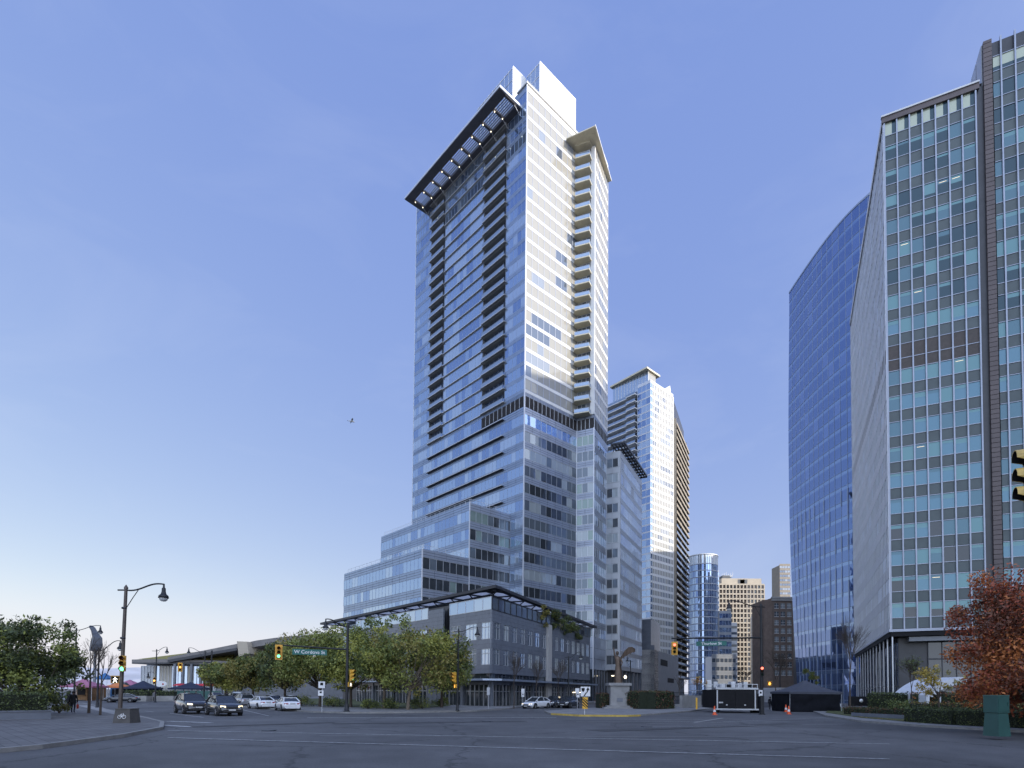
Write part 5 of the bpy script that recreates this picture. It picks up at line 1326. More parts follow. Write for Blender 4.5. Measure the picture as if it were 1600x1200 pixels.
for (x0,z0),(x1,z1) in (((-.13,.5),(-.05,.66)),((-.05,.66),(.09,.66)),((.09,.66),(.0,.5)),((0,.5),(-.05,.66)),((-.13,.5),(0,.5)),((.13,.5),(.08,.7))): mb.tube([(cx.x+x0,fy(z0),z0),(cx.x+x1,fy(z1),z1)], .012, 5)
mb.build('emblem', 'sign_white', CB)
# W Cordova mast
b = gp(541.5, 1112, .14); Y = b.y; O = thing('traffic_mast', 'black mast with the W Cordova sign and a green light on its long arm', 'traffic light')
t = at(543.5, 978, Y); pole(O, (b.x,b.y,.14), t.z-.1, .15, .12, 'post_dark', ((t.x-b.x)/t.z, 0))
e = at(509.5, 969, Y-1.5); lamp_arm(O, (t.x,t.y,t.z-.1), .55, (t-e).length, (e.x-t.x, e.y-t.y, 0), 'post_dark', .05)
m0 = at(542, 1015, Y); m1 = at(432, 1007.5, Y-3); mb = MB(); mb.tube([m0, m0.lerp(m1,.5), m1], [.085,.075,.06], 8); mb.build('mast_arm', 'post_dark', O)
c = at(435.5, 1019, Y-3.1); signal(O, c, tocam(c), 2)
c = at(484, 1019, Y-1.9); street_sign(O, c, 'W Cordova St', 3.0, .52, tocam(c))
c = at(549.5, 1055, Y); signal(O, c+Vector((.05,-.1,0)), (.95,-.45), 2, back=False); c = at(547.5, 1069.5, Y); ped_signal(O, c, (.9,-.5), 'walk')
# thin signal pole right of the trees
b = gp(714.5, 1110.5, .14); Y = b.y; O = thing('signal_pole', 'thin black pole with lamp arm and a red light, before the corner building', 'traffic light')
t = at(716.5, 985, Y); pole(O, (b.x,b.y,.14), t.z-.14, .11, .08, 'post_dark', ((t.x-b.x)/t.z,0)); e = at(746, 977, Y); lamp_arm(O, (t.x,t.y,t.z-.1), .45, e.x-t.x, (1,0,0), 'post_dark', .04)
c = at(711, 1058.5, Y); signal(O, c+Vector((-.05,-.12,0)), (-.85,-.6), 0, back=False); c = at(711, 1072, Y); ped_signal(O, c, (-.85,-.5), 'hand')
# Thurlow mast
b = gp(1190.5, 1116.5, .0); Y = b.y; O = thing('traffic_mast', 'black mast with the Thurlow sign and a red light on its arm, beside the trailer', 'traffic light')
t = at(1189, 946, Y); pole(O, (b.x,b.y,0), t.z, .17, .12, 'post_dark', ((t.x-b.x)/t.z,0)); e = at(1139, 942, Y-1); lamp_arm(O, (t.x,t.y,t.z-.15), .45, (t-e).length, (e.x-t.x,e.y-t.y,0), 'post_dark', .055)
m0 = at(1190, 996.5, Y); m1 = at(1050, 997.5, Y-5); mb = MB(); mb.tube([m0, m0.lerp(m1,.5), m1], [.09,.08,.06], 8); mb.build('mast_arm', 'post_dark', O)
c = at(1054, 1013, Y-5); signal(O, c, tocam(c), 0, k=.95)
c = at(1111.5, 1005.5, Y-3); street_sign(O, c, 'Thurlow St', 2.9, .46, tocam(c))
c = at(1191, 1049, Y-.3); signal(O, c, tocam(c), 0, back=False, k=.9, mat='post_dark'); c = at(1202.5, 1068, Y-.1); ped_signal(O, c, tocam(c), 'hand')
mb = MB(); c = at(1188.5, 1083, Y-.25); mb.box(c.x-.2,c.x+.2,c.y-.02,c.y,c.z-.32,c.z+.32); sg = mb.build('notice', 'sign_white', O); mb = MB(); mb.box(c.x-.1,c.x+.1,c.y-.03,c.y-.021,c.z-.05,c.z+.15); mb.build('symbol', 'black', sg)
mb = MB(); mb.box(b.x-.3,b.x+.05,b.y-.45,b.y-.2,.0,2.0); mb.build('control_box', 'post_dark', O)
# other lamps
def lamp(label, px, pyb, pyt, pxe, pye, Y, second=None, mat='post_dark', sig=None, group=None):
    b = at(px, pyb, Y); o = thing('street_lamp', label, 'street lamp', (0,0,0), 0, group); t = at(px, pyt, Y); pole(o, (b.x,b.y,.0), t.z, .11, .08, mat, (0,0))
    e = at(pxe, pye, Y); lamp_arm(o, (t.x,t.y,t.z-.12), max(.1, e.z-t.z+.3), abs(e.x-t.x), (1 if e.x > t.x else -1,0,0), mat, .04)
    if second: e = at(*second, Y); m = MB(); q = Vector((t.x,t.y,e.z)); m.tube([q-Vector((0,0,.1)), (q+e)/2+Vector((0,0,.15)), e], .03, 5); m.build('lower_arm', mat, o); lamp_head(o, e-Vector((0,0,.2)))
    if sig: c = at(sig[0], sig[1], Y-.2); signal(o, c, tocam(c), sig[2], back=False)
    return o
lamp('distant lamp post with an amber light, before the glass hall', 242.5, 1092, 1016, 261, 1013, 92, second=(232,1051), sig=(241,1063.5,1))
lamp('distant lamp post behind the black car, arm pointing left', 318.5, 1092, 1018, 295, 1014, 95)
lamp('lamp post partly hidden behind the left tree, arm pointing right', 115.5, 1095, 983, 157, 980, 70)
lamp('lamp post behind the white hatchback by the corner building', 888, 1098, 1026, 907.5, 1021, 82)
lamp('lamp post with an arm to the left, behind the statue', 985, 1098, 1033, 980, 1028, 110)
lamp('lamp post behind the trailer near the brick building', 1219, 1098, 1024, 1234, 1021, 105)
lamp('dark post with a short arm on the left corner pavement', 152, 1100, 1016, 188, 1004, 60)
O = thing('traffic_mast', 'distant mast behind the black cars with an amber light on its arm', 'traffic light'); Y = 88; b = at(329, 1094, Y); t = at(329, 1018, Y); pole(O, (b.x,b.y,0), t.z, .13, .1, 'post_dark')
m0 = at(329, 1035, Y); m1 = at(278, 1036, Y-2); mb = MB(); mb.tube([m0,m1], [.07,.05], 6); mb.build('mast_arm', 'post_dark', O); c = at(281.5, 1042.5, Y-2.1); signal(O, c, tocam(c), 1)
# signal whose visors enter at the right border
O = thing('traffic_mast', 'close traffic signal seen from the side, its brass visors entering at the right border', 'traffic light'); c = at(1620, 741, 10.6)
signal(O, c+Vector((.06,0,0)), (-.86,.42), None, mat='signal_brass', back=False, k=.98)
mb = MB(); q = c+Vector((.05,0,.75)); mb.tube([c+Vector((.12,0,.5)), q, q+Vector((1.2,.2,.05)), q+Vector((4.2,.7,.1))], [.04,.06,.07,.09], 8); mb.build('mast_arm', 'post_dark', O)
pole(O, (q.x+4.2, q.y+.7, .14), q.z+.9, .15, .12, 'post_dark')
# signs
def post_sign(label, px, pyb, pys, w, h, mat, Y=None, symbol=None, second=None, name='parking_sign', cat='sign'):
    b = gp(px, pyb, .14) if Y is None else at(px, pyb, Y); Y = b.y; o = thing(name, label, cat); c = at(px, pys, Y)
    mb = MB(); mb.tube([(b.x,b.y,.1),(b.x,b.y,c.z+h/2)], .035, 8); mb.build('post', 'alu', o)
    def plate(c, w, h, mat, nm):
        mb = MB(); mb.box(c.x-w/2,c.x+w/2,c.y-.07,c.y-.05,c.z-h/2,c.z+h/2); return mb.build(nm, mat, o)
    p = plate(c, w, h, mat, 'panel')
    if symbol: symbol(p, c)
    if second: c2 = at(px+second[0], second[1], Y); p2 = plate(c2, second[2], second[3], mat, 'panel'); mb = MB(); mb.box(c2.x-second[2]*.2,c2.x+second[2]*.2,c2.y-.078,c2.y-.071,c2.z,c2.z+second[3]*.32); mb.build('symbol', 'black', p2)
    return o
def sym_block(p, c): mb = MB(); mb.box(c.x-.14,c.x+.14,c.y-.078,c.y-.071,c.z-.05,c.z+.2); mb.build('symbol', 'black', p)
post_sign('white parking sign with a smaller plate below, on the pavement right of the white cars', 503, 1112, 1070, .62, .62, 'sign_white', symbol=sym_block, second=(-1.5,1083,.5,.5))
post_sign('white and blue parking pay sign by the bare tree at the corner building', 817, 1103, 1079.5, .45, .6, 'sign_white', Y=78, second=(0,1086,.4,.5))
post_sign('narrow sign on a post beside the thin red light pole', 763, 1107, 1080, .35, .95, 'pale_panel')
post_sign('pair of small white parking plates right of the black car', 902, 1104, 1079, .5, .6, 'sign_white', Y=74, second=(1,1086,.4,.6))
def keep_right(p, c):
    mb = MB(); P = lambda x,z: (c.x+x,c.y-.08,c.z+z)
    pts = [(-.12,-.42),(.02,-.18),(.16,-.04),(.22,.14)]; w_ = .055
    for i in range(3):
        (x0,z0),(x1,z1) = pts[i],pts[i+1]; mb.face([P(x0-w_,z0),P(x0+w_,z0-.02),P(x1+w_,z1),P(x1-w_,z1)])
    mb.face([P(.06,.12),P(.38,.12),P(.23,.42)]); mb.face([P(-.36,.32),P(-.06,.32),P(-.06,.12),P(-.21,-.06),P(-.36,.12)]); mb.build('symbol', 'black', p)
b = gp(913.5, 1116.5, .14); Y = b.y; c = at(914.5, 1080.5, Y); O = thing('keep_right_sign', 'white square sign with a curved arrow above a black and yellow striped board', 'sign')
mb = MB(); mb.tube([(b.x,b.y,.1),(b.x,b.y,c.z)], .05, 8); mb.build('post', 'alu', O)
w_ = 15*Y/FPX; mb = MB(); mb.box(c.x-w_/2,c.x+w_/2,c.y-.09,c.y-.06,c.z-w_/2,c.z+w_/2); p = mb.build('panel', 'sign_white', O); keep_right(p, Vector((c.x,c.y-.02,c.z)))
c = at(914, 1098.5, Y); ww, hh = 8.4*Y/FPX, 18*Y/FPX; mb = MB(); mb.box(c.x-ww/2,c.x+ww/2,c.y-.09,c.y-.06,c.z-hh/2,c.z+hh/2); p = mb.build('striped_board', 'hazard_yellow', O); mb = MB()
for i in range(4):
    z = -hh/2+hh*(i+.25)/4; y_ = c.y-.096; th = hh/7; zs = [(-ww/2,z+.24),(ww/2,z-.24),(ww/2,z-.24+th),(-ww/2,z+.24+th)]; zs = [(x,min(hh/2,max(-hh/2,q))) for x,q in zs]; mb.face([(c.x+x,y_,c.z+q) for x,q in zs])
mb.build('stripe', 'black', p)
# cones
def cone(px, py, label, Y=None):
    b = gp(px, py) if Y is None else at(px, py, Y); o = thing('traffic_cone', label, 'traffic cone', (b.x,b.y,0), 0, 'orange traffic cones'); k = 1.0
    mb = MB(); mb.box(-.22,.22,-.22,.22,0,.05,0); mb.lathe((0,0,.05), [(.19,0),(.14,.25)], 14, 0); mb.lathe((0,0,.05), [(.105,.48),(.05,.85),(.02,.86)], 14, 0); mb.build('cone', 'cone_orange', o, world=False)
    mb = MB(); mb.lathe((0,0,.05), [(.141,.25),(.106,.48)], 14); mb.build('reflective_band', 'sign_white', o, world=False)
cone(1116.5, 1117, 'orange cone at the left corner of the black trailer'); cone(1228, 1112.5, 'orange cone at the left corner of the black tent'); cone(1232.5, 1116, 'nearest orange cone, in front of the black tent'); cone(1213, 1104.5, 'small far orange cone between the trailer and the tent')
# statue on its plinth
b = at(966, 1108, 76); cx = V2((b.x, b.y)); k = 76/FPX; O = thing('winged_statue', 'dark bronze winged figure with one arm raised, standing on a pale stone plinth', 'statue'); zt = at(966,1067,76).z
rng = random.Random(3); mb = MB(); N = 16; prof = [(0,.68,.50),(.5,.70,.52),(1.1,.62,.46),(1.8,.52,.40),(2.3,.44,.33),(2.7,.44,.32),(3.1,.50,.32),(3.35,.44,.28),(3.5,.22,.17),(3.58,.13,.13),(3.68,.12,.13)]
vs = []; fs = []
for z, rx, ry in prof:
    for j in range(N):
        a = 2*math.pi*j/N; f = 1+(.10*math.sin(a*5+z*1.1) if z < 2.4 else 0); lx = -.06*max(0,z-1.6)
        vs.append((cx.x+lx+rx*f*math.cos(a)*.82, cx.y+ry*f*math.sin(a), zt+z*1.02))
for i in range(len(prof)-1):
    for j in range(N): fs.append((i*N+j,i*N+(j+1)%N,(i+1)*N+(j+1)%N,(i+1)*N+j))
mb.raw(vs, fs, 0, True)
hd = Vector((cx.x-.14,cx.y,zt+3.98)); mb.lathe(hd-Vector((0,0,.30)), [(.10,0),(.17,.12),(.21,.28),(.20,.42),(.13,.54),(.01,.58)], 14); mb.tube([hd+Vector((-.02,-.2,.05)), hd+Vector((-.02,-.25,-.03))], [.03,.045], 6)
sh = Vector((cx.x-.38,cx.y-.02,zt+3.35)); mb.tube([sh, sh+Vector((-.16,-.05,.55)), sh+Vector((-.26,-.08,1.2))], [.14,.11,.07], 8); hp = sh+Vector((-.26,-.08,1.2))
for j in range(5): mb.tube([hp+Vector((-.04+.02*j,0,0)), hp+Vector((-.07+.035*j,-.01,.16 if j else .1))], [.022,.014], 5)
sh = Vector((cx.x+.3,cx.y-.05,zt+3.3)); mb.tube([sh, sh+Vector((.16,-.15,-.55)), sh+Vector((.02,-.32,-1.0))], [.13,.10,.07], 8)
mb.build('figure', 'bronze', O)
mb = MB(); wt = Vector((cx.x+.2,cx.y+.2,zt+3.1)); rows2 = [(0,0,.18),(.35,.45,.34),(.75,.95,.62),(1.2,1.3,.72),(1.7,1.45,.6),(2.1,1.35,.3)]
top = [wt+Vector((x,.1,z+hw*.55)) for x,z,hw in rows2]; bot = [wt+Vector((x+.06,.18,z-hw*.75)) for x,z,hw in rows2]; t2 = [p+Vector((0,.12,0)) for p in top]; b2 = [p+Vector((0,.12,0)) for p in bot]
for i in range(len(rows2)-1):
    mb.face([top[i],bot[i],bot[i+1],top[i+1]]); mb.face([t2[i+1],b2[i+1],b2[i],t2[i]]); mb.face([top[i],top[i+1],t2[i+1],t2[i]]); mb.face([bot[i+1],bot[i],b2[i],b2[i+1]])
mb.face([top[-1],bot[-1],b2[-1],t2[-1]])
for i in range(len(rows2)-1):
    mb.tube([top[i].lerp(top[i+1],.5)-Vector((0,.03,.05)), bot[i].lerp(bot[i+1],.5)-Vector((0,.03,.18))], [.07,.03], 5)
mb.build('wing', 'bronze', O)
O2 = thing('plinth', 'pale stone plinth with a small plaque under the winged statue', 'plinth'); hw = 14.5*k
mb = MB(); mb.box(cx.x-hw,cx.x+hw,cx.y-hw,cx.y+hw,.45,zt-.38); mb.box(cx.x-hw*1.2,cx.x+hw*1.2,cx.y-hw*1.2,cx.y+hw*1.2,zt-.38,zt-.02); mb.build('shaft', 'plinth_stone', O2)
mb = MB(); mb.box(cx.x-hw*1.8,cx.x+hw*1.7,cx.y-hw*1.8,cx.y+hw*1.7,.12,.32); mb.box(cx.x-hw*1.45,cx.x+hw*1.45,cx.y-hw*1.45,cx.y+hw*1.45,.32,.52); mb.build('step', 'plinth_stone', O2)
mb = MB(); mb.box(cx.x-.4,cx.x+.35,cx.y-hw-.03,cx.y-hw,1.0,1.5); mb.build('plaque', 'granite', O2)
mb = MB(); a = at(984,1108,76); q = at(1046,1106,80); Fw = Fr((a.x,a.y), (q.x-a.x,q.y-a.y)); mb.fbox(Fw, 0, (q-a).length, .1, .72, -.45, 0); tag(mb.build('low_wall', 'plinth_stone'), 'low pale stone wall in front of the rounded hedge beside the plinth', 'wall')
# street lantern behind the plinth top
O = thing('globe_lamp', 'small lit lamp standing behind the statue plinth', 'street lamp'); b = at(976.5, 1098, 92); c = at(977, 1057.5, 92); mb = MB(); mb.tube([(b.x,b.y,0),(b.x,b.y,c.z-.2)], .06, 8); mb.build('pole', 'post_dark', O); mb = MB(); mb.lathe((c.x,c.y,c.z-.3), [(.08,0),(.2,.12),(.22,.3),(.12,.5),(.01,.55)], 12); mb.build('lamp_globe', 'lamp_lit', O)
# railings and walls on the far side of the island
def railing(label, pa, pb, Y, h=1.2, n=22, name='railing', wall=0):
    a, b_ = at(pa[0], 1095, pa[1]), at(pb[0], 1095, pb[1]); F = Fr((a.x,a.y), (b_.x-a.x,b_.y-a.y)); L = (V2(b_)-V2(a)).length; o = thing(name, label, 'fence', (a.x,a.y,0)); mb = MB(); z = wall
    mb.fbox(F, 0, L, z+h-.08, z+h, -.04, .04); mb.fbox(F, 0, L, z+.1, z+.17, -.03, .03)
    for i in range(n+1): u = L*i/n; mb.fbox(F, u-.02, u+.02, z+.1 if i % 6 else 0, z+h, -.02, .02)
    mb.build('bars', 'post_dark', o)
    if wall: mb = MB(); mb.fbox(F, 0, L, 0, wall, -.2, .2); mb.build('base_wall', 'pale_stone', o)
railing('iron railing on a low wall right of the rounded hedge', (1043,84), (1068,90), 88, 1.3, 14, wall=.5)
railing('far iron railing along the ramp left of the trailer', (1050,112), (1100,118), 115, 2.4, 24)
mb = MB(); a = at(1066,1098,80); q = at(1096,1098,86); Fw = Fr((a.x,a.y),(q.x-a.x,q.y-a.y)); mb.fbox(Fw, 0, (q-a).length, 0, 1.9, -.4, 0); tag(mb.build('ramp_wall', 'concrete'), 'grey concrete ramp wall left of the trailer', 'wall')
mb = MB(); a = at(1097,1098,104); q = at(1124,1098,104); Fw = Fr((a.x,a.y),(q.x-a.x,q.y-a.y)); mb.fbox(Fw, 0, (q-a).length, 0, 2.2, -.4, 0); tag(mb.build('ramp_wall', 'granite_dark'), 'dark low wall behind the left side of the trailer', 'wall')
mb = MB(); a = at(1088.5,1104,74); mb.lathe((a.x,a.y,.0), [(.2,0),(.2,.1),(.12,.12),(.12,1.6),(.05,1.66)], 10); tag(mb.build('bollard', 'hazard_yellow'), 'yellow bollard at the end of the ramp wall', 'bollard')
# site hoardings and a portal far up the street
for px0, px1, Y, h, mat, lab in ((1104,1112,100,4.6,'white_panel','white banner panel left of the trailer'),(1112,1122,120,5,'granite','grey portal column left of the trailer')):
    a = at(px0,1095,Y); q = at(px1,1095,Y); mb = MB(); mb.box(a.x,q.x,a.y,a.y+.3,.1,h); tag(mb.build('banner_panel' if mat == 'white_panel' else 'portal_column', mat), lab, 'panel' if mat == 'white_panel' else 'column')
# green cabinet
b = gp(1557.5, 1150, .17); Y = b.y; k = Y/FPX; O = thing('utility_cabinet', 'green metal utility cabinet on a flared base before the front hedge', 'cabinet', (b.x,b.y,.17), R(14)); w_ = 11.5*k
zt = at(1557,1086,Y).z-.17; zm = at(1557,1114,Y).z-.17
mb = MB(); mb.box8([(-w_*1.06,-w_*1.04,0),(w_*1.06,-w_*1.04,0),(w_*1.06,w_*1.04,0),(-w_*1.06,w_*1.04,0),(-w_*.9,-w_*.85,zm),(w_*.9,-w_*.85,zm),(w_*.9,w_*.85,zm),(-w_*.9,w_*.85,zm)]); mb.build('base', 'box_green', O, world=False)
mb = MB(); mb.box(-w_,w_,-w_*.95,w_*.95,zm+.02,zt-.05,0); mb.box(-w_*1.03,w_*1.03,-w_*.98,w_*.98,zt-.05,zt,1); c = mb.build('housing', ['box_green','box_green_light'], O, world=False); mb = MB(); mb.box(-w_*.86,w_*.86,-w_*.95-.015,-w_*.95,zm+.1,zt-.12); mb.box(w_*.6,w_*.68,-w_*.95-.04,-w_*.95-.015,(zm+zt)/2-.1,(zm+zt)/2+.1); mb.build('door', 'box_green', c, world=False)
# small sign board by the lobby hedge
a = at(1338,1086,66); O = thing('lobby_sign', 'small black sign board with a white oval in front of the lobby hedge', 'sign', (a.x,a.y,0)); mb = MB(); mb.box(-.9,1.6,-.08,.08,.9,2.0); mb.build('board', 'black', O, world=False); mb = MB(); mb.lathe((.5,-.09,1.5), [(.22,0),(.22,.01),(.001,.012)], 20, axis=(0,-1,0)); mb.build('oval_mark', 'sign_white', O, world=False); mb = MB(); mb.box(-.8,-.6,-.05,.05,0,.9); mb.box(1.3,1.5,-.05,.05,0,.9); mb.build('leg', 'alu', O, world=False)
mb = MB(); a = V2(gp(1330,1119,.16)); q = V2(gp(1424,1124.5,.16)); Fw = Fr(a, q-a); mb.fbox(Fw, 0, (q-a).length, .16, .5, -.3, 0); tag(mb.build('low_wall', 'granite'), 'low dark stone edge under the hedge behind the grass verge', 'wall')
# ================================================================== vehicles
def loft(mb, secs, mi=0, smooth=True, closed=True, caps=True):
    n = len(secs[0]); vs = [p for s in secs for p in s]; fs = []
    for i in range(len(secs)-1):
        for j in range(n if closed else n-1): k = (j+1)%n; fs.append((i*n+j,i*n+k,(i+1)*n+k,(i+1)*n+j))
    mb.raw(vs, fs, mi, smooth)
    if caps: mb.face(secs[0][::-1], mi); mb.face(secs[-1], mi)
CARS = {
 'sedan': dict(L=4.75, W=1.84, gc=.20, wb=2.8, wr=.33, deck=[(-2.37,.62),(-2.25,.90),(-1.75,1.00),(-1.2,.99),(.2,.97),(.95,.94),(1.6,.86),(2.1,.74),(2.3,.60),(2.37,.45)], gh=[(-1.95,.98,0),(-1.15,1.38,1),(-.6,1.44,1),(.15,1.43,1),(1.15,.93,0)]),
 'hatch': dict(L=4.7, W=1.88, gc=.20, wb=2.88, wr=.35, deck=[(-2.35,.62),(-2.25,.95),(-1.9,1.05),(-1.2,1.03),(.2,1.0),(.95,.96),(1.6,.87),(2.1,.74),(2.28,.6),(2.35,.45)], gh=[(-2.1,1.05,0),(-1.45,1.42,1),(-.5,1.58,1),(.2,1.55,1),(1.3,.95,0)]),
 'suv': dict(L=4.72, W=1.92, gc=.24, wb=2.85, wr=.37, deck=[(-2.36,.7),(-2.3,1.0),(-2.1,1.1),(-1.2,1.09),(.2,1.07),(.95,1.04),(1.6,.99),(2.1,.90),(2.3,.72),(2.36,.5)], gh=[(-2.2,1.08,0),(-1.75,1.55,1),(-.9,1.68,1),(.1,1.67,1),(1.2,1.04,0)]),
 'bigsuv': dict(L=5.05, W=1.98, gc=.26, wb=2.95, wr=.39, deck=[(-2.52,.75),(-2.48,1.05),(-2.35,1.16),(-1.2,1.16),(.2,1.14),(1.05,1.12),(1.75,1.08),(2.25,1.0),(2.45,.78),(2.52,.5)], gh=[(-2.38,1.14,0),(-2.2,1.62,1),(-1.2,1.80,1),(.15,1.78,1),(1.15,1.12,0)]),
}
def car(label, kind, paint, loc, heading, group=None, lights=False, plate_front=True):
    d = CARS[kind]; o = thing('parked_car' if group else 'car', label, 'car', (loc[0],loc[1],0), math.atan2(heading[1],heading[0]), group)
    W2 = d['W']/2; gc = d['gc']; mb = MB(); secs = []
    Lh = d['L']/2
    for x, z in d['deck']:
        e = abs(x)/Lh; hw = W2*(1-.16*max(0,e-.72)/.28*max(0,e-.72)/.28-.04*e*e); zb = gc+(.10 if e > .9 else 0)
        half = [(.0,zb),(hw*.86,zb),(hw*.985,zb+.10),(hw,zb+(z-zb)*.45),(hw*.985,zb+(z-zb)*.72),(hw*.93,z-.03),(hw*.80,z),(hw*.4,z+.018),(0,z+.022)]
        secs.append([(x,-y,zz_) for y,zz_ in half]+[(x,y,zz_) for y,zz_ in half[::-1][1:-1]])
    loft(mb, secs); 
    gh = d['gh']; roof = [(x,z) for x,z,f in gh if f]
    # roof skin and pillars in body colour
    rw = W2*.66; bw = W2*.86
    rs = []
    for x, z in roof:
        rs.append([(x,-rw,z-.035),(x,-rw*.8,z-.005),(x,0,z+.012),(x,rw*.8,z-.005),(x,rw,z-.035),(x,0,z-.06)])
    loft(mb, rs, 0, True)
    def pil(p, q, r=.035):
        for s in (-1,1): mb.tube([(p[0],s*p[1],p[2]),(q[0],s*q[1],q[2])], r, 6, 0)
    pil((gh[-1][0],bw,gh[-1][1]), (roof[-1][0],rw,roof[-1][1]-.03), .04); pil((gh[0][0],bw*.97,gh[0][1]), (roof[0][0],rw,roof[0][1]-.03), .06); xm = (roof[0][0]+roof[-1][0])/2-.05; pil((xm,bw*1.0,gh[0][1]), (xm,rw,roof[1][1]-.03), .03)
    for i in range(len(roof)-1): pil((roof[i][0],rw,roof[i][1]-.035),(roof[i+1][0],rw,roof[i+1][1]-.035),.03)
    body = mb.build('body', paint, o, world=False)
    g = MB(); zb0, zb1 = gh[0][1]-.04, gh[-1][1]-.04; base = [(gh[0][0],zb0),(gh[-1][0],zb1)]
    ring_b = [(gh[0][0],-bw*.96,zb0),(gh[-1][0],-bw*.96,zb1),(gh[-1][0],bw*.96,zb1),(gh[0][0],bw*.96,zb0)]; r0_, r1_ = roof[0], roof[-1]
    ring_t = [(r0_[0],-rw*.97,r0_[1]-.05),(r1_[0],-rw*.97,r1_[1]-.05),(r1_[0],rw*.97,r1_[1]-.05),(r0_[0],rw*.97,r0_[1]-.05)]
    for s in (0,2):
        a, b_ = ring_b[s], ring_b[s+1]; c, e = ring_t[s+1], ring_t[s]; up = [(x,math.copysign(rw*.97,a[1]),z-.05) for x,z in roof]
        up = up[::-1] if s == 0 else up; g.face([a,b_]+up)
    g.face([ring_b[1],ring_b[2],ring_t[2],ring_t[1]]); g.face([ring_b[3],ring_b[0],ring_t[0],ring_t[3]]); g.build('windows', 'car_glass', o, world=False)
    # arches, wheels
    wr = d['wr']; 
    for sx in (-1,1):
        for sy in (-1,1):
            ar = MB(); ar.lathe((sx*d['wb']/2, sy*(W2-.16), wr), [(wr+.07,0),(wr+.07,.168),(.01,.17)], 20, axis=(0,sy,0)); ar.build('wheel_arch', 'plastic', o, world=False)
    for sx in (-1,1):
        for sy in (-1,1):
            t = MB(); c = (sx*d['wb']/2, sy*(W2-.20), wr); t.lathe(c, [(wr*.62,.0),(wr-.03,0),(wr,.04),(wr,.19),(wr-.03,.225),(wr*.68,.228)], 20, axis=(0,sy,0)); wh = t.build('wheel', 'tyre', o, world=False)
            r_ = MB(); r_.lathe(c, [(wr*.68,.222),(wr*.62,.215),(wr*.6,.16),(.001,.17)], 20, axis=(0,sy,0))
            for k in range(5):
                an = 2*math.pi*k/5; cc = Vector((c[0],c[1]+sy*.215,c[2])); r_.tube([cc, cc+Vector((math.cos(an)*wr*.62,0,math.sin(an)*wr*.62))], [.045,.035], 5)
            r_.build('rim', 'rim', wh, world=False)
    zf = [z for x,z in d['deck']]; xf = d['deck'][-1][0]; hz = d['deck'][-3][1]-.12
    for sy in (-1,1):
        m_ = MB(); y0, y1 = sy*W2*.50, sy*W2*.86; m_.box8([(xf-.30,y1,hz-.06),(xf-.06,y0,hz-.08),(xf-.02,y0,hz-.08),(xf-.16,y1*1.01,hz-.06),(xf-.34,y1,hz+.08),(xf-.12,y0,hz+.04),(xf-.05,y0,hz+.03),(xf-.22,y1*1.01,hz+.07)]); m_.build('headlight', 'headlight_on' if lights else 'headlight', o, world=False)
        m_ = MB(); zr = d['deck'][1][1]-.12; xr = d['deck'][0][0]; m_.box8([(xr+.05,y0*.9,zr-.07),(xr-.02,y0*.9,zr-.07),(xr+.10,y1,zr-.07),(xr+.3,y1*1.0,zr-.05),(xr+.08,y0*.9,zr+.05),(xr+.02,y0*.9,zr+.05),(xr+.12,y1,zr+.06),(xr+.32,y1*1.0,zr+.05)]); m_.build('taillight', 'taillight', o, world=False)
        m_ = MB(); m_.box8([(gh[-1][0]-.28,sy*bw*1.02,zb1+.06),(gh[-1][0]-.12,sy*bw*1.02,zb1+.06),(gh[-1][0]-.14,sy*(bw+.22),zb1+.07),(gh[-1][0]-.26,sy*(bw+.22),zb1+.07),(gh[-1][0]-.28,sy*bw*1.02,zb1+.15),(gh[-1][0]-.12,sy*bw*1.02,zb1+.15),(gh[-1][0]-.14,sy*(bw+.22),zb1+.2),(gh[-1][0]-.26,sy*(bw+.22),zb1+.2)]); m_.build('wing_mirror', paint, o, world=False)
    m_ = MB(); m_.box(xf-.09,xf+.015,-W2*.45,W2*.45,hz-.20,hz-.02); m_.box(xf-.09,xf+.01,-W2*.72,W2*.72,gc+.08,gc+.2); m_.build('grille', 'plastic', o, world=False)
    m_ = MB(); m_.box(xf,xf+.03,-.26,.26,hz-.34,hz-.22) if plate_front else None; m_.box(d['deck'][0][0]-.02,d['deck'][0][0]+.12,-.26,.26,.74,.86); m_.build('number_plate', 'plate', o, world=False)
    return o
hd = -dL
def cpos(px, py): p = gp(px, py); return (p.x, p.y)
c = cpos(349, 1117.5); car('black crossover with headlights on, the front one of two black cars in the road', 'suv', 'car_black', c, (hd.x,hd.y), lights=True)
c = cpos(299, 1114.5); car('large black SUV with its headlights on, behind the black crossover', 'bigsuv', 'car_black', c, (hd.x,hd.y), lights=True)
GP = 'cars parked along the kerb before the trees'
c = cpos(449, 1110.5); car('nearest white parked sedan, seen from behind', 'sedan', 'car_white', c, (dL.x+.12,dL.y+.1), GP)
c = cpos(408, 1107.5); car('second white parked sedan, beyond the nearest one', 'sedan', 'car_white', c, (dL.x,dL.y), GP)
c = cpos(379, 1103.5); car('silver car beyond the two white sedans', 'suv', 'car_silver', c, (dL.x,dL.y), GP)
c = at(365, 1098, 92); car('dark van-like car far beyond the silver car', 'bigsuv', 'car_navy', (c.x,c.y), (dL.x,dL.y), GP)
c = at(338, 1096, 100); car('grey car seen above the roof of the front black car', 'suv', 'car_silver', (c.x,c.y), (hd.x,hd.y))
c = at(424, 1098, 82); car('dark car with red tail lights under the brownish tree', 'sedan', 'car_black', (c.x,c.y), (dL.x,dL.y), GP)
c = at(453, 1098, 78); car('dark car half hidden behind the nearest white sedan', 'sedan', 'car_navy', (c.x,c.y), (dL.x,dL.y), GP)
c = at(190.5, 1095, 90); car('dark blue sedan driving left in front of the market', 'sedan', 'car_navy', (c.x,c.y), (-.96,-.28))
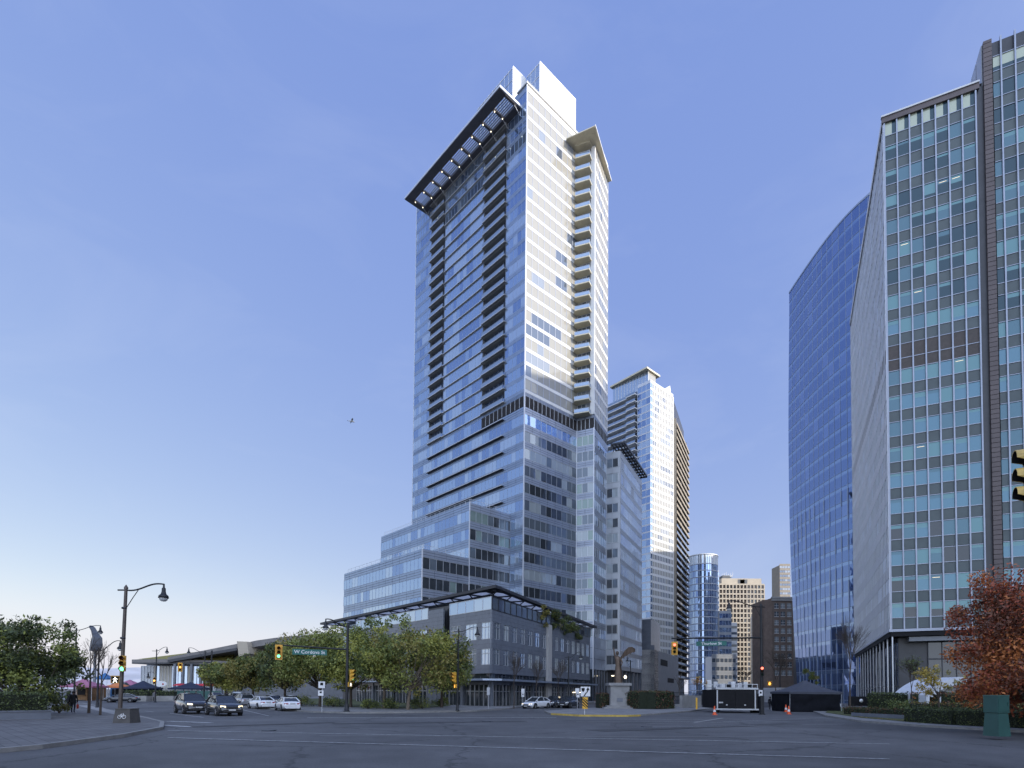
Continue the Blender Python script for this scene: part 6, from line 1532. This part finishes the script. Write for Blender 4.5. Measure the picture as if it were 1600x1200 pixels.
GP2 = 'cars waiting in the side street by the statue'
c = cpos(838, 1107); car('white hatchback with its front to us, first in the side street', 'hatch', 'car_white', c, (-.62,-.78), GP2, lights=True)
c = cpos(888, 1106); car('black crossover right of the white hatchback', 'suv', 'car_black', c, (-.45,-.89), GP2)
c = at(866, 1104, 81); car('dark SUV hidden between the white hatchback and the black crossover', 'suv', 'car_navy', (c.x,c.y), (-.45,-.89), GP2)
c = at(1594, 1098, 52); car('silver car at the right border behind the hedges', 'sedan', 'car_silver', (c.x,c.y), (-.9,.3))
# trailer
b0 = gp(1121, 1114); b1 = gp(1180, 1114); Y = (b0.y+b1.y)/2; w_ = (b1.x-b0.x); zt = at(1150,1077,Y).z; zt2 = at(1150,1069,Y).z; O = thing('box_trailer', 'black box trailer with aluminium corner posts, its double rear doors to us', 'trailer', (b0.x,Y,0), R(-4))
D = 6.0; mb = MB(); mb.box(.06,w_-.06,.06,D,.5,zt-.03); mb.build('body', 'black', O, world=False)
mb = MB()
for x in (.12, w_-.42): mb.box(x+.0,x+.14 if x < 1 else x+.14,-.03,.1,.5,zt-.1)
mb.box(0,w_,-.05,.12,zt-.02,zt+.16); mb.box(0,w_,-.12,.1,.34,.5); mb.box(w_-.1,w_,0,D,.34,.5); mb.box(w_-.1,w_,0,D,zt,zt+.14); mb.build('frame', 'alu', O, world=False)
xm = w_*.46
for a, b_ in ((.28,xm-.02),(xm+.02,w_-.46)):
    m_ = MB(); m_.box(a,b_,-.04,.04,.55,zt-.14); dr = m_.build('door', 'black', O, world=False); m_ = MB(); m_.box((a+b_)/2-.08,(a+b_)/2+.1,-.08,-.04,.85,.98); m_.build('handle', 'alu', dr, world=False)
m_ = MB(); m_.box(.34,.82,-.05,-.041,1.1,1.25); m_.build('label_plate', 'plate', O, world=False)
for x in (.5, w_-.5):
    m_ = MB(); m_.lathe((x-.11,.8,.33), [(.2,0),(.33,.02),(.33,.2),(.2,.22)], 16, axis=(1,0,0)); m_.build('wheel', 'tyre', O, world=False)
m_ = MB(); m_.box(.1,w_-.1,.3,D-.3,zt+.16,zt+.2); m_.box(.05,w_,.1,.16,zt+.55,zt+.62); m_.box(.05,w_,D-.3,D-.24,zt+.55,zt+.62)
for i in range(9): x = .08+(w_-.14)*i/8; m_.box(x-.03,x+.03,.1,.16,zt+.16,zt+.55)
m_.build('roof_rack', 'alu', O, world=False)
rng = random.Random(2)
for i in range(7):
    x = .2+(w_-.9)*i/6; m_ = MB(); h_ = rng.uniform(.3,.7); m_.box(x,x+.45,.5+rng.random(),1.6+rng.random(),zt+.2,zt+.2+h_); e_ = m_.build('roof_case', rng.choice(['alu','black','sign_white','alu']), O, world=False)
bs = O.location
m_ = MB(); m_.box(w_+.12,w_+.95,.5,2.2,.0,2.2); m_.box(w_+.2,w_+.85,.3,.5,.1,1.3); o = m_.build('equipment_crate', 'tent_black', None); o.location = O.location; tag(o, 'dark wrapped equipment crate right of the trailer', 'crate')
# black tent
def gazebo(label, P, w, d, h, peak, roof, wall=None, rot=0, name='canopy_tent', group=None, legs='alu', front=True, over=.12):
    o = thing(name, label, 'tent', (P[0],P[1],0), rot, group); mb = MB(); e = over; n = 6
    cs = [(-w/2-e,-d/2-e),(w/2+e,-d/2-e),(w/2+e,d/2+e),(-w/2-e,d/2+e)]
    for i in range(4):
        a, b_ = Vector(cs[i]), Vector(cs[(i+1)%4]); prev = None
        for k in range(n):
            t0, t1 = k/n, (k+1)/n; f = lambda t: h+(peak-h)*(t**1.35)
            q = lambda v, t: (v.x*(1-t), v.y*(1-t), f(t))
            mb.face([q(a,t0),q(b_,t0),q(b_,t1),q(a,t1)] if k < n-1 else [q(a,t0),q(b_,t0),(0,0,peak)], 0, True)
        mb.face([(a.x,a.y,h-.28),(b_.x,b_.y,h-.28),(b_.x,b_.y,h),(a.x,a.y,h)], 0)
    mb.build('roof', roof, o, world=False)
    for x, y in ((-w/2,-d/2),(w/2,-d/2),(w/2,d/2),(-w/2,d/2)):
        m_ = MB(); m_.tube([(x,y,0),(x,y,h)], .035, 6); m_.build('leg', legs, o, world=False)
    if wall:
        m_ = MB(); rng = random.Random(int(w*10)); 
        for (x0,y0,x1,y1) in ([(-w/2,-d/2-.03,w/2-.15,-d/2-.03)] if front else [])+[(-w/2,-d/2,-w/2,d/2),(w/2,d/2,-w/2,d/2)]:
            N, K = 26, 12; vs = []
            for j in range(K+1):
                for i in range(N+1):
                    u, v = i/N, j/K; s_ = .06*math.sin(v*9+math.sin(u*7)*1.4)+.05*math.sin(u*23+v*4)*(1-v); nx, ny = -(y1-y0), (x1-x0); l_ = math.hypot(nx,ny)
                    vs.append((x0+(x1-x0)*u-nx/l_*s_*.6, y0+(y1-y0)*u-ny/l_*s_, .03+v*(h-.1)))
            m_.raw(vs, [(j*(N+1)+i,j*(N+1)+i+1,(j+1)*(N+1)+i+1,(j+1)*(N+1)+i) for j in range(K) for i in range(N)], 0, True)
        m_.build('side_wall', wall, o, world=False)
    return o
b0 = gp(1235, 1112.5); b1 = gp(1304, 1112.5); Y = b0.y+2.6; s = b1.x-b0.x; zt = at(1268,1081,b0.y).z; pk = at(1268,1063,Y).z
gazebo('black pop-up tent with draped dark side walls on the street, beside the right kerb', ((b0.x+b1.x)/2, Y), s, 5, zt, pk, 'tent_grey', 'tent_black', 0)
O = thing('sphere_lamp', 'pale yellow ball light on the verge right of the black tent', 'lamp'); p = gp(1309.5,1107,.16); mb = MB(); mb.lathe((p.x,p.y,.2), [(.05,0),(.3,.15),(.42,.42),(.3,.7),(.02,.84)], 16); mb.build('globe', 'tent_white', O); mb = MB(); mb.lathe((p.x,p.y,.12), [(.2,0),(.2,.12)], 12); mb.build('foot', 'hazard_yellow', O)
# grey curved shelter behind trailer and tent, with dark openings
O = thing('arched_shelter', 'grey arched shelter with dark openings between the trailer and the black tent', 'shelter'); a = at(1204,1095,100); q = at(1236,1095,100); wv = q.x-a.x; mb = MB(); N = 14; vs0 = [(a.x+wv*(i/N), a.y, 3.4*math.sin(math.pi*min(.98,max(.02,.04+.7*i/N)))**.7) for i in range(N+1)]
mb.face([(p[0],p[1],0) for p in (vs0[0],)]+vs0+[(vs0[-1][0],vs0[-1][1],0)]); 
for i in range(N): p, r_ = vs0[i], vs0[i+1]; mb.face([p,r_,(r_[0],r_[1]+8,r_[2]),(p[0],p[1]+8,p[2])],0,True)
mb.build('shell', 'concrete', O)
for f, h_ in ((.2,.9),(.5,1.5),(.72,1.4)):
    mb = MB(); mb.lathe((a.x+wv*f,a.y-.02,1.5), [(h_*.45,0),(h_*.45,.02),(.01,.03)], 14, axis=(0,-1,0)); mb.build('opening', 'black', O)
# white marquee by the lobby
a = at(1447,1085,58); q = at(1512,1085,58); O = thing('white_marquee', 'white curved marquee roof between the yellow tree and the red tree', 'tent'); wv = q.x-a.x; mb = MB(); N = 12; zc = at(1447,1080,58).z; pr = [(a.x+wv*i/N, 2.2+(1.9)*math.sin(math.pi*.5*min(1,i/N*1.1))**.8) for i in range(N+1)]
for i in range(N): (x0,z0),(x1,z1) = pr[i],pr[i+1]; mb.face([(x0,a.y,z0),(x1,a.y,z1),(x1,a.y+5,z1),(x0,a.y+5,z0)],0,True); mb.face([(x0,a.y,z0-.5 if i else 0.2),(x1,a.y,z1-.9),(x1,a.y,z1),(x0,a.y,z0)],0)
mb.face([(a.x,a.y,.2),(a.x,a.y+5,.2),(a.x,a.y+5,2.2),(a.x,a.y,2.2)]); mb.build('roof', 'tent_white', O)
for f in (0,.33,.66,1): mb = MB(); mb.tube([(a.x+wv*f,a.y-.05,.1),(a.x+wv*f,a.y-.05,2.4)], .06, 6); mb.build('leg', 'tent_white', O)
mb = MB(); mb.box(a.x+.2,a.x+wv,a.y+3,a.y+3.1,.2,2.6); mb.build('rear_wall', 'dark_metal', O)

# ================================================================== market on the left
MK = 'market tents and umbrellas behind the street'
def mk(px, Y): p = at(px, 1090, Y); return (p.x, p.y)
gazebo('pink market canopy behind the left tree', mk(131,100), 5.6, 4, 2.6, 3.9, 'tent_pink', None, 0, group=MK)
gazebo('orange market canopy left of the brown lamp post', mk(184,104), 3.2, 3, 2.6, 3.3, 'tent_orange', None, 0, group=MK)
gazebo('pink market canopy right of the brown lamp post', mk(202,112), 5.4, 4, 2.7, 4.0, 'tent_pink', None, 0, group=MK)
gazebo('navy market tent left of the white oval sign', mk(223,104), 4.6, 4, 2.4, 3.7, 'tent_navy', 'tent_navy', 0, group=MK, front=False)
gazebo('navy market tent among the red umbrellas', mk(297,112), 6.2, 4, 2.4, 3.6, 'tent_navy', None, 0, group=MK)
gazebo('teal market canopy seen through the bare branches', mk(163,122), 2.6, 2.4, 4.4, 5.6, 'tent_blue', None, 0, group=MK)
def parasol(label, px, Y, r, h, mat):
    x, y = mk(px, Y); o = thing('market_umbrella', label, 'umbrella', (x,y,0), 0, MK); mb = MB(); mb.lathe((0,0,0), [(r,h-.5),(r*.5,h-.12),(.02,h)], 8, smooth=False); mb.build('canopy', mat, o, world=False); mb = MB(); mb.tube([(0,0,0),(0,0,h)], .04, 6); mb.build('pole', 'alu', o, world=False)
for px, Y, lab in ((281,116,'leftmost'),(290,122,'second'),(305,120,'third'),(318,114,'fourth'),(327,118,'fifth'),(336,122,'rightmost')): parasol(lab+' red umbrella in the row behind the black cars', px, Y, 1.5, 3.4, 'tent_red')
def hut(label, px0, px1, Y, h, mat='wood'):
    x0, y = mk(px0, Y); x1, _ = mk(px1, Y); o = thing('market_hut', label, 'stall', (x0,y,0)); w_ = x1-x0; mb = MB(); mb.box(0,w_,0,2.6,0,h,0); mb.build('wall', mat, o, world=False); mb = MB(); mb.box8([(-.2,-.3,h),(w_+.2,-.3,h),(w_+.2,2.8,h),(-.2,2.8,h),(-.2,1.1,h+.9),(w_+.2,1.1,h+.9),(w_+.2,1.3,h+.9),(-.2,1.3,h+.9)]); mb.build('roof', 'roof_grey', o, world=False)
    mb = MB(); mb.box(w_*.15,w_*.85,-.02,.02,1.0,min(2.1,h-.3)); mb.build('hatch', 'black', o, world=False); mb = MB(); mb.box(w_*.1,w_*.9,-.35,0,.9,.98); mb.build('counter', mat, o, world=False)
hut('wooden market hut under the pink canopy behind the left tree', 118, 136, 102, 2.4); hut('wooden market hut beside the leaning bare tree', 138, 150, 106, 2.3); hut('blue market hut behind the brown lamp post', 172, 188, 106, 2.5, 'tent_blue')
for i, (p0_, p1_, Y, lab) in enumerate(((196,232,99,'grey planter wall with greenery left of the oval sign'),(234,274,101,'grey planter wall under the white oval sign'))):
    a = at(p0_,1090,Y); q = at(p1_,1090,Y); o = hedge('planter_hedge', lab, [(a.x,a.y),(q.x,q.y)], 1.0, .9, ['leaf_dark','leaf_mid'], 40, .12, 200+i, z=.95); mb = MB(); mb.box(a.x,q.x,a.y-.6,a.y+.6,.0,.97); mb.build('planter', 'concrete', o)
a = at(251,1068.5,104); O = thing('oval_sign', 'white oval sign board with a small red mark over the market', 'sign', (a.x,a.y,0)); mb = MB(); N = 24; zc = a.z
for sgn in (0,1): mb.face([(1.15*math.cos(2*math.pi*i/N),-.06+.12*sgn,zc+.52*math.sin(2*math.pi*i/N)) for i in (range(N) if not sgn else range(N-1,-1,-1))])
mb.build('board', 'sign_white', O, world=False); mb = MB(); mb.lathe((.45,-.07,zc-.05), [(.16,0),(.16,.01),(.01,.012)], 10, axis=(0,-1,0)); mb.build('mark', 'sign_red', O, world=False); mb = MB(); mb.tube([(0,0,0),(0,0,zc)], .05, 6); mb.build('post', 'post_dark', O, world=False)
a = at(276,1090,108); q = at(345,1090,104); mb = MB(); Fw = Fr((a.x,a.y),(q.x-a.x,q.y-a.y)); mb.fbox(Fw, 0, (q-a).length, 0, 1.9, -.1, 0); tag(mb.build('market_fence', 'box_green_light'), 'green fence panels along the market behind the black cars', 'fence')
# planter under the left tree
O = thing('concrete_planter', 'long grey concrete planter box at the left edge under the bushy tree', 'planter'); a = gp(-60,1126,.14); q = gp(80,1123,.14); mb = MB(); F_ = Fr((a.x,a.y),(q.x-a.x,q.y-a.y)); L = (V2(q)-V2(a)).length
mb.fbox(F_, 0, L, .1, .62, -1.6, 0); mb.fbox(F_, 0, L+.04, .62, .70, -1.65, .05); mb.build('box', 'granite', O); mb = MB(); mb.fbox(F_, .2, L-.2, .60, .72, -1.45, -.15); mb.build('soil', 'bark', O)
pts = [F_.pt(.1,0,-.7)[:2], F_.pt(L-.2,0,-.7)[:2]]; hedge('planter_shrubs', 'dark shrubs filling the concrete planter', pts, 1.3, 1.1, ['leaf_dark','leaf_mid','leaf_dark'], 150, .075, 61, z=.68, cat='shrubs')
# generic leaning sculpture above the market
O = thing('abstract_sculpture', 'leaning faceted grey metal sculpture on a post above the market', 'sculpture'); Y = 118; mb = MB()
ol = [((139,1017),(158,1018)), ((141,1004),(160.5,1008)), ((144,995),(160,997)), ((142,985),(153,988)), ((138.5,979),(149,981)), ((140,977.5),(145,977.5))]
secs = []
for l, r_ in ol:
    p, q = at(*l, Y), at(*r_, Y); h_ = (q-p).length*.45; m_ = (p+q)/2; secs.append([p, m_+Vector((0,-h_,0)), q, m_+Vector((0,h_,0))])
loft(mb, secs, 0, False); mb.build('body', 'sculpture_metal', O); mb = MB(); p = at(149,1018,Y); mb.tube([(p.x,p.y,0),(p.x,p.y,p.z)], [.35,.25], 10); mb.build('post', 'granite', O)
# gull
p = at(549, 658.5, 55); O = thing('gull', 'small white gull gliding in the sky left of the glass tower', 'bird', tuple(p), R(25)); mb = MB(); mb.tube([(-.28,0,0),(-.1,0,.02),(.12,0,.03),(.25,0,.02),(.33,0,.0)], [.02,.07,.085,.06,.012], 8)
for s in (-1,1): mb.face([(-.06,s*.05,.05),(.12,s*.05,.05),(.14,s*.32,.14),(-.02,s*.34,.13)]); mb.face([(-.02,s*.34,.13),(.14,s*.32,.14),(-.02,s*.66,.06)])
mb.face([(-.26,0,0),(-.4,.07,0),(-.4,-.07,0)]); mb.build('body', 'white_panel', O, world=False)

# ================================================================== people
def person(label, P, rot, h=1.75, coat='cloth_black', pants='cloth_jeans', stride=.16, bag=None, z=.14):
    o = thing('person', label, 'person', (P[0],P[1],z), rot); k = h/1.78
    V = [(0,0,.96),(0,0,1.16),(.01,0,1.36),(.02,0,1.50),(.03,0,1.60),(.05,0,1.70),
         (0,.10,.92),(stride*.5,.11,.50),(stride*.55,.11,.09),(stride*.55+.15,.12,.045),
         (0,-.10,.92),(-stride*.1,-.11,.50),(-stride*.75,-.11,.12),(-stride*.75+.14,-.12,.05),
         (.0,.19,1.42),(-.03,.25,1.16),(.05,.26,.92),(.08,.26,.82),
         (.0,-.19,1.42),(.03,-.25,1.16),(.10,-.26,.92),(.12,-.26,.82)]
    E = [(0,1),(1,2),(2,3),(3,4),(4,5),(0,6),(6,7),(7,8),(8,9),(0,10),(10,11),(11,12),(12,13),(2,14),(14,15),(15,16),(16,17),(2,18),(18,19),(19,20),(20,21)]
    RD = [.16,.155,.17,.062,.085,.095,.10,.072,.048,.04,.10,.072,.048,.04,.075,.055,.042,.035,.075,.055,.042,.035]
    me = bpy.data.meshes.new('body'); me.from_pydata([(x*k,y*k,zz_*k) for x,y,zz_ in V], E, []); b = bpy.data.objects.new('body', me); COL.objects.link(b)
    md = b.modifiers.new('k', 'SKIN'); 
    for i, r_ in enumerate(RD): sv_ = me.skin_vertices[0].data[i]; sv_.radius = (r_*k*(.8 if i < 4 else 1), r_*k); sv_.use_root = (i == 0)
    b.modifiers.new('s', 'SUBSURF').levels = 2; b.modifiers['s'].render_levels = 2
    dg = bpy.context.evaluated_depsgraph_get(); m2 = bpy.data.meshes.new_from_object(b.evaluated_get(dg)); bpy.data.objects.remove(b)
    for nm in (coat, pants, 'skin', 'black'): m2.materials.append(MATS[nm])
    for f in m2.polygons:
        c = f.center/k; f.use_smooth = True
        f.material_index = 3 if c.z < .10 else 1 if c.z < .86 and abs(c.y) < .21 else 2 if c.z > 1.53 or (c.z < .87 and abs(c.y) > .21) else 0
    ob = bpy.data.objects.new('body', m2); COL.objects.link(ob); ob.parent = o
    mb = MB(); mb.lathe((.035*k,0,1.66*k), [(.11*k,-.07*k),(.125*k,.02*k),(.11*k,.10*k),(.05*k,.145*k),(.005,.15*k)], 12); mb.build('hair', 'hair', o, world=False)
    mb = MB(); mb.lathe((0,0,.78*k), [(.225*k,0),(.205*k,.2*k),(.20*k,.3*k)], 14); mb.build('coat_skirt', coat, o, world=False)
    if bag: bg_ = MB(); bg_.box(-.1,.26,-.33,-.24,.34,.68); bg_.tube([(.0,-.28,.68),(.08,-.28,.84),(.16,-.28,.68)], .012, 5); q = tag(bg_.build('shopping_bag', bag, None), 'red shopping bag carried by the person in the dark coat', 'bag'); q.location = (P[0],P[1],z); q.rotation_euler = (0,0,rot)
    return o
p = at(114, 1110, 46.5); person('person in a dark coat walking away past the left tree, carrying a red bag', (p.x,p.y), R(115), 1.76, 'cloth_black', 'cloth_jeans', .22, 'bag_red')
p = at(107.5, 1106, 51); person('person in black half hidden by the left tree, ahead of the walker with the bag', (p.x,p.y), R(100), 1.78, 'cloth_black', 'cloth_black', .2)
for px, Y, lab, ct in ((288,103,'person in dark clothes at the green market fence, left of two others','cloth_black'),(295,103,'person in grey at the green market fence, between two others','cloth_grey'),(306,103,'person in black at the green market fence, right of two others','cloth_black'),(241,96,'person standing at the distant lamp post with the amber light','cloth_grey'),(354,84,'person in dark clothes beyond the silver car','cloth_black'),(1203.5,76,'person in black standing right of the trailer','cloth_black'),(1219,88,'person in dark clothes at the arched shelter','cloth_grey')):
    p = at(px, 1095, Y); person(lab, (p.x,p.y), R(random.uniform(60,120)), 1.74, ct, 'cloth_black', .08, None, 0.1)
EXPOSURE = 0.76
# ================================================================== light
SUN_EL = R(13.0)
sv = V2((0.905, -0.425)).normalized()
sun = bpy.data.lights.new('sun', 'SUN'); sun.energy = 2.9; sun.angle = R(.55); sun.color = (1, .92, .79)
so = bpy.data.objects.new('sun', sun); COL.objects.link(so)
tov = Vector((sv.x*math.cos(SUN_EL), sv.y*math.cos(SUN_EL), math.sin(SUN_EL)))
so.rotation_euler = tov.to_track_quat('Z', 'Y').to_euler(); so.location = (60, -40, 90)
w = bpy.data.worlds.new('World'); SC.world = w; w.use_nodes = True; nt = w.node_tree; bg = nt.nodes['Background']
sk = nt.nodes.new('ShaderNodeTexSky'); sk.sky_type = 'NISHITA'; sk.sun_disc = False; sk.sun_elevation = SUN_EL
sk.sun_rotation = math.atan2(sv.x, sv.y); sk.altitude = 30; sk.air_density = 1.0; sk.dust_density = .6; sk.ozone_density = 2.5
# the sky's own colour, a little haze veil and thin cirrus low in the sky
ma = nt.nodes.new('ShaderNodeVectorMath'); ma.operation = 'MULTIPLY_ADD'
ma.inputs[1].default_value = (1.10, .70, .27); ma.inputs[2].default_value = (.83, 1.39, 3.86)
nt.links.new(sk.outputs['Color'], ma.inputs[0])
tcl = nt.nodes.new('ShaderNodeTexCoord'); sp = nt.nodes.new('ShaderNodeSeparateXYZ'); nt.links.new(tcl.outputs['Generated'], sp.inputs[0])
hz = nt.nodes.new('ShaderNodeMapRange'); hz.interpolation_type = 'SMOOTHSTEP'; hz.inputs[1].default_value = -.01; hz.inputs[2].default_value = .17; hz.inputs[3].default_value = .9; hz.inputs[4].default_value = 0
nt.links.new(sp.outputs['Z'], hz.inputs[0]); low = nt.nodes.new('ShaderNodeMix'); low.data_type = 'RGBA'; low.inputs[7].default_value = (4.45, 4.7, 5.4, 1)
nt.links.new(hz.outputs[0], low.inputs[0]); nt.links.new(ma.outputs['Vector'], low.inputs[6])
tc = nt.nodes.new('ShaderNodeTexCoord'); mp = nt.nodes.new('ShaderNodeMapping'); mp.inputs['Scale'].default_value = (2.2, 2.2, 5.5); mp.inputs['Rotation'].default_value = (.25, .5, .2)
nz = nt.nodes.new('ShaderNodeTexNoise'); nz.inputs['Scale'].default_value = 1.6; nz.inputs['Detail'].default_value = 7; nz.inputs['Roughness'].default_value = .58; nz.inputs['Distortion'].default_value = .6
nt.links.new(tc.outputs['Generated'], mp.inputs['Vector']); nt.links.new(mp.outputs['Vector'], nz.inputs['Vector'])
mr = nt.nodes.new('ShaderNodeMapRange'); mr.inputs[1].default_value = .50; mr.inputs[2].default_value = .85; mr.inputs[3].default_value = 0; mr.inputs[4].default_value = .10
nt.links.new(nz.outputs['Fac'], mr.inputs[0])
mx = nt.nodes.new('ShaderNodeMix'); mx.data_type = 'RGBA'; mx.inputs[7].default_value = (5.2, 5.5, 6.2, 1)
nt.links.new(mr.outputs[0], mx.inputs[0]); sd = nt.nodes.new('ShaderNodeVectorMath'); sd.operation = 'DOT_PRODUCT'; sd.inputs[1].default_value = tov
nt.links.new(tc.outputs['Generated'], sd.inputs[0]); gl = nt.nodes.new('ShaderNodeMapRange'); gl.interpolation_type = 'SMOOTHSTEP'
gl.inputs[1].default_value = .32; gl.inputs[2].default_value = 1.0; gl.inputs[3].default_value = 0; gl.inputs[4].default_value = 7.5
nt.links.new(sd.outputs['Value'], gl.inputs[0]); au = nt.nodes.new('ShaderNodeVectorMath'); au.operation = 'SCALE'; au.inputs[0].default_value = (.72, .85, 1.1)  # sunward glow added to lift the ambient in the street
nt.links.new(gl.outputs[0], au.inputs['Scale']); ad = nt.nodes.new('ShaderNodeVectorMath'); ad.operation = 'ADD'
nt.links.new(low.outputs[2], ad.inputs[0]); nt.links.new(au.outputs['Vector'], ad.inputs[1])
# unseen glow added low behind the viewer to brighten the shaded street
s2 = nt.nodes.new('ShaderNodeVectorMath'); s2.operation = 'DOT_PRODUCT'; s2.inputs[1].default_value = Vector((-.15, -.93, .33)).normalized()
nt.links.new(tc.outputs['Generated'], s2.inputs[0]); g2 = nt.nodes.new('ShaderNodeMapRange'); g2.interpolation_type = 'SMOOTHSTEP'
g2.inputs[1].default_value = .35; g2.inputs[2].default_value = 1.0; g2.inputs[3].default_value = 0; g2.inputs[4].default_value = 7
nt.links.new(s2.outputs['Value'], g2.inputs[0]); a2 = nt.nodes.new('ShaderNodeVectorMath'); a2.operation = 'SCALE'; a2.inputs[0].default_value = (.80, .92, 1.08)
nt.links.new(g2.outputs[0], a2.inputs['Scale']); ad2 = nt.nodes.new('ShaderNodeVectorMath'); ad2.operation = 'ADD'
nt.links.new(ad.outputs['Vector'], ad2.inputs[0]); nt.links.new(a2.outputs['Vector'], ad2.inputs[1]); nt.links.new(ad2.outputs['Vector'], mx.inputs[6]); nt.links.new(mx.outputs[2], bg.inputs['Color'])
bg.inputs['Strength'].default_value = .1
vs = SC.view_settings; vs.view_transform = 'Standard'; vs.look = 'None'; vs.gamma = 1; vs.exposure = EXPOSURE; vs.use_curve_mapping = False
SC.cycles.use_denoising = True; SC.cycles.max_bounces = 8; SC.cycles.diffuse_bounces = 5; SC.cycles.glossy_bounces = 5
SC.cycles.sample_clamp_indirect = 4; SC.cycles.caustics_reflective = False; SC.cycles.caustics_refractive = False
